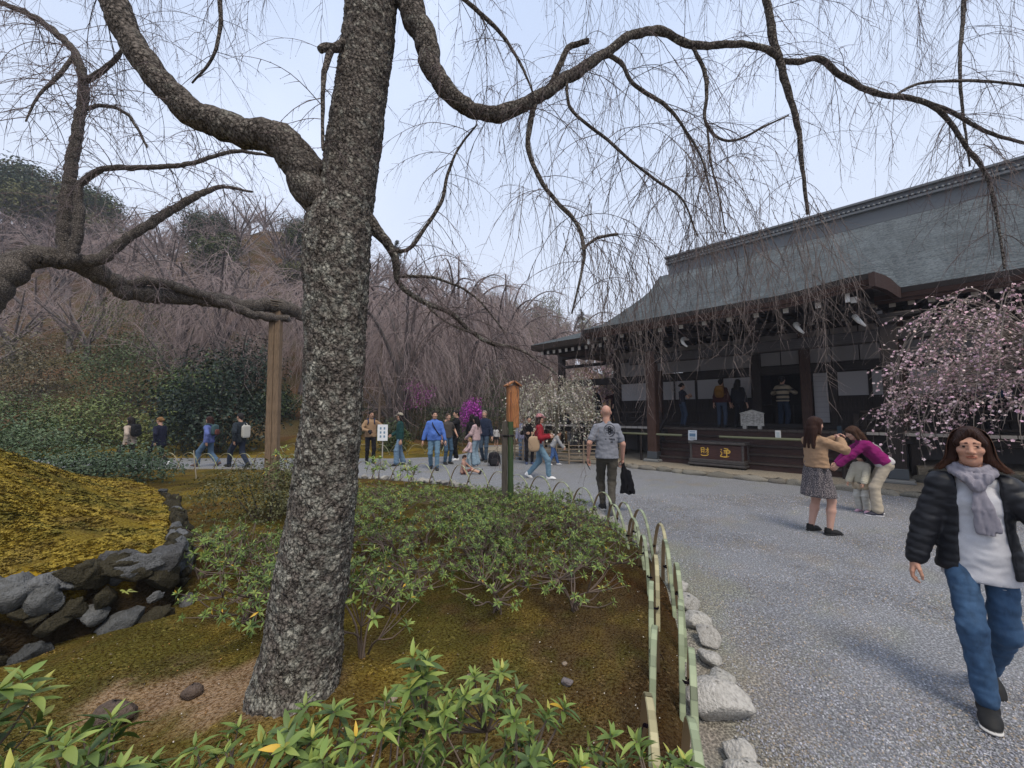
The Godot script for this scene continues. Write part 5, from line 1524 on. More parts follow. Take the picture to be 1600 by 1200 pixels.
# ---------------------------------------------------------------- hoop fences and signs
func hoop_mesh(w: float, h: float, k: int) -> ArrayMesh:     # a split bamboo strip bent into an arch
	var m := MB.new()
	var n := 30
	var pts := []
	for i in n + 1:
		var a := PI * i / n
		pts.append(Vector3(-cos(a) * w * 0.5 * (1.0 if cos(a) * cos(a) < 0.98 else 1.02), h * (1.0 - pow(absf(cos(a)), 2.3)) if i > 0 and i < n else -0.1, 0.0))
	for i in n:
		var a: Vector3 = pts[i]; var b: Vector3 = pts[i + 1]
		var ta: Vector3 = (pts[mini(i + 1, n)] - pts[maxi(i - 1, 0)]).normalized(); var tb: Vector3 = (pts[mini(i + 2, n)] - pts[i]).normalized()
		var na := Vector3(-ta.y, ta.x, 0); var nb := Vector3(-tb.y, tb.x, 0)
		var t := 0.0045; var hw := 0.0165
		var v := 0.9 + 0.2 * sin(i * 1.7 + k)
		var outc := Color(0.30, 0.345, 0.215) * v if k % 3 != 2 else Color(0.40, 0.36, 0.21) * v
		var node := (i + k * 3) % 9 == 4
		if node: outc *= 0.6
		var e := 0.0025 if node else 0.0
		m.col = outc
		var z := Vector3(0, 0, hw)
		m.quad(a + na * (t + e) + z * 0.75, b + nb * (t + e) + z * 0.75, b + nb * (t + e) - z * 0.75, a + na * (t + e) - z * 0.75)
		m.col = outc * 0.85
		m.quad(a + na * 0.001 + z, b + nb * 0.001 + z, b + nb * (t + e) + z * 0.75, a + na * (t + e) + z * 0.75)
		m.quad(a + na * (t + e) - z * 0.75, b + nb * (t + e) - z * 0.75, b + nb * 0.001 - z, a + na * 0.001 - z)
		m.col = Color(0.30, 0.21, 0.12)
		m.quad(b - nb * t + z, a - na * t + z, a - na * t - z, b - nb * t - z)
		m.quad(a - na * t + z, b - nb * t + z, b + nb * 0.001 + z, a + na * 0.001 + z)
		m.quad(b - nb * t - z, a - na * t - z, a + na * 0.001 - z, b + nb * 0.001 - z)
	return m.mesh()
func twine_mesh() -> ArrayMesh:
	var m := MB.new()
	m.col = Color(0.012, 0.011, 0.012)
	var ps := PackedVector3Array(); var rs := PackedFloat32Array()
	for k in 26:
		var a := TAU * k / 8.0
		ps.append(Vector3(cos(a) * 0.026, -0.006 + k * 0.0006, sin(a) * 0.022)); rs.append(0.0035)
	m.tube(ps, rs, 5)
	m.tube(PackedVector3Array([Vector3(0.02, 0, 0.018), Vector3(0.035, -0.01, 0.03), Vector3(0.045, -0.035, 0.035)]), PackedFloat32Array([0.003, 0.003, 0.002]), 4)
	return m.mesh()
func hoop_fence(label: String, line: Array, first: float, last: float, h: float, span: float, gap: float) -> void:
	var o := thing("hoop_fence", label, "fence")
	var ms := []
	for k in 5: ms.append(hoop_mesh(span, h, k))
	var tw := twine_mesh()
	var bm := mat("split_bamboo", Color.WHITE, 0.45, {"vc": true})
	var total := 0.0
	var seg := []
	for i in line.size() - 1:
		seg.append(total)
		total += (line[i + 1] as Vector2).distance_to(line[i])
	var pos := func(s: float):
		for i in range(seg.size() - 1, -1, -1):
			if s >= seg[i] or i == 0:
				var l: float = (line[i + 1] as Vector2).distance_to(line[i])
				return (line[i] as Vector2).lerp(line[i + 1], (s - seg[i]) / l)
	var s := first
	var k := 0
	while s < minf(last, total - span):
		var a: Vector2 = pos.call(s); var b: Vector2 = pos.call(s + span)
		var c := (a + b) * 0.5
		var q := part("hoop", ms[rng.randi() % 5], bm, o)
		q.position = Vector3(c.x, maxf(bed_height(c.x, c.y), 0.0) - 0.01, c.y)
		q.rotation = Vector3(rn(-0.05, 0.05), atan2(-(b.y - a.y), b.x - a.x), rn(-0.02, 0.02))
		q.scale = Vector3(1, rn(0.95, 1.05), 1)
		var side := Vector3(-(b - a).y, 0, (b - a).x).normalized() * (0.009 if k % 2 else -0.009)
		q.position += side * 1.6
		if k > 0:
			var t := part("twine", tw, M.tuft, o)
			var m: Vector2 = pos.call(s + (span - gap) * 0.5)
			t.position = Vector3(m.x, q.position.y + h * 0.36, m.y)
			t.rotation.y = rn(0, TAU)
		s += gap
		k += 1
func offset_line(from: int, to: int, d: float) -> Array:
	var r := []
	for i in range(from, to + 1):
		var t: Vector2 = (BED[mini(i + 1, BED.size() - 1)] - BED[maxi(i - 1, 0)]).normalized()
		var nn := Vector2(t.y, -t.x)
		if not Geometry2D.is_point_in_polygon(BED[i] + nn * 0.05, BED): nn = -nn
		r.append(BED[i] + nn * d)
	return r
func fences() -> void:
	rng.seed = 15
	var outer := offset_line(0, 13, 0.1)
	outer.insert(0, Vector2(0.57, -1.15))
	hoop_fence("long bamboo hoop fence along the stone edge beside the gravel", outer, 0.0, 99.0, 0.5, 0.74, 0.57)
	var inner := offset_line(0, 5, 0.28)
	inner.insert(0, Vector2(0.45, -1.12))
	hoop_fence("short inner row of bamboo hoops standing on the brown moss", inner, 0.22, 99.0, 0.45, 0.7, 0.6)
	hoop_fence("bamboo hoop fence on the far side of the path behind the crowd", [Vector2(-9.5, -14.9), Vector2(-4.4, -14.8), Vector2(-2.8, -15.4), Vector2(-2.0, -17.0)], 0.0, 99.0, 0.5, 0.8, 0.68)
	# stake at the left path
	var sk := MB.new()
	sk.col = Color(0.42, 0.36, 0.26)
	var w := gr(307, 752)
	sk.rod(Vector3(0, -0.05, 0), Vector3(-0.12, 0.72, 0), 0.014, 0.012, 6)
	solo("stake", sk.mesh(), M.twig, "thin leaning bamboo stake on moss before the walkers' path", "stake").position = Vector3(w.x, 0.04, w.z)
	# signpost in the bed
	var b := gr(793, 800)
	var sp := thing("signpost", "orange-brown gabled wooden marker on a dark post tied to a green bamboo pole", "signpost", Vector3(b.x, bed_height(b.x, b.z), b.z), 0.0)
	var darkv := wood("post_dark", lin(0.10, 0.085, 0.07), 0.85, "y")
	var m := MB.new()
	m.bbox(Vector3(-0.05, 0.72, 0), Vector3(0.1, 1.5, 0.1), 0.008)
	part("post", m.mesh(), darkv, sp)
	m = MB.new()
	var ps := PackedVector3Array(); var rs := PackedFloat32Array()
	for y in [-0.05, 0.3, 0.305, 0.315, 0.62, 0.625, 0.635, 0.95, 0.955, 0.965, 1.25, 1.255, 1.265, 1.46]:
		ps.append(Vector3(0.052, y, 0.01)); rs.append(0.05)
	m.tube(ps, rs, 14)
	part("bamboo_pole", m.mesh(), mat("bamboo_green", lin(0.045, 0.075, 0.03), 0.35), sp)
	m = MB.new()
	m.bbox(Vector3(0, 1.22, 0.0), Vector3(0.24, 0.03, 0.14), 0.008)
	part("binding", m.mesh(), mat("black_tie", g(0.08), 0.7), sp)
	var cedar := wood("cedar", lin(0.46, 0.19, 0.07), 0.6, "y", 0.12)
	m = MB.new()
	m.bbox(Vector3(0.09, 1.72, -0.08), Vector3(0.20, 0.74, 0.12), 0.006, Basis(Vector3.UP, 0.35))
	var bd := part("board", m.mesh(), cedar, sp)
	m = MB.new()
	m.bbox(Vector3(0.055, 1.70, 0.0), Vector3(0.03, 0.55, 0.012), 0.003, Basis(Vector3.UP, 0.35))
	part("ridge_strip", m.mesh(), wood("cedar_dark", lin(0.30, 0.11, 0.045), 0.6, "y", 0.12), bd)
	for s in [-1, 1]:
		m = MB.new()
		m.bbox(Vector3(0.09, 2.125, -0.08) + Basis(Vector3.UP, 0.35) * Vector3(s * 0.068, 0, 0), Vector3(0.165, 0.026, 0.2), 0.004, Basis(Vector3.UP, 0.35) * Basis(Vector3.BACK, -s * 0.55))
		part("roof_board", m.mesh(), cedar, bd)
	# white sign on a stake beyond the path
	b = gr(597, 728)
	var ws := thing("white_sign", "small white sign board on a thin stake beside the man in tan", "sign", b)
	m = MB.new()
	m.rod(Vector3(0, -0.02, 0), Vector3(0, 0.8, 0), 0.022, 0.022, 6)
	part("stake", m.mesh(), mat("stake_grey", lin(0.35, 0.33, 0.3)), ws)
	m = MB.new()
	m.bbox(Vector3(0, 1.06, 0.03), Vector3(0.33, 0.52, 0.02), 0.004)
	part("board", m.mesh(), mat("sheet_white", lin(0.72, 0.74, 0.76), 0.6), ws)
	m = MB.new()
	for k in 3:
		for q in 2: m.bbox(Vector3(-0.06 + q * 0.12, 1.2 - k * 0.13, 0.043), Vector3(0.05, 0.07, 0.004), 0.001)
	part("pictograms", m.mesh(), mat("print_blue", lin(0.14, 0.24, 0.34), 0.6), ws, "stuff")
	# slim pole propping the far weeping cherry
	for p in [[592, 655, 20.0, 5.2, "slim upright pole propping the far cherry, seen just right of the trunk"], [616, 640, 21.0, 4.8, "second slim pole propping the far cherry behind the green jacket"]]:
		w = at(p[0], p[1], p[2])
		m = MB.new()
		m.col = Color(0.22, 0.17, 0.13)
		m.rod(Vector3(0, -0.1, 0), Vector3(0.04, p[3], 0), 0.075, 0.06, 8)
		solo("prop_pole", m.mesh(), M.twig, p[4], "pole", "poles propping the far cherry").position = Vector3(w.x, 0.2, w.z)
	# low twig fence round the white plum
	var lf := thing("low_fence", "low rustic fence of weathered bamboo rails round the white plum", "fence")
	var line := [Vector2(-0.2, -14.6), Vector2(0.7, -13.6), Vector2(1.9, -13.0), Vector2(3.4, -13.1), Vector2(4.0, -14.0)]
	var oldb := mat("bamboo_dry", lin(0.27, 0.21, 0.15), 0.7)
	for i in line.size() - 1:
		for k in 5:
			m = MB.new()
			var a: Vector2 = line[i]; var c: Vector2 = line[i + 1]
			m.rod(Vector3(a.x, 0.1 + k * 0.13 + rn(-0.02, 0.02), a.y), Vector3(c.x, 0.1 + k * 0.13 + rn(-0.02, 0.02), c.y), 0.017, 0.015, 6)
			part("rail", m.mesh(), oldb, lf)
	for i in line.size() - 1:
		for k in 3:
			var a: Vector2 = (line[i] as Vector2).lerp(line[i + 1], k / 3.0)
			m = MB.new()
			m.rod(Vector3(a.x, -0.02, a.y + 0.03), Vector3(a.x, 0.76, a.y + 0.03), 0.026, 0.024, 7)
			part("fence_post", m.mesh(), oldb, lf)

# ---------------------------------------------------------------- figures: distance fields meshed as surface nets
class Field:
	var o: Vector3
	var h: float
	var nx: int; var ny: int; var nz: int
	var val := PackedFloat32Array()
	var tg := PackedByteArray()
	func _init(lo: Vector3, hi: Vector3, cell: float) -> void:
		o = lo; h = cell
		nx = int((hi.x - lo.x) / h) + 2; ny = int((hi.y - lo.y) / h) + 2; nz = int((hi.z - lo.z) / h) + 2
		val.resize(nx * ny * nz); val.fill(1.0); tg.resize(nx * ny * nz)
	func cap(a: Vector3, b: Vector3, ra: float, rb: float, k := 0.03, tag := 0, flat := 1.0, ax := Vector3.BACK, quilt := 0.0, nq := 6.0) -> void:   # tapered capsule, flattened along ax
		var g := 1.0 / flat - 1.0
		var m := maxf(ra, rb) + k + h * 2.0
		var lo := (a.min(b) - Vector3.ONE * m - o) / h; var hi := (a.max(b) + Vector3.ONE * m - o) / h
		var i0 := clampi(int(lo.x), 0, nx - 1); var i1 := clampi(int(hi.x) + 1, 0, nx - 1)
		var j0 := clampi(int(lo.y), 0, ny - 1); var j1 := clampi(int(hi.y) + 1, 0, ny - 1)
		var k0 := clampi(int(lo.z), 0, nz - 1); var k1 := clampi(int(hi.z) + 1, 0, nz - 1)
		var a2 := a + ax * (a.dot(ax) * g); var ab := b + ax * (b.dot(ax) * g) - a2
		var inv := 1.0 / maxf(ab.length_squared(), 1e-9)
		for kk in range(k0, k1 + 1):
			for jj in range(j0, j1 + 1):
				var id := (kk * ny + jj) * nx + i0
				for ii in range(i0, i1 + 1):
					var p := o + Vector3(ii, jj, kk) * h
					if g != 0.0: p += ax * (p.dot(ax) * g)
					p -= a2
					var t := clampf(p.dot(ab) * inv, 0.0, 1.0)
					var d := (p - ab * t).length() - ra - (rb - ra) * t
					if quilt > 0.0: d -= quilt * absf(sin(PI * nq * t))
					var v := val[id]
					if d < v: tg[id] = tag
					var e := k - absf(v - d)
					val[id] = minf(v, d) - (e * e / (4.0 * k) if e > 0.0 else 0.0)
					id += 1
	func ell(c: Vector3, r: Vector3, k := 0.02, tag := 0, sub := false) -> void:
		var m := Vector3.ONE * (k + h * 2.0) + r
		var lo := (c - m - o) / h; var hi := (c + m - o) / h
		var rm := minf(r.x, minf(r.y, r.z))
		for kk in range(clampi(int(lo.z), 0, nz - 1), clampi(int(hi.z) + 1, 0, nz - 1) + 1):
			for jj in range(clampi(int(lo.y), 0, ny - 1), clampi(int(hi.y) + 1, 0, ny - 1) + 1):
				for ii in range(clampi(int(lo.x), 0, nx - 1), clampi(int(hi.x) + 1, 0, nx - 1) + 1):
					var id := (kk * ny + jj) * nx + ii
					var p := o + Vector3(ii, jj, kk) * h - c
					var q := p / r
					var l := q.length()
					var d := (l - 1.0) * l / maxf((q / r).length(), 1e-6) if l > 0.001 else -rm
					var v := val[id]
					if sub:
						var e := k - absf(v + d)
						val[id] = maxf(v, -d) + (e * e / (4.0 * k) if e > 0.0 else 0.0)
					else:
						if d < v: tg[id] = tag
						var e := k - absf(v - d)
						val[id] = minf(v, d) - (e * e / (4.0 * k) if e > 0.0 else 0.0)
	func cut(n: Vector3, c: float) -> void:      # keeps n . p < c
		for kk in nz:
			for jj in ny:
				for ii in nx:
					var d := n.dot(o + Vector3(ii, jj, kk) * h) - c
					var id := (kk * ny + jj) * nx + ii
					if d > val[id]: val[id] = d
	func folds(f: FastNoiseLite, amp: float, s: Vector3) -> void:
		var lim := h * 2.5 + amp
		for id in val.size():
			if absf(val[id]) < lim:
				var ii := id % nx; var jj := (id / nx) % ny; var kk := id / (nx * ny)
				val[id] += f.get_noise_3dv((o + Vector3(ii, jj, kk) * h) * s) * amp
	func nets(m: MB, cols: Array, t := Transform3D()) -> void:
		var at := PackedInt32Array()
		at.resize(val.size()); at.fill(-1)
		var sl := nx * ny
		var lim := h * 3.2
		for kk in nz - 1:
			for jj in ny - 1:
				var id := (kk * ny + jj) * nx
				for ii in nx - 1:
					var v0 := val[id]
					if v0 < lim and v0 > -lim:
						var v1 := val[id + 1]; var v2 := val[id + nx]; var v3 := val[id + nx + 1]
						var v4 := val[id + sl]; var v5 := val[id + sl + 1]; var v6 := val[id + sl + nx]; var v7 := val[id + sl + nx + 1]
						var s := int(v0 < 0) + int(v1 < 0) + int(v2 < 0) + int(v3 < 0) + int(v4 < 0) + int(v5 < 0) + int(v6 < 0) + int(v7 < 0)
						if s > 0 and s < 8:
							var p := Vector3.ZERO
							var c := 0
							if (v0 < 0) != (v1 < 0): p += Vector3(v0 / (v0 - v1), 0, 0); c += 1
							if (v2 < 0) != (v3 < 0): p += Vector3(v2 / (v2 - v3), 1, 0); c += 1
							if (v4 < 0) != (v5 < 0): p += Vector3(v4 / (v4 - v5), 0, 1); c += 1
							if (v6 < 0) != (v7 < 0): p += Vector3(v6 / (v6 - v7), 1, 1); c += 1
							if (v0 < 0) != (v2 < 0): p += Vector3(0, v0 / (v0 - v2), 0); c += 1
							if (v1 < 0) != (v3 < 0): p += Vector3(1, v1 / (v1 - v3), 0); c += 1
							if (v4 < 0) != (v6 < 0): p += Vector3(0, v4 / (v4 - v6), 1); c += 1
							if (v5 < 0) != (v7 < 0): p += Vector3(1, v5 / (v5 - v7), 1); c += 1
							if (v0 < 0) != (v4 < 0): p += Vector3(0, 0, v0 / (v0 - v4)); c += 1
							if (v1 < 0) != (v5 < 0): p += Vector3(1, 0, v1 / (v1 - v5)); c += 1
							if (v2 < 0) != (v6 < 0): p += Vector3(0, 1, v2 / (v2 - v6)); c += 1
							if (v3 < 0) != (v7 < 0): p += Vector3(1, 1, v3 / (v3 - v7)); c += 1
							p = p / c
							var g := Vector3(v1 + v3 + v5 + v7 - v0 - v2 - v4 - v6, v2 + v3 + v6 + v7 - v0 - v1 - v4 - v5, v4 + v5 + v6 + v7 - v0 - v1 - v2 - v3)
							var near := id + (1 if p.x > 0.5 else 0) + (nx if p.y > 0.5 else 0) + (sl if p.z > 0.5 else 0)
							m.col = cols[tg[near]]
							at[id] = m.vert(t * (o + (Vector3(ii, jj, kk) + p) * h), (t.basis * g).normalized())
					id += 1
		for kk in range(1, nz - 1):
			for jj in range(1, ny - 1):
				var id := (kk * ny + jj) * nx + 1
				for ii in range(1, nx - 1):
					var v0 := val[id]
					if v0 < lim and v0 > -lim:
						var s := v0 < 0
						if s != (val[id + 1] < 0): q4(m, at[id - nx - sl], at[id - sl], at[id], at[id - nx], s)
						if s != (val[id + nx] < 0): q4(m, at[id - 1 - sl], at[id - 1], at[id], at[id - sl], s)
						if s != (val[id + sl] < 0): q4(m, at[id - 1 - nx], at[id - nx], at[id], at[id - 1], s)
					id += 1
	func q4(m: MB, a: int, b: int, c: int, d: int, s: bool) -> void:
		if a < 0 or b < 0 or c < 0 or d < 0: return
		if s: m.ix.append_array([a, c, b, a, d, c])
		else: m.ix.append_array([a, b, c, a, c, d])

var heads := {}
func head_mb(cell: float) -> MB:      # centred between the ears, facing +Z; colours are: skin 1, lips, brows, eyes
	var key := "head%f" % cell
	if heads.has(key): return heads[key]
	var f := Field.new(Vector3(-0.11, -0.19, -0.13), Vector3(0.11, 0.14, 0.145), cell)
	f.ell(Vector3(0, 0.03, -0.012), Vector3(0.076, 0.092, 0.094), 0.02)
	f.ell(Vector3(0, -0.028, 0.026), Vector3(0.057, 0.082, 0.066), 0.03)
	f.cap(Vector3(-0.022, -0.082, 0.04), Vector3(0.022, -0.082, 0.04), 0.026, 0.026, 0.03)
	f.cap(Vector3(0, -0.094, 0.058), Vector3(0, -0.09, 0.066), 0.02, 0.016, 0.025)
	f.cap(Vector3(0, -0.2, -0.035), Vector3(0, -0.06, -0.02), 0.056, 0.052, 0.03)
	f.cap(Vector3(-0.036, 0.032, 0.074), Vector3(0.036, 0.032, 0.074), 0.013, 0.013, 0.02)
	for s in [-1.0, 1.0]:
		f.ell(Vector3(s * 0.043, -0.018, 0.06), Vector3(0.022, 0.02, 0.022), 0.025)
		f.ell(Vector3(s * 0.031, 0.012, 0.101), Vector3(0.019, 0.012, 0.014), 0.012, 0, true)
		f.ell(Vector3(s * 0.079, -0.002, -0.012), Vector3(0.011, 0.031, 0.019), 0.012)
	f.cap(Vector3(0, 0.02, 0.086), Vector3(0, -0.022, 0.106), 0.009, 0.013, 0.015)
	for s in [-1.0, 1.0]: f.ell(Vector3(s * 0.013, -0.027, 0.097), Vector3(0.009, 0.008, 0.01), 0.012)
	f.cap(Vector3(-0.016, -0.054, 0.082), Vector3(0.016, -0.054, 0.082), 0.0075, 0.0075, 0.012, 1)
	f.cap(Vector3(-0.008, -0.053, 0.089), Vector3(0.008, -0.053, 0.089), 0.008, 0.008, 0.01, 1)
	f.ell(Vector3(0, -0.0535, 0.1), Vector3(0.022, 0.0022, 0.012), 0.004, 0, true)
	for s in [-1.0, 1.0]:
		f.ell(Vector3(s * 0.031, 0.011, 0.0765), Vector3(0.0135, 0.0125, 0.0135), 0.004, 2)
		f.cap(Vector3(s * 0.016, 0.033, 0.088), Vector3(s * 0.047, 0.033, 0.074), 0.0062, 0.004, 0.006, 3)
		f.cap(Vector3(s * 0.017, 0.0195, 0.089), Vector3(s * 0.044, 0.019, 0.079), 0.0042, 0.0036, 0.006)
		f.cap(Vector3(s * 0.018, 0.003, 0.087), Vector3(s * 0.043, 0.004, 0.078), 0.0042, 0.004, 0.007)
	var m := MB.new()
	f.nets(m, [Color(1, 1, 1), Color(0.84, 0.6, 0.58), Color(0.75, 0.85, 0.98), Color(0.16, 0.13, 0.13)])
	for i in m.v.size():      # iris and pupil
		var p := m.v[i]
		for s in [-1.0, 1.0]:
			if m.c[i].b > 0.95 and m.c[i].r < 0.9 and Vector2(p.x - s * 0.031, p.y - 0.011).length() < 0.0078: m.c[i] = Color(0.04, 0.035, 0.03)
	heads[key] = m
	return m
func hand_mb(cell: float, curl: float) -> MB:      # wrist at the origin, fingers along -Y, palm towards +Z, thumb on +X
	var key := "hand%f_%f" % [cell, curl]
	if heads.has(key): return heads[key]
	var f := Field.new(Vector3(-0.06, -0.2, -0.035), Vector3(0.09, 0.03, 0.1), cell)
	f.cap(Vector3(0, 0.01, 0), Vector3(0, -0.03, 0), 0.025, 0.03, 0.015, 0, 0.72)
	for i in 4:
		var x := 0.03 - i * 0.02
		f.cap(Vector3(x * 0.5, -0.025, 0), Vector3(x, -0.083, 0), 0.015, 0.0115, 0.012)
		var l: float = [0.068, 0.077, 0.071, 0.055][i]
		var p := Vector3(x, -0.085, 0.0)
		var a := curl * 0.35
		for s in 3:
			var q = p + Vector3((0.25 - i * 0.16) * 0.06, -cos(a), sin(a)) * l * [0.45, 0.31, 0.24][s]
			f.cap(p, q, [0.0095, 0.0085, 0.0078][s], [0.0085, 0.0078, 0.0068][s], 0.003)
			p = q
			a += curl * [0.75, 0.6, 0.0][s]
	var tp := Vector3(0.02, -0.025, 0.008)
	var t1 := Vector3(0.047, -0.058, 0.022 + curl * 0.006)
	var t2 := Vector3(0.055 - curl * 0.012, -0.087, 0.034 + curl * 0.012)
	f.cap(tp, t1, 0.017, 0.011, 0.012)
	f.cap(t1, t2, 0.0105, 0.009, 0.004)
	f.cap(t2, t2 + Vector3(-0.004 - curl * 0.008, -0.022, 0.008), 0.009, 0.007, 0.004)
	var m := MB.new()
	f.nets(m, [Color.WHITE])
	heads[key] = m
	return m
func hair_mesh(style: String, cell: float) -> ArrayMesh:
	var key := style + "%f" % cell
	if heads.has(key): return heads[key]
	var f := Field.new(Vector3(-0.16, -0.44, -0.2), Vector3(0.16, 0.17, 0.15), cell)
	f.ell(Vector3(0, 0.036, -0.018), Vector3(0.086, 0.1, 0.1), 0.02)
	if style == "short": f.cap(Vector3(0, -0.02, -0.07), Vector3(0, -0.06, -0.06), 0.05, 0.035, 0.03)
	f.cut(Vector3(0, -0.5, 0.866), 0.036)
	if style != "short": f.ell(Vector3(0, 0.055, 0.03), Vector3(0.08, 0.062, 0.066), 0.02)
	f.cut(Vector3(0, -0.62, 0.784), 0.045 if style != "short" else 0.06)
	if style in ["bob", "long"]:
		for s in [-1.0, 1.0]:
			f.cap(Vector3(s * 0.066, 0.03, -0.005), Vector3(s * 0.082, -0.12, -0.015), 0.03, 0.026, 0.03)
			f.cap(Vector3(s * 0.03, 0.0, -0.075), Vector3(s * 0.045, -0.13, -0.085), 0.045, 0.045, 0.03)
	if style == "long":
		for s in [-1.0, 0.0, 1.0]: f.cap(Vector3(s * 0.05, -0.06, -0.085), Vector3(s * 0.075, -0.33, -0.115), 0.045, 0.026, 0.03)
	if style == "bun": f.ell(Vector3(0, 0.02, -0.125), Vector3(0.045, 0.045, 0.04), 0.015)
	if style == "pony":
		f.ell(Vector3(0, 0.01, -0.11), Vector3(0.03, 0.03, 0.03), 0.015)
		f.cap(Vector3(0, 0.0, -0.13), Vector3(0.01, -0.2, -0.13), 0.03, 0.02, 0.015)
	var n := FastNoiseLite.new()
	n.frequency = 1.0; n.seed = 3
	f.folds(n, 0.007, Vector3(70, 7, 70))
	var m := MB.new()
	f.nets(m, [Color.WHITE])
	heads[key] = m.mesh()
	return heads[key]
func cap_mesh() -> ArrayMesh:
	if heads.has("cap"): return heads.cap
	var f := Field.new(Vector3(-0.12, -0.03, -0.15), Vector3(0.12, 0.17, 0.22), 0.007)
	f.ell(Vector3(0, 0.05, -0.012), Vector3(0.092, 0.092, 0.108), 0.01)
	f.cut(Vector3(0, -1, 0.05), -0.035)
	f.cap(Vector3(-0.025, 0.046, 0.09), Vector3(0.025, 0.046, 0.09), 0.06, 0.06, 0.008, 0, 0.2, Vector3(0, 1, 0.3).normalized())
	f.cap(Vector3(-0.02, 0.036, 0.13), Vector3(0.02, 0.036, 0.13), 0.048, 0.048, 0.01, 0, 0.18, Vector3(0, 1, 0.3).normalized())
	var m := MB.new()
	f.nets(m, [Color.WHITE])
	heads.cap = m.mesh()
	return heads.cap
func shoe_mb(cell: float) -> MB:      # ankle above the origin, sole on y = 0, toe towards +Z
	var key := "shoe%f" % cell
	if heads.has(key): return heads[key]
	var f := Field.new(Vector3(-0.08, -0.03, -0.12), Vector3(0.08, 0.14, 0.24), cell)
	f.cap(Vector3(0, 0.095, -0.025), Vector3(0, 0.04, -0.03), 0.042, 0.042, 0.02)
	f.cap(Vector3(0, 0.05, -0.02), Vector3(0.004, 0.035, 0.1), 0.043, 0.04, 0.03, 0, 0.9, Vector3.UP)
	f.cap(Vector3(0.004, 0.032, 0.07), Vector3(0.004, 0.024, 0.135), 0.045, 0.038, 0.03, 0, 0.7, Vector3.UP)
	f.cap(Vector3(0, 0.012, -0.04), Vector3(0.004, 0.012, 0.14), 0.047, 0.047, 0.006, 1, 0.34, Vector3.UP)
	f.cut(Vector3.DOWN, 0.0)
	f.cut(Vector3.UP, 0.105)
	var m := MB.new()
	f.nets(m, [Color.WHITE, Color(0.999, 0.5, 0.25)])
	heads[key] = m
	return m
func ik(a: Vector3, t: Vector3, l1: float, l2: float, pole: Vector3) -> Array:
	var d := t - a
	var l := minf(d.length(), (l1 + l2) * 0.999)
	var dir := d.normalized()
	var x := (l1 * l1 - l2 * l2 + l * l) / (2.0 * l)
	var hgt := sqrt(maxf(0.0, l1 * l1 - x * x))
	var pp := (pole - dir * pole.dot(dir)).normalized()
	return [a + dir * x + pp * hgt, a + dir * l]
var foldn := FastNoiseLite.new()
func cloth(key: String, c: Color, rough := 0.9) -> StandardMaterial3D:
	var t := noise_tex("weave", 512, 0.35, 2, [[0.0, g(0.82)], [1.0, g(1.0)]], FastNoiseLite.TYPE_VALUE)
	return mat("cloth_" + key, c.linear_to_srgb(), rough, {"tex": t, "scale": 6.0, "rim": 0.25, "spec": 0.2})
func skin_mat() -> StandardMaterial3D:
	var m := mat("skin", Color.WHITE, 0.55, {"vc": true, "spec": 0.35})
	m.subsurf_scatter_enabled = true; m.subsurf_scatter_strength = 0.08
	return m
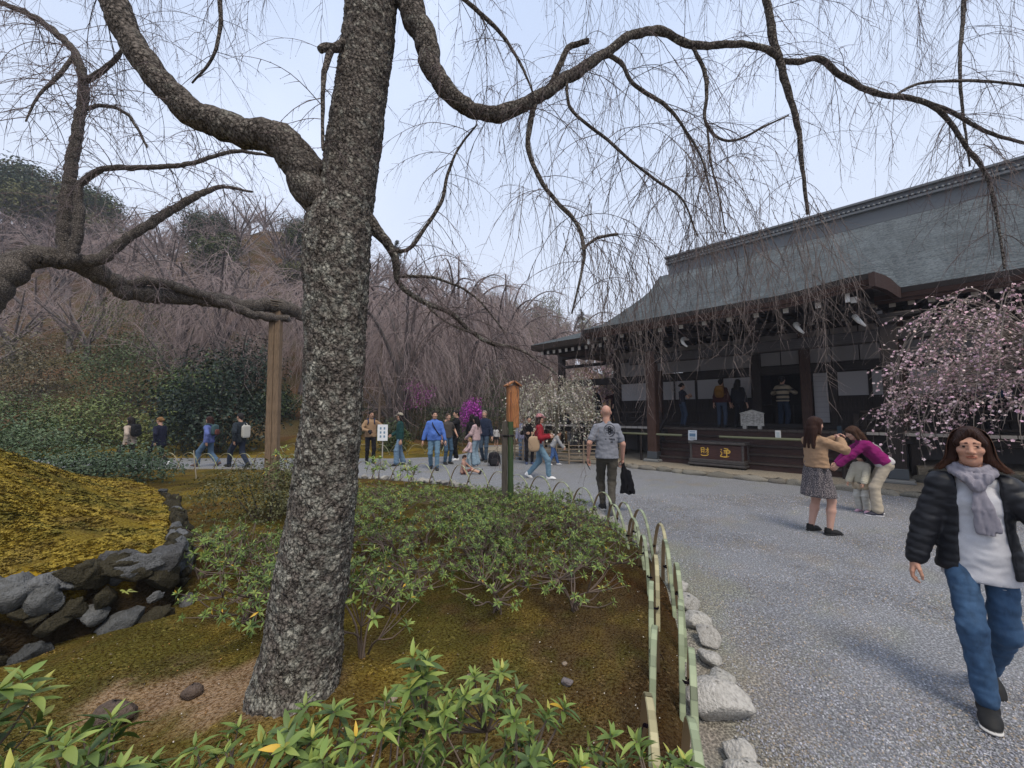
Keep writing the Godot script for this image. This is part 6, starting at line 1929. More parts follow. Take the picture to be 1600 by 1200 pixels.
func person(s: Dictionary) -> Node3D:
	var o := thing("person", s.label, "person", s.at, s.get("yaw", 0.0), s.get("group", ""))
	var k: float = s.get("h", 1.7) / 1.75
	o.scale = Vector3.ONE * k
	var cell: float = s.get("cell", 0.024)
	var near := cell < 0.016
	var skin: Color = s.get("skin", Color(0.47, 0.28, 0.20))
	var drop: float = s.get("drop", 0.0)
	var lean: float = s.get("lean", 0.0)
	var P := Vector3(0, 0.95 - drop, s.get("pz", 0.0))
	var sb := Basis(Vector3.UP, s.get("twist", 0.0)) * Basis(Vector3.RIGHT, lean)
	var up := sb.y
	var w: float = s.get("wide", 1.0)
	var N := P + up * 0.5
	var C := P + up * 0.27
	var fwd := sb.z
	var side := sb.x
	var hb := sb * Basis(Vector3.RIGHT, -lean * 0.75 + s.get("nod", 0.0)) * Basis(Vector3.UP, s.get("look", 0.0)) * Basis.from_scale(Vector3(s.get("slim", 1.0), 1.0, 1.0))
	var H := N + (up * 0.6 + Vector3.UP * 0.4).normalized() * 0.165 + fwd * 0.02
	var sh := []; var el := []; var wr := []; var hip := []; var kn := []; var an := []
	for q in 2:
		var x := 1.0 if q == 0 else -1.0      # 0 = the person's left
		sh.append(N + side * x * 0.152 * w - up * 0.075)
		var ht: Vector3 = s.get(["hl", "hr"][q], Vector3(x * 0.27, 0.84, 0.06))
		var r := ik(sh[q], ht, 0.285, 0.255, s.get(["el", "er"][q], Vector3(x * 0.5, -0.2, -0.6)))
		el.append(r[0]); wr.append(r[1])
		hip.append(P + side * x * 0.088 + Vector3(0, -0.04, 0))
		var at2: Vector3 = s.get(["fl", "fr"][q], Vector3(x * 0.1, 0.08, 0.0))
		r = ik(hip[q], at2, 0.43, 0.42, s.get(["kl", "kr"][q], Vector3(x * 0.12, 0, 1)))
		kn.append(r[0]); an.append(r[1])
	var lo := Vector3(1e9, 1e9, 1e9); var hi := -lo
	for p in sh + el + wr + hip + kn + an + [H, P, N]:
		lo = lo.min(p); hi = hi.max(p)
	lo -= Vector3(0.24, 0.13, 0.24); hi += Vector3(0.24, 0.15, 0.24)
	var top: Dictionary = s.get("top", {}); var bot: Dictionary = s.get("bot", {})
	var bare: bool = bot.get("kind", "") in ["skirt", "shorts"]
	# the body under the clothes
	var f := Field.new(lo, hi, cell)
	f.cap(N - up * 0.06, H - up * 0.04 - fwd * 0.015, 0.062, 0.05, 0.03)
	f.cap(C - up * 0.2, N - up * 0.15, 0.118 * w, 0.122 * w, 0.04, 1, 0.6, fwd)
	f.cap(sh[0], sh[1], 0.045, 0.045, 0.04, 1)
	for q in 2:
		f.cap(sh[q], el[q], 0.046, 0.040, 0.02)
		f.cap(el[q], wr[q], 0.041, 0.027, 0.02)
		var fat := 1.0 if bare else 0.86
		f.cap(hip[q], (hip[q] as Vector3).lerp(kn[q], 0.4), 0.08 * fat, 0.07 * fat, 0.03, 2)
		f.cap((hip[q] as Vector3).lerp(kn[q], 0.4), kn[q], 0.07 * fat, 0.056 * fat, 0.03)
		f.cap(kn[q], kn[q].lerp(an[q], 0.35), 0.054 * fat, 0.058 * fat, 0.02)
		f.cap(kn[q].lerp(an[q], 0.35), an[q], 0.058 * fat, 0.036, 0.02)
	f.cap(hip[0], hip[1], 0.075, 0.075, 0.05, 2)
	var body := MB.new()
	f.nets(body, [skin, s.get("under", top.get("c", skin)), s.get("under", bot.get("c", skin))])
	body.add(head_mb(s.get("headcell", 0.0085)), Transform3D(hb, H), skin)
	for q in 2:
		var d: Vector3 = (wr[q] - el[q]).normalized()
		var z: Vector3 = s.get(["pl", "pr"][q], side * (-1.0 if q == 0 else 1.0) * 1.0)
		z = (z - d * z.dot(d)).normalized()
		var xx := (-d).cross(z)
		var b := Basis(xx if q == 0 else xx, -d, z)
		var thumb: float = 1.0 if xx.dot(s.get("thumb", fwd + up * 0.3)) > 0 else -1.0
		b.x *= thumb
		body.add(hand_mb(0.003 if near else 0.0046, s.get(["cl", "cr"][q], 0.55)), Transform3D(b, wr[q] + d * 0.012), skin)
	part("body", body.mesh(), skin_mat(), o)
	var hm := cloth("hair%s" % s.get("hair_c", Color(0.02, 0.016, 0.014)), s.get("hair_c", Color(0.02, 0.016, 0.014)), 0.5)
	if s.get("hair", "short") != "none":
		var hq := part("hair", hair_mesh(s.get("hair", "short"), 0.007 if near else 0.011), hm, o)
		hq.transform = Transform3D(hb, H)
	if s.has("cap"):
		var hq := part("cap", cap_mesh(), cloth("cap%s" % s.cap, s.cap), o)
		hq.transform = Transform3D(hb, H)
	# lower garment
	if bot:
		f = Field.new(lo, hi, cell)
		var bw: float = bot.get("w", 1.0)
		if bot.kind == "skirt":
			var l: float = bot.get("l", 0.42)
			f.cap(P + up * 0.08, P - Vector3(0, 0.1, 0), 0.160 * w, 0.192 * w, 0.03, 0, 0.66)
			f.cap(P - Vector3(0, 0.1, 0), P - Vector3(0, l + 0.1, 0), 0.192 * w, 0.26 * w, 0.04, 0, 0.78)
			f.folds(foldn, 0.04, Vector3(9, 1.2, 9))
			f.cut(Vector3.DOWN, -(P.y - l))
		else:
			f.cap(hip[0] + Vector3(0, 0.04, 0), hip[1] + Vector3(0, 0.04, 0), 0.08 * w, 0.08 * w, 0.05, 0, 1.0, fwd)
			f.cap(P, P + up * 0.08, 0.155 * w, 0.14 * w, 0.05, 0, 0.66, fwd)
			for q in 2:
				f.cap(hip[q], kn[q], 0.084 * w, 0.068 * bw, 0.03)
				if bot.kind == "shorts": continue
				f.cap(kn[q], kn[q].lerp(an[q], 0.93), 0.068 * bw, 0.056 * bw * bot.get("flare", 1.0), 0.03)
			f.folds(foldn, bot.get("fold", 0.012), Vector3(8, 13, 8))
		var m := MB.new()
		f.nets(m, [Color.WHITE])
		part(bot.kind, m.mesh(), bot.get("mat") if bot.has("mat") else cloth("b%s" % bot.c, bot.c), o)
	# upper garment
	if top:
		f = Field.new(lo, hi, cell)
		var l: float = top.get("l", 0.06)
		var e: float = top.get("r", 0.0)
		f.cap(P - up * l, C, (0.174 + e) * w * top.get("hem", 1.0), (0.146 + e) * w, 0.05, 0, 0.66, fwd, top.get("quilt", 0.0), 7.0)
		f.cap(C, N - up * 0.15, (0.146 + e) * w, (0.15 + e) * w, 0.05, 0, 0.68, fwd, top.get("quilt", 0.0), 3.0)
		if top.has("belly"): f.ell(P + up * 0.1 + fwd * 0.075, Vector3(0.13, 0.14, top.belly), 0.06)
		f.cap(sh[0] - up * 0.005, sh[1] - up * 0.005, 0.05 + e * 0.6, 0.05 + e * 0.6, 0.05)
		f.cap(N - up * 0.05, N + up * top.get("collar", 0.0), 0.066 + e * 0.5, 0.064, 0.03)
		var fr: float = top.get("sleeve", 1.0)
		for q in 2:
			var u: Vector3 = el[q] if fr > 0.5 else (sh[q] as Vector3).lerp(el[q], fr * 2.0)
			f.cap(sh[q], u, 0.056 + e * 0.6, 0.051 + e * 0.6, 0.03, 0, 1.0, Vector3.BACK, top.get("quilt", 0.0), 5.0)
			if fr > 0.5: f.cap(el[q], (el[q] as Vector3).lerp(wr[q], (fr - 0.5) * 1.94), 0.051 + e * 0.6, 0.038 + e * 0.7, 0.025, 0, 1.0, Vector3.BACK, top.get("quilt", 0.0), 5.0)
		f.folds(foldn, 0.012 if not top.has("quilt") else 0.008, Vector3(9, 12, 9))
		f.cut(-up, -(P - up * l).dot(up))
		if top.has("open"):      # an open front: the solid is cut back so that the shirt shows
			var ow: float = top.open
			for kk in f.nz:
				for jj in f.ny:
					for ii in f.nx:
						var p := f.o + Vector3(ii, jj, kk) * f.h - P
						var zz := p.dot(fwd)
						var xx2 = p.dot(side) - top.get("openx", 0.0)
						var dd := maxf(absf(xx2) - ow * (1.0 + 0.25 * clampf(0.25 - p.dot(up), 0.0, 0.4) / 0.4), 0.015 - zz)
						var id := (kk * f.ny + jj) * f.nx + ii
						if -dd > f.val[id]: f.val[id] = -dd
		var m := MB.new()
		f.nets(m, [Color.WHITE])
		part(top.get("kind", "shirt"), m.mesh(), top.get("mat") if top.has("mat") else cloth("t%s" % top.c, top.c, top.get("rough", 0.9)), o)
	# shoes follow the shank
	var sc: Color = s.get("shoe", Color(0.02, 0.02, 0.022)); var so: Color = s.get("sole", sc)
	for q in 2:
		var m := MB.new()
		var src := shoe_mb(0.006 if near else 0.012)
		m.add(src, Transform3D())
		for i in m.c.size(): m.c[i] = so if m.c[i].b < 0.6 else sc
		var sq := part("shoe", m.mesh(), mat("shoe", Color.WHITE, 0.7, {"vc": true}), o)
		var pitch: float = s.get(["tl", "tr"][q], 0.0)
		var fb := Basis(Vector3.UP, (0.15 if q == 0 else -0.15) + s.get(["yl", "yr"][q], 0.0)) * Basis(Vector3.RIGHT, pitch)
		sq.transform = Transform3D(fb, an[q] - fb.y * 0.08 + Vector3(0, 0.0, 0))
	o.set_meta("joints", 0)
	o.remove_meta("joints")
	figure = {"P": P, "N": N, "C": C, "H": H, "hb": hb, "up": up, "fwd": fwd, "side": side, "wr": wr, "el": el, "sh": sh, "kn": kn, "an": an, "k": k, "xf": o.transform, "lo": lo, "hi": hi}
	return o
var figure := {}
func soft(m: MB, c: Vector3, s: Vector3, b := Basis(), pw := 0.5) -> void:     # a rounded block
	var t := func(x: float): return signf(x) * pow(absf(x), pw)
	m.grid(21, 13, func(i: int, j: int):
		var a := -TAU * i / 20.0; var e := PI * j / 12.0
		return c + b * (Vector3(t.call(cos(a)) * t.call(sin(e)), t.call(cos(e)), t.call(sin(a)) * t.call(sin(e))) * s))
func worn(called: String, label: String, cat: String) -> Node3D:      # a thing carried by the figure just built, in its axes
	var o := thing(called, label, cat)
	o.transform = figure.xf
	return o
func backpack(label: String, c: Color, s := 1.0, c2 := Color(0, 0, 0, 0)) -> void:
	var o := worn("backpack", label, "backpack")
	var p: Vector3 = figure.C + figure.up * 0.06 - figure.fwd * 0.185
	var b := Basis(figure.side, figure.up, figure.fwd)
	var m := MB.new()
	soft(m, p, Vector3(0.15, 0.22, 0.085) * s, b, 0.55)
	var cm := cloth("bag%s" % c, c, 0.75)
	part("bag", m.mesh(), cm, o)
	m = MB.new()
	soft(m, p - figure.fwd * 0.08 - figure.up * 0.07, Vector3(0.11, 0.11, 0.04) * s, b, 0.55)
	part("pocket", m.mesh(), cloth("bag%s" % (c2 if c2.a > 0 else c * 0.8), c2 if c2.a > 0 else c * 0.8, 0.75), o)
	for x in [-1.0, 1.0]:
		m = MB.new()
		var q: Vector3 = figure.N + figure.side * x * 0.1
		var cv := curve([p + figure.up * 0.18 + figure.side * x * 0.07 + figure.fwd * 0.04, q + figure.up * 0.03, q - figure.up * 0.1 + figure.fwd * 0.13, p - figure.up * 0.1 + figure.side * x * 0.16 + figure.fwd * 0.1], 0.04, [0.018, 0.02, 0.02, 0.014])
		m.tube(cv[0], cv[1], 6)
		part("strap", m.mesh(), cm, o)
func strap(pts: Array, c: Color, parent: Node3D, r := 0.014) -> void:
	var m := MB.new()
	var rs := []
	for p in pts: rs.append(r)
	var cv := curve(pts, 0.04, rs)
	m.tube(cv[0], cv[1], 6)
	part("strap", m.mesh(), cloth("bag%s" % c, c, 0.75), parent)
func people() -> void:
	rng.seed = 8
	foldn.frequency = 1.0; foldn.fractal_octaves = 2; foldn.seed = 12
	var jean := Color(0.10, 0.17, 0.27); var pale := Color(0.26, 0.36, 0.45); var dk := Color(0.018, 0.018, 0.022)
	var walkL := {"fl": Vector3(0.08, 0.09, 0.3), "fr": Vector3(-0.08, 0.13, -0.3), "tl": -0.15, "tr": 0.5, "drop": 0.05, "hl": Vector3(0.25, 0.86, -0.12), "hr": Vector3(-0.25, 0.88, 0.2)}
	var go := func(label: String, x: float, y: float, h: float, yaw: float, o: Dictionary, f := 0.0):
		var d := {"label": label, "at": gr(x, y, f), "h": h, "yaw": yaw}
		d.merge(o)
		return person(d)
	var mix := func(a: Dictionary, b: Dictionary): 
		var r := a.duplicate()
		r.merge(b, true)
		return r
	# four walkers on the far left path
	go.call("person in a beige jacket and black backpack leading the four walkers on the left path", 200, 728, 1.62, -PI / 2, mix.call(walkL, {"top": {"c": Color(0.50, 0.41, 0.34), "l": 0.16, "r": 0.02, "hem": 1.1, "kind": "jacket"}, "bot": {"kind": "trousers", "c": Color(0.09, 0.085, 0.08)}, "shoe": Color(0.6, 0.6, 0.6), "hair": "bob"}))
	backpack("black backpack on the back of the person in the beige jacket", Color(0.02, 0.021, 0.023))
	go.call("fair-haired person in a navy coat, black trousers and white trainers on the left path", 246, 729, 1.62, -PI / 2 - 0.1, mix.call(walkL, {"hair": "bun", "hair_c": Color(0.22, 0.12, 0.05), "top": {"c": Color(0.018, 0.02, 0.04), "l": 0.2, "r": 0.015, "hem": 1.2, "kind": "coat"}, "bot": {"kind": "trousers", "c": dk, "w": 0.85}, "shoe": Color(0.65, 0.66, 0.68), "hr": Vector3(-0.26, 0.8, 0.1)}))
	go.call("person in a blue patterned sweater and wide jeans on the left path", 324, 729, 1.64, -PI / 2, mix.call(walkL, {"hair": "bob", "hair_c": Color(0.04, 0.018, 0.014), "top": {"c": Color(0.13, 0.17, 0.42), "l": 0.1, "r": 0.02, "kind": "sweater"}, "bot": {"kind": "jeans", "c": jean, "w": 1.15, "flare": 1.3}, "shoe": Color(0.10, 0.06, 0.05)}))
	backpack("small teal and brown backpack worn by the person in the blue sweater", Color(0.06, 0.11, 0.12), 0.85, Color(0.16, 0.06, 0.05))
	go.call("person in a dark grey jacket, last of the four walkers on the left path", 372, 730, 1.75, -PI / 2 - 0.35, mix.call(walkL, {"top": {"c": Color(0.028, 0.036, 0.045), "l": 0.12, "r": 0.025, "kind": "jacket"}, "bot": {"kind": "trousers", "c": Color(0.03, 0.04, 0.065), "w": 1.1}, "hair_c": Color(0.03, 0.028, 0.028)}))
	var tb := worn("tote_bag", "white cloth tote bag hanging behind the last of the left walkers", "bag")
	var m := MB.new()
	soft(m, figure.C - figure.fwd * 0.18 - figure.up * 0.06 + figure.side * -0.06, Vector3(0.13, 0.2, 0.05), Basis(figure.side, figure.up, figure.fwd), 0.4)
	part("bag", m.mesh(), cloth("tote", Color(0.55, 0.54, 0.5)), tb)
	strap([figure.C - figure.fwd * 0.18 + figure.up * 0.12 - figure.side * 0.12, figure.sh[1] + figure.up * 0.07, figure.C - figure.fwd * 0.16 + figure.up * 0.12 - figure.side * 0.0], Color(0.55, 0.54, 0.5), tb, 0.01)
	# the crowd in the middle
	go.call("person in a tan jacket and black trousers holding a camera, left of the crowd", 578, 724, 1.77, 0.45, {"hair": "short", "skin": Color(0.38, 0.22, 0.15), "top": {"c": Color(0.36, 0.235, 0.14), "l": 0.08, "r": 0.025, "kind": "jacket"}, "bot": {"kind": "trousers", "c": dk}, "hr": Vector3(-0.1, 1.08, 0.22), "hl": Vector3(0.33, 1.0, 0.12), "el": Vector3(1, -0.1, -0.4), "er": Vector3(-1, -0.3, -0.2), "look": 0.3})
	var cm := worn("camera", "black camera held at the waist by the person in the tan jacket", "camera")
	m = MB.new()
	m.bbox(Vector3(-0.05, 1.07, 0.27), Vector3(0.13, 0.09, 0.06), 0.015)
	part("camera_body", m.mesh(), cloth("blk", dk, 0.5), cm)
	m = MB.new()
	m.rod(Vector3(-0.05, 1.06, 0.29), Vector3(-0.05, 1.0, 0.38), 0.036, 0.036, 12)
	part("lens", m.mesh(), cloth("blk", dk, 0.5), cm)
	backpack("navy backpack worn by the person in the tan jacket, its straps showing", Color(0.03, 0.04, 0.09))
	go.call("person in a pale cap, dark green jacket and wide blue jeans beside the white sign", 624, 727, 1.71, -1.1, {"hair": "long", "cap": Color(0.38, 0.34, 0.27), "top": {"c": Color(0.018, 0.062, 0.06), "l": 0.08, "r": 0.025, "kind": "jacket"}, "bot": {"kind": "jeans", "c": Color(0.16, 0.25, 0.36), "w": 1.2, "flare": 1.35}, "fl": Vector3(0.11, 0.08, 0.12), "fr": Vector3(-0.1, 0.08, -0.15), "hr": Vector3(-0.12, 1.0, 0.24), "hl": Vector3(0.26, 0.82, 0.02)})
	var blue: Node3D = go.call("stout person in a bright blue shirt and blue jeans walking towards the camera", 678, 733, 1.78, 0.12, {"hair": "short", "wide": 1.16, "top": {"c": Color(0.10, 0.20, 0.58), "l": 0.08, "r": 0.02, "belly": 0.11}, "bot": {"kind": "jeans", "c": Color(0.14, 0.24, 0.34), "w": 1.05}, "fl": Vector3(0.1, 0.08, 0.2), "fr": Vector3(-0.1, 0.1, -0.12), "tr": 0.25, "drop": 0.015, "hl": Vector3(0.33, 0.84, 0.1), "hr": Vector3(-0.33, 0.84, 0.04), "look": 0.3})
	strap([figure.N + figure.side * -0.07 + figure.up * 0.03, figure.C + figure.side * -0.03 + figure.fwd * 0.15 + figure.up * 0.1, figure.P + figure.side * 0.14 + figure.fwd * 0.14 + figure.up * 0.1, figure.P + figure.side * 0.19 + figure.up * 0.06], dk, blue, 0.016)
	go.call("person in a grey-brown vest and blue jeans just right of the blue-shirted one", 699, 725, 1.69, 0.7, {"hair": "short", "hair_c": Color(0.09, 0.06, 0.045), "top": {"c": Color(0.085, 0.075, 0.068), "l": 0.06, "sleeve": 0.3, "r": 0.01, "kind": "vest"}, "bot": {"kind": "jeans", "c": Color(0.065, 0.12, 0.19)}, "hl": Vector3(0.28, 1.0, 0.14)})
	go.call("tall person all in black with white trainers in the middle of the crowd", 713, 719, 1.80, -1.2, {"hair": "short", "top": {"c": Color(0.014, 0.014, 0.016), "l": 0.12, "r": 0.02}, "bot": {"kind": "trousers", "c": Color(0.012, 0.012, 0.014), "w": 1.1}, "shoe": Color(0.7, 0.7, 0.7), "hl": Vector3(0.16, 1.35, 0.35), "hr": Vector3(-0.14, 1.2, 0.32)})
	go.call("dark-haired person in a pink and white top and pale wide jeans beside a toddler", 744, 728, 1.60, -2.0, {"hair": "long", "hair_c": Color(0.012, 0.011, 0.012), "top": {"c": Color(0.55, 0.40, 0.41), "l": 0.06, "r": 0.025, "kind": "sweater"}, "bot": {"kind": "jeans", "c": pale, "w": 1.3, "flare": 1.5}, "shoe": Color(0.6, 0.52, 0.5), "hl": Vector3(0.16, 0.98, 0.3), "hr": Vector3(-0.2, 1.15, 0.25)})
	go.call("fair-haired toddler standing in front of the pale wide jeans", 734, 729, 0.92, -1.2, {"hair": "bob", "hair_c": Color(0.33, 0.22, 0.10), "top": {"c": Color(0.58, 0.42, 0.42), "l": 0.1, "r": 0.04}, "bot": {"kind": "trousers", "c": Color(0.32, 0.4, 0.45), "w": 1.3}, "hr": Vector3(-0.2, 0.95, 0.3), "hl": Vector3(0.2, 0.95, 0.3)})
	go.call("person in a navy sweater and grey-blue jeans stepping at the right of the crowd", 757, 721, 1.79, -0.25, {"hair": "short", "hair_c": Color(0.28, 0.22, 0.18), "wide": 1.08, "top": {"c": Color(0.025, 0.034, 0.062), "l": 0.08, "r": 0.02, "kind": "sweater"}, "bot": {"kind": "jeans", "c": Color(0.06, 0.09, 0.13)}, "fl": Vector3(0.1, 0.08, 0.14), "fr": Vector3(-0.09, 0.1, -0.1), "hl": Vector3(0.3, 0.84, 0.08)})
	go.call("person with dark hair in a black coat turned away behind the toddler's carer", 737, 716, 1.66, 2.6, {"hair": "bob", "top": {"c": Color(0.014, 0.014, 0.017), "l": 0.2, "r": 0.03, "kind": "coat"}, "bot": {"kind": "trousers", "c": dk}})
	go.call("child in a short-sleeved top and shorts sitting on the gravel with legs out", 726, 741, 1.02, PI / 2, {"hair": "short", "hair_c": Color(0.035, 0.02, 0.014), "drop": 0.83, "pz": -0.1, "lean": 0.12, "top": {"c": Color(0.42, 0.25, 0.20), "l": 0.05, "sleeve": 0.35, "r": 0.02}, "bot": {"kind": "shorts", "c": Color(0.22, 0.09, 0.08)}, "fl": Vector3(0.14, 0.1, 0.72), "fr": Vector3(-0.12, 0.1, 0.7), "kl": Vector3(0.2, 1, 0), "kr": Vector3(-0.2, 1, 0), "tl": -1.2, "tr": -1.2, "hr": Vector3(-0.25, 0.05, 0.12), "hl": Vector3(0.18, 0.22, 0.4), "nod": 0.3})
	go.call("small child in a white top and black skirt far off on the branch path", 775, 699, 1.05, 2.9, {"hair": "bob", "top": {"c": Color(0.6, 0.6, 0.62), "l": 0.1, "r": 0.04}, "bot": {"kind": "skirt", "c": dk, "l": 0.3}, "cell": 0.03})
	var bp := thing("backpack", "black backpack standing on the gravel right of the crowd", "backpack", gr(772, 728))
	m = MB.new()
	soft(m, Vector3(0, 0.22, 0), Vector3(0.18, 0.225, 0.11), Basis(Vector3.BACK, 0.06), 0.6)
	part("bag", m.mesh(), cloth("blk", dk, 0.7), bp)
	m = MB.new()
	soft(m, Vector3(0.02, 0.14, 0.1), Vector3(0.13, 0.11, 0.05), Basis(), 0.6)
	part("pocket", m.mesh(), cloth("blk2", Color(0.03, 0.03, 0.034), 0.7), bp)
	for x in [-1.0, 1.0]: strap([Vector3(x * 0.08, 0.42, -0.05), Vector3(x * 0.17, 0.3, -0.14), Vector3(x * 0.2, 0.03, -0.1)], dk, bp)
	strap([Vector3(-0.05, 0.43, 0), Vector3(0, 0.49, 0), Vector3(0.05, 0.43, 0)], dk, bp, 0.01)
	go.call("person in a lavender top and light jeans half hidden behind the signpost", 816, 718, 1.56, 0.3, {"hair": "short", "hair_c": Color(0.2, 0.16, 0.13), "top": {"c": Color(0.42, 0.42, 0.58), "l": 0.1, "r": 0.02}, "bot": {"kind": "jeans", "c": Color(0.22, 0.31, 0.45)}, "hl": Vector3(0.2, 1.0, 0.2), "fl": Vector3(0.1, 0.08, 0.15)})
	go.call("person dressed in black standing between lavender top and red jacket", 827, 725, 1.60, 0.1, {"hair": "short", "top": {"c": Color(0.013, 0.013, 0.015), "l": 0.16, "r": 0.02}, "bot": {"kind": "trousers", "c": dk}, "shoe": Color(0.05, 0.07, 0.14), "hl": Vector3(0.14, 1.12, 0.2), "hr": Vector3(-0.14, 1.12, 0.2)})
	var red: Node3D = go.call("person in a pink cap, red jacket and blue jeans striding right on the gravel", 843, 748, 1.72, PI / 2 - 0.15, {"cell": 0.02, "hair": "bob", "hair_c": Color(0.03, 0.018, 0.014), "cap": Color(0.52, 0.24, 0.25), "top": {"c": Color(0.28, 0.022, 0.032), "l": -0.02, "r": 0.025, "kind": "jacket"}, "bot": {"kind": "jeans", "c": Color(0.17, 0.28, 0.37), "w": 1.15}, "shoe": Color(0.7, 0.7, 0.7), "fl": Vector3(0.08, 0.12, -0.3), "fr": Vector3(-0.08, 0.08, 0.25), "tl": 0.55, "tr": -0.1, "drop": 0.045, "hl": Vector3(0.14, 1.12, 0.26), "hr": Vector3(-0.14, 1.1, 0.26), "er": Vector3(-0.7, -0.6, -0.5), "el": Vector3(0.7, -0.6, -0.5)})
	m = MB.new()
	soft(m, figure.P + figure.up * 0.04, Vector3(0.165, 0.075, 0.125), Basis(figure.side, figure.up, figure.fwd), 0.6)
	part("shirt_hem", m.mesh(), cloth("hemgrey", Color(0.45, 0.44, 0.43)), red)
	tb = worn("tote_bag", "straw coloured shoulder bag at the side of the red-jacketed person", "bag")
	m = MB.new()
	soft(m, figure.P - figure.side * 0.26 - figure.fwd * 0.12 + figure.up * 0.02, Vector3(0.06, 0.2, 0.15), Basis(figure.side, figure.up, figure.fwd), 0.6)
	part("bag", m.mesh(), cloth("straw", Color(0.48, 0.34, 0.22)), tb)
	strap([figure.P - figure.side * 0.26 - figure.fwd * 0.2 + figure.up * 0.18, figure.sh[1] + figure.up * 0.07 - figure.side * 0.0, figure.P - figure.side * 0.26 - figure.fwd * 0.02 + figure.up * 0.18], Color(0.48, 0.34, 0.22), tb, 0.012)
	go.call("child in a grey hooded top and blue jeans leaning forward behind the red jacket", 864, 727, 1.18, 1.5, {"hair": "short", "lean": 0.5, "top": {"c": Color(0.40, 0.40, 0.41), "l": 0.08, "r": 0.04}, "bot": {"kind": "jeans", "c": Color(0.08, 0.15, 0.34), "w": 1.2}, "shoe": Color(0.6, 0.6, 0.62), "fl": Vector3(0.1, 0.08, 0.25), "fr": Vector3(-0.1, 0.1, -0.2), "hl": Vector3(0.2, 0.9, 0.5), "hr": Vector3(-0.2, 0.85, 0.5)})
	# the bald man walking away
	var bald: Node3D = go.call("bald person in a grey printed tee and olive trousers walking away on the gravel", 950, 800, 1.86, PI - 0.12, {"cell": 0.0145, "headcell": 0.006, "hair": "none", "skin": Color(0.50, 0.28, 0.21), "wide": 1.04, "top": {"c": Color(0.27, 0.28, 0.32), "l": 0.07, "sleeve": 0.36, "r": 0.012, "kind": "shirt"}, "bot": {"kind": "trousers", "c": Color(0.085, 0.076, 0.062), "w": 1.0, "flare": 0.9}, "shoe": Color(0.016, 0.016, 0.017), "sole": Color(0.5, 0.49, 0.47), "fl": Vector3(0.06, 0.08, 0.16), "fr": Vector3(-0.03, 0.16, -0.26), "tr": 0.75, "kr": Vector3(-0.1, 0, 1), "drop": 0.025, "hl": Vector3(0.3, 0.86, 0.03), "hr": Vector3(-0.25, 0.84, 0.03), "cl": 1.0, "cr": 1.1})
	var pr := MB.new()
	pr.col = Color.WHITE
	var pc: Vector3 = figure.C + figure.up * 0.115 - figure.fwd * 0.112 - figure.side * 0.035
	var ring := func(rx: float, ry: float, rot: float, r: float):
		var ps := PackedVector3Array(); var rs := PackedFloat32Array()
		for i in 37:
			var a := TAU * i / 36.0
			var e := Vector2(cos(a) * rx, sin(a) * ry).rotated(rot)
			ps.append(pc + figure.side * e.x + figure.up * e.y + figure.fwd * (0.9 * e.x * e.x)); rs.append(r)
		pr.tube(ps, rs, 5, false)
	ring.call(0.085, 0.098, 0.0, 0.005)
	for k in 3: ring.call(0.066, 0.026, PI * k / 3.0 + PI / 6, 0.0055)
	ring.call(0.014, 0.014, 0.0, 0.008)
	for r in 2:
		for k in 5:
			if r == 1 and (k == 0 or k == 4): continue
			var q: Vector3 = pc - figure.up * (0.145 + r * 0.042) + figure.side * ((k - 2) * 0.032) - figure.fwd * 0.002
			for st in [[-0.01, 0.013, -0.01, -0.013], [-0.01, 0.013, 0.01, 0.011], [0.01, 0.011, 0.008 if k % 2 else -0.006, -0.012], [-0.01, -0.001, 0.009, 0.0]]:
				pr.tube(PackedVector3Array([q + figure.side * st[0] + figure.up * st[1], q + figure.side * st[2] + figure.up * st[3]]), PackedFloat32Array([0.0038, 0.0038]), 4, false)
	part("shirt_print", pr.mesh(), cloth("print", Color(0.02, 0.022, 0.03)), bald)
	var jk := worn("jacket", "black jacket carried hanging from the bald person's right-hand side", "jacket")
	var f := Field.new(Vector3(-0.6, 0.2, -0.25), Vector3(-0.1, 0.95, 0.3), 0.014)
	var hw: Vector3 = figure.wr[1] + Vector3(-0.02, -0.08, 0.0)
	f.cap(hw, hw + Vector3(-0.03, -0.2, -0.02), 0.035, 0.085, 0.04, 0, 0.5)
	f.cap(hw + Vector3(-0.03, -0.18, -0.02), hw + Vector3(-0.04, -0.42, -0.03), 0.085, 0.115, 0.04, 0, 0.4)
	f.cap(hw + Vector3(-0.08, -0.15, 0.02), hw + Vector3(-0.12, -0.44, 0.03), 0.045, 0.05, 0.02)
	f.cut(Vector3.DOWN, -(hw.y - 0.46))
	f.folds(foldn, 0.035, Vector3(12, 5, 12))
	m = MB.new()
	f.nets(m, [Color.WHITE])
	part("cloth", m.mesh(), cloth("blkjk", Color(0.010, 0.010, 0.012)), jk)
	var ph := worn("phone", "dark framed phone held low in the bald person's left-hand side", "phone")
	m = MB.new()
	m.bbox(figure.wr[0] + Vector3(0.005, -0.13, 0.02), Vector3(0.012, 0.15, 0.08), 0.004, Basis(Vector3.FORWARD, 0.5))
	part("case", m.mesh(), cloth("blk", dk, 0.5), ph)
	var wt := MB.new()
	wt.tube(PackedVector3Array([figure.wr[0] + Vector3(0, 0.03, 0), figure.wr[0] + Vector3(0, 0.055, 0)]), PackedFloat32Array([0.038, 0.04]), 14)
	part("watch_strap", wt.mesh(), cloth("blk", dk, 0.5), bald)
	# the woman with the phone
	var dots := mat("dotted_cloth", Color.WHITE, 0.9, {"tex": noise_tex("dots", 512, 0.06, 1, [[0.0, g(0.14)], [0.62, Color(0.15, 0.14, 0.17)], [0.68, Color(0.66, 0.62, 0.62)], [1.0, Color(0.75, 0.7, 0.68)]]), "scale": 2.6})
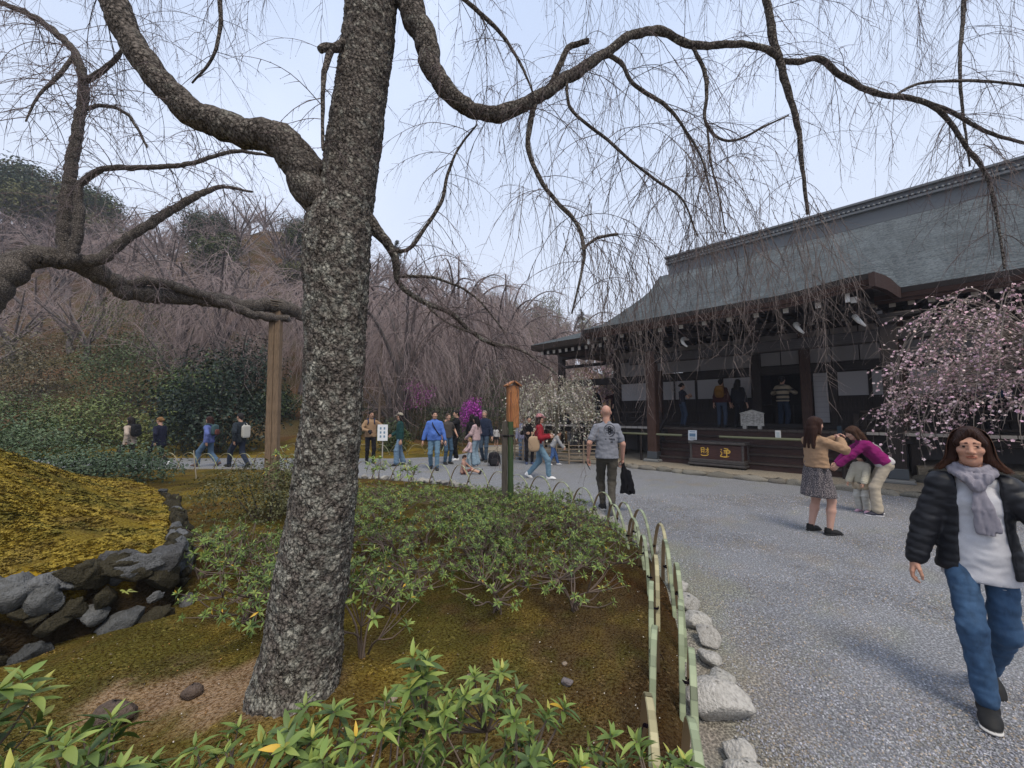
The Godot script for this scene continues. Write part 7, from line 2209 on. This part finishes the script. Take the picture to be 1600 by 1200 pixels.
	var fem: Node3D = go.call("person in a tan jacket and dark flowered skirt photographing the temple with a phone", 1282, 833, 1.64, 1.68, {"cell": 0.0135, "headcell": 0.006, "hair": "long", "hair_c": Color(0.040, 0.019, 0.014), "skin": Color(0.52, 0.31, 0.24), "wide": 0.98, "top": {"c": Color(0.42, 0.27, 0.165), "l": -0.03, "r": 0.018, "kind": "jacket"}, "bot": {"kind": "skirt", "mat": dots, "c": dk, "l": 0.40}, "shoe": Color(0.010, 0.010, 0.011), "fl": Vector3(0.13, 0.08, -0.02), "fr": Vector3(-0.10, 0.08, 0.06), "hl": Vector3(0.07, 1.40, 0.38), "hr": Vector3(-0.06, 1.39, 0.37), "el": Vector3(0.8, -0.7, 0.0), "er": Vector3(-0.8, -0.7, 0.0), "cl": 0.9, "cr": 0.9, "pl": Vector3(-1, 0, 0.2), "pr": Vector3(1, 0, 0.2), "nod": 0.02})
	ph = worn("phone", "black phone held up in both hands by the person in the flowered skirt", "phone")
	m = MB.new()
	m.bbox(Vector3(0.0, 1.52, 0.43), Vector3(0.078, 0.16, 0.01), 0.004)
	part("case", m.mesh(), cloth("blk", dk, 0.5), ph)
	m = MB.new()
	m.box(Vector3(0.0, 1.52, 0.4235), Vector3(0.068, 0.148, 0.002))
	part("screen", m.mesh(), mat("dark_screen", lin(0.03, 0.05, 0.065), 0.15), ph)
	# woman bending over a child
	var bend: Node3D = go.call("person in a magenta cardigan and cream trousers bending over a small child", 1376, 805, 1.62, -PI / 2 - 0.55, {"cell": 0.0145, "hair": "long", "hair_c": Color(0.06, 0.03, 0.018), "lean": 0.7, "drop": 0.02, "pz": -0.1, "top": {"c": Color(0.26, 0.02, 0.14), "l": 0.0, "r": 0.022, "kind": "cardigan"}, "bot": {"kind": "trousers", "c": Color(0.55, 0.47, 0.36), "w": 1.08, "flare": 1.3, "fold": 0.006}, "shoe": Color(0.03, 0.03, 0.045), "sole": Color(0.65, 0.64, 0.66), "fl": Vector3(0.12, 0.08, 0.06), "fr": Vector3(-0.12, 0.08, 0.0), "hl": Vector3(0.14, 0.86, 0.56), "hr": Vector3(-0.12, 0.88, 0.54), "el": Vector3(1, 0.2, 0), "er": Vector3(-1, 0.4, 0), "nod": 0.2})
	m = MB.new()
	soft(m, figure.P + figure.up * 0.0, Vector3(0.165, 0.085, 0.135), Basis(figure.side, figure.up, figure.fwd), 0.6)
	part("shirt_hem", m.mesh(), cloth("hemwhite", Color(0.62, 0.58, 0.57)), bend)
	strap([figure.N + figure.side * 0.09 + figure.up * 0.04, figure.C - figure.fwd * 0.135 + figure.side * 0.0, figure.P - figure.fwd * 0.1 - figure.side * 0.14 + figure.up * 0.08], Color(0.6, 0.55, 0.52), bend, 0.01)
	go.call("small child in a cream quilted jacket with a fluffy hem and pink shoes", 1350, 800, 1.0, -PI / 2 + 0.3, {"cell": 0.018, "hair": "bob", "top": {"c": Color(0.60, 0.56, 0.44), "l": 0.08, "r": 0.055, "quilt": 0.014, "kind": "jacket"}, "bot": {"kind": "trousers", "c": Color(0.60, 0.58, 0.52), "w": 1.35}, "shoe": Color(0.60, 0.36, 0.44), "nod": 0.5, "hl": Vector3(0.2, 0.9, 0.25), "hr": Vector3(-0.2, 0.9, 0.25)})
	m = MB.new()
	for k in 26:
		var a := TAU * k / 26.0
		soft(m, figure.P - figure.up * (0.17 + rn(-0.03, 0.03)) + Vector3(cos(a) * 0.2, 0, sin(a) * 0.17), Vector3(0.05, 0.075, 0.05) * rn(0.8, 1.2), Basis(), 0.9)
	part("fluffy_hem", m.mesh(), cloth("fluff", Color(0.55, 0.45, 0.32)), get_node("person_%03d" % used["person"]), "stuff")
	# people on the veranda
	var org := gr(1000, 733)
	var th := Transform3D(Basis(Vector3.UP, deg_to_rad(-44.0)), org)
	var ver := func(label: String, e: float, n: float, h: float, yaw: float, o: Dictionary):
		var d := {"label": label, "at": th * Vector3(e, 1.2, -n), "h": h, "yaw": yaw - deg_to_rad(44.0)}
		d.merge(o)
		return person(d)
	ver.call("person in a sleeveless dark top on the veranda behind the hanging twigs", 0.1, 3.3, 1.6, 2.4, {"hair": "bun", "top": {"c": Color(0.03, 0.03, 0.04), "sleeve": 0.25}, "bot": {"kind": "jeans", "c": Color(0.05, 0.07, 0.11)}, "hl": Vector3(0.12, 1.25, 0.3), "hr": Vector3(-0.12, 1.2, 0.3)})
	ver.call("person with a mustard yellow backpack looking into the hall from the veranda", 1.35, 3.5, 1.68, PI, {"hair": "short", "top": {"c": Color(0.06, 0.02, 0.02), "r": 0.02}, "bot": {"kind": "jeans", "c": Color(0.06, 0.08, 0.12)}})
	backpack("mustard yellow backpack worn on the veranda", Color(0.24, 0.12, 0.028))
	ver.call("long-haired person in dark clothes beside the yellow backpack on the veranda", 1.85, 3.6, 1.66, PI - 0.3, {"hair": "long", "top": {"c": Color(0.02, 0.02, 0.025), "r": 0.025}, "bot": {"kind": "trousers", "c": dk}})
	var stripe := mat("striped_cloth", Color.WHITE, 0.9, {"tex": stripes(), "scale": 1.0})
	ver.call("person in a cream sweater with dark stripes standing in the temple doorway", 3.0, 4.3, 1.72, PI - 0.2, {"hair": "short", "top": {"c": Color(0.4, 0.35, 0.28), "mat": stripe, "r": 0.03, "kind": "sweater"}, "bot": {"kind": "jeans", "c": Color(0.03, 0.045, 0.075), "w": 1.15}, "hr": Vector3(-0.16, 1.25, 0.3), "hl": Vector3(0.16, 1.25, 0.3)})
	ver.call("person in a blue patterned shirt on the veranda above the white plum", -4.6, 2.9, 1.62, PI + 0.5, {"hair": "short", "top": {"c": Color(0.07, 0.12, 0.22), "r": 0.03, "l": 0.1}, "bot": {"kind": "trousers", "c": Color(0.02, 0.035, 0.06)}})
	ver.call("dark silhouetted person at the open veranda end, left of the pair", -4.3, 4.6, 1.7, 1.4, {"hair": "short", "top": {"c": Color(0.014, 0.014, 0.016), "r": 0.03}, "bot": {"kind": "trousers", "c": dk}})
	ver.call("dark silhouetted person raising a phone at the open veranda end", -3.5, 4.8, 1.62, -1.8, {"hair": "bun", "top": {"c": Color(0.05, 0.015, 0.015), "r": 0.03}, "bot": {"kind": "trousers", "c": dk}, "hl": Vector3(0.12, 1.35, 0.32), "hr": Vector3(-0.12, 1.35, 0.32)})
	ver.call("dark silhouetted person nearest the first white panel of the veranda", -3.1, 4.4, 1.74, -1.6, {"hair": "short", "top": {"c": Color(0.012, 0.012, 0.014), "r": 0.03}, "bot": {"kind": "trousers", "c": dk}})
	ver.call("person in a dark blue jacket on the veranda behind the pink plum", 7.25, 3.2, 1.66, 2.8, {"hair": "short", "top": {"c": Color(0.02, 0.04, 0.08), "r": 0.04}, "bot": {"kind": "trousers", "c": dk}})
	front_woman()
func stripes() -> ImageTexture:
	var im := Image.create(64, 64, false, Image.FORMAT_RGB8)
	im.fill(Color(0.62, 0.57, 0.49))
	for k in 6: im.fill_rect(Rect2i(0, k * 11, 64, 4), Color(0.16, 0.16, 0.17))
	return ImageTexture.create_from_image(im)
func front_woman() -> void:
	var base := Vector3(2.78, 0.0, -2.36)
	var jeans := mat("denim", lin(0.055, 0.12, 0.23), 0.85, {"tex": noise_tex("denim", 512, 0.02, 4, [[0.0, g(0.6)], [0.5, g(0.85)], [1.0, g(1.0)]]), "scale3": Vector3(1.5, 0.8, 1.5), "bump": noise_tex("weave", 512, 0.35, 2, [], FastNoiseLite.TYPE_VALUE), "depth": 0.15})
	var puff := mat("puffer", lin(0.014, 0.015, 0.02), 0.5, {"tex": noise_tex("weave", 512, 0.35, 2, [], FastNoiseLite.TYPE_VALUE), "scale": 4.0, "spec": 0.4})
	var o := person({"label": "woman in a black quilted jacket, grey scarf, white shirt and jeans walking towards the camera", "at": base, "h": 1.62, "yaw": -0.70, "under": Color(0.5, 0.5, 0.53), "slim": 0.9, "cell": 0.0105, "headcell": 0.0034, "hair": "none", "skin": Color(0.50, 0.27, 0.185), "wide": 0.89,
		"top": {"c": Color(0.01, 0.01, 0.01), "mat": puff, "l": 0.13, "r": 0.025, "hem": 1.1, "quilt": 0.0045, "kind": "quilted_jacket", "open": 0.092, "openx": 0.012, "collar": 0.02},
		"bot": {"kind": "jeans", "mat": jeans, "c": Color.WHITE, "w": 0.96, "flare": 0.98, "fold": 0.009},
		"shoe": Color(0.013, 0.013, 0.015), "sole": Color(0.55, 0.53, 0.5), "fl": Vector3(0.03, 0.12, -0.20), "fr": Vector3(-0.05, 0.085, 0.20), "tl": 0.5, "drop": 0.02,
		"hr": Vector3(-0.30, 0.80, 0.05), "er": Vector3(-0.6, 0.0, -0.7), "hl": Vector3(0.27, 0.93, 0.26), "el": Vector3(0.9, -0.3, -0.5), "cl": 1.0, "cr": 0.75, "look": -0.12, "nod": 0.03, "pl": Vector3(-0.4, 0.3, -1)})
	var F := figure
	# shirt
	var f := Field.new(F.lo, F.hi, 0.0095)
	f.cap(F.P - F.up * 0.15, F.C, 0.170, 0.127, 0.05, 0, 0.76, F.fwd)
	f.cap(F.C, F.N - F.up * 0.14, 0.132, 0.122, 0.05, 0, 0.66, F.fwd)
	f.ell(F.P + F.up * 0.08 + F.fwd * 0.045, Vector3(0.085, 0.17, 0.068), 0.05)
	f.ell(F.C + F.up * 0.05 + F.fwd * 0.055, Vector3(0.085, 0.08, 0.055), 0.05)
	f.folds(foldn, 0.010, Vector3(8, 11, 8))
	f.cut(-F.up, -(F.P - F.up * 0.17).dot(F.up))
	var m := MB.new()
	f.nets(m, [Color.WHITE])
	part("shirt", m.mesh(), cloth("whiteshirt", Color(0.66, 0.66, 0.70), 0.85), o)
	m = MB.new()
	for k in 3: m.tube(PackedVector3Array([F.P + F.up * (0.02 - k * 0.06) + F.fwd * (0.13 - k * 0.012) + F.side * 0.02, F.P + F.up * (0.02 - k * 0.06) + F.fwd * (0.137 - k * 0.012) + F.side * 0.02]), PackedFloat32Array([0.006, 0.005]), 8)
	# scarf: wraps, knot and two tails
	f = Field.new(F.N - Vector3(0.22, 0.5, 0.22), F.N + Vector3(0.22, 0.16, 0.3), 0.0065)
	var rp := []
	for k in 14:
		var a := TAU * k / 13.0
		rp.append(F.N + F.side * cos(a) * 0.085 + F.fwd * (sin(a) * 0.08 + 0.02) + F.up * (0.02 - 0.04 * sin(a)))
	for k in 13: f.cap(rp[k], rp[k + 1], 0.025, 0.025, 0.012)
	for k in 13: f.cap(rp[k] + F.up * 0.035 - (rp[k] - F.N) * 0.18, rp[k + 1] + F.up * 0.035 - (rp[k + 1] - F.N) * 0.18, 0.02, 0.02, 0.01)
	var kt: Vector3 = F.N + F.fwd * 0.125 - F.up * 0.075
	f.cap(kt + F.side * 0.05 + F.up * 0.06, kt, 0.025, 0.027, 0.015)
	f.cap(kt - F.side * 0.06 + F.up * 0.06, kt, 0.025, 0.027, 0.015)
	f.ell(kt, Vector3(0.036, 0.036, 0.026), 0.015)
	for q in [[0.015, 0.035, 0.29], [-0.012, -0.004, 0.27], [0.035, 0.062, 0.25]]:
		f.cap(kt - F.up * 0.02 + F.side * q[0] * 0.4, kt - F.up * q[2] * 0.5 + F.side * q[0] + F.fwd * 0.02, 0.018, 0.022, 0.006, 0, 0.6, F.fwd)
		f.cap(kt - F.up * q[2] * 0.5 + F.side * q[0] + F.fwd * 0.02, kt - F.up * q[2] + F.side * q[1] + F.fwd * 0.015, 0.022, 0.024, 0.006, 0, 0.5, F.fwd)
	f.cut(-F.up, -(kt - F.up * 0.29).dot(F.up))
	f.folds(foldn, 0.007, Vector3(40, 12, 40))
	m = MB.new()
	f.nets(m, [Color.WHITE])
	part("scarf", m.mesh(), cloth("scarf", Color(0.30, 0.285, 0.33), 0.95), o)
	# hair: parted, shoulder length, swinging out on both sides
	f = Field.new(Vector3(-0.24, -0.24, -0.18), Vector3(0.26, 0.17, 0.14), 0.0055)
	f.ell(Vector3(0, 0.034, -0.018), Vector3(0.088, 0.103, 0.103), 0.02)
	f.cut(Vector3(0, -0.62, 0.784), 0.046)
	for s in [-1.0, 1.0]:
		for q in 5:
			var a := 0.15 + q * 0.36
			var d := Vector3(s * cos(a), 0, 0.35 - sin(a) * 1.1)
			var r0 := Vector3(d.x * 0.066, 0.035 - q * 0.004, d.z * 0.062 - 0.012)
			var r1 := Vector3(d.x * 0.09, -0.075, d.z * 0.08 - 0.015)
			var sw := 0.022 + (0.03 if s < 0 else 0.04) * (1.0 - q * 0.18)
			var r2 := Vector3(d.x * 0.1 + s * sw, -0.142 + q * 0.004, d.z * 0.1 - 0.02)
			f.cap(r0, r1, 0.034, 0.03, 0.02)
			f.cap(r1, r2, 0.03, 0.017, 0.016)
	f.cap(Vector3(0.01, 0.1, 0.055), Vector3(0.062, 0.03, 0.058), 0.022, 0.02, 0.02)
	f.cap(Vector3(-0.002, 0.1, 0.055), Vector3(-0.06, 0.03, 0.058), 0.022, 0.02, 0.02)
	f.ell(Vector3(0, 0.0, 0.12), Vector3(0.052, 0.092, 0.07), 0.012, 0, true)
	f.folds(foldn, 0.0045, Vector3(95, 6, 95))
	m = MB.new()
	f.nets(m, [Color.WHITE])
	for i in m.v.size(): m.c[i] = mixc(Color(0.030, 0.015, 0.011), Color(0.10, 0.045, 0.028), smoothstep(-0.05, -0.17, m.v[i].y))
	var hq := part("hair", m.mesh(), mat("brown_hair", Color.WHITE, 0.5, {"vc": true, "spec": 0.25}), o)
	hq.transform = Transform3D(F.hb, F.H)
	# single strands lying over the hair
	m = MB.new()
	for k in 420:
		var s := -1.0 if k % 2 else 1.0
		var a := rn(0.0, 1.75)
		var d := Vector3(s * cos(a), 0, 0.35 - sin(a) * 1.1)
		var sw := (0.022 + (0.03 if s < 0 else 0.04) * (1.0 - a / 2.2)) + rn(-0.012, 0.016)
		var cv := curve([Vector3(s * 0.004 + d.x * 0.012, 0.137, d.z * 0.02 - 0.012), Vector3(d.x * 0.079, 0.1, d.z * 0.076 - 0.014), Vector3(d.x * 0.107, 0.03, d.z * 0.103 - 0.013), Vector3(d.x * rn(0.122, 0.134), -0.075, d.z * 0.12 - 0.015), Vector3(d.x * 0.124 + s * sw, rn(-0.168, -0.135), d.z * 0.114 - 0.02)], 0.025, [0.0012, 0.0016, 0.0016, 0.0014, 0.0006])
		m.col = Color(0.045, 0.022, 0.015).lerp(Color(0.15, 0.075, 0.05), rng.randf() * 0.8)
		m.tube(cv[0], cv[1], 3, false)
	part("loose_strands", m.mesh(), mat("brown_hair", Color.WHITE), o, "stuff").transform = Transform3D(F.hb, F.H)
	# bracelet
	m = MB.new()
	var wa: Vector3 = F.wr[1]; var wd: Vector3 = (F.wr[1] - F.el[1]).normalized()
	m.tube(PackedVector3Array([wa - wd * 0.008, wa + wd * 0.004]), PackedFloat32Array([0.036, 0.035]), 18)
	part("bracelet", m.mesh(), mat("silver", lin(0.6, 0.6, 0.58), 0.3, {"metal": 0.9}), o)
	# the book in her other hand
	var bk := worn("booklet", "thick folded booklet with a salmon cover held by the woman in the quilted jacket", "booklet")
	var hp: Vector3 = F.wr[0] + Vector3(-0.06, -0.03, 0.07)
	var bb := Basis(Vector3.UP, -0.5) * Basis(Vector3.RIGHT, -0.9) * Basis(Vector3.BACK, -0.35)
	m = MB.new()
	m.bbox(hp, Vector3(0.11, 0.15, 0.018), 0.003, bb)
	part("pages", m.mesh(), mat("sheet_white", lin(0.72, 0.74, 0.76)), bk)
	for z in [-0.012, 0.012]:
		m = MB.new()
		m.bbox(hp + bb.z * z, Vector3(0.118, 0.158, 0.005), 0.002, bb)
		part("cover", m.mesh(), mat("salmon", lin(0.5, 0.27, 0.2), 0.6), bk)
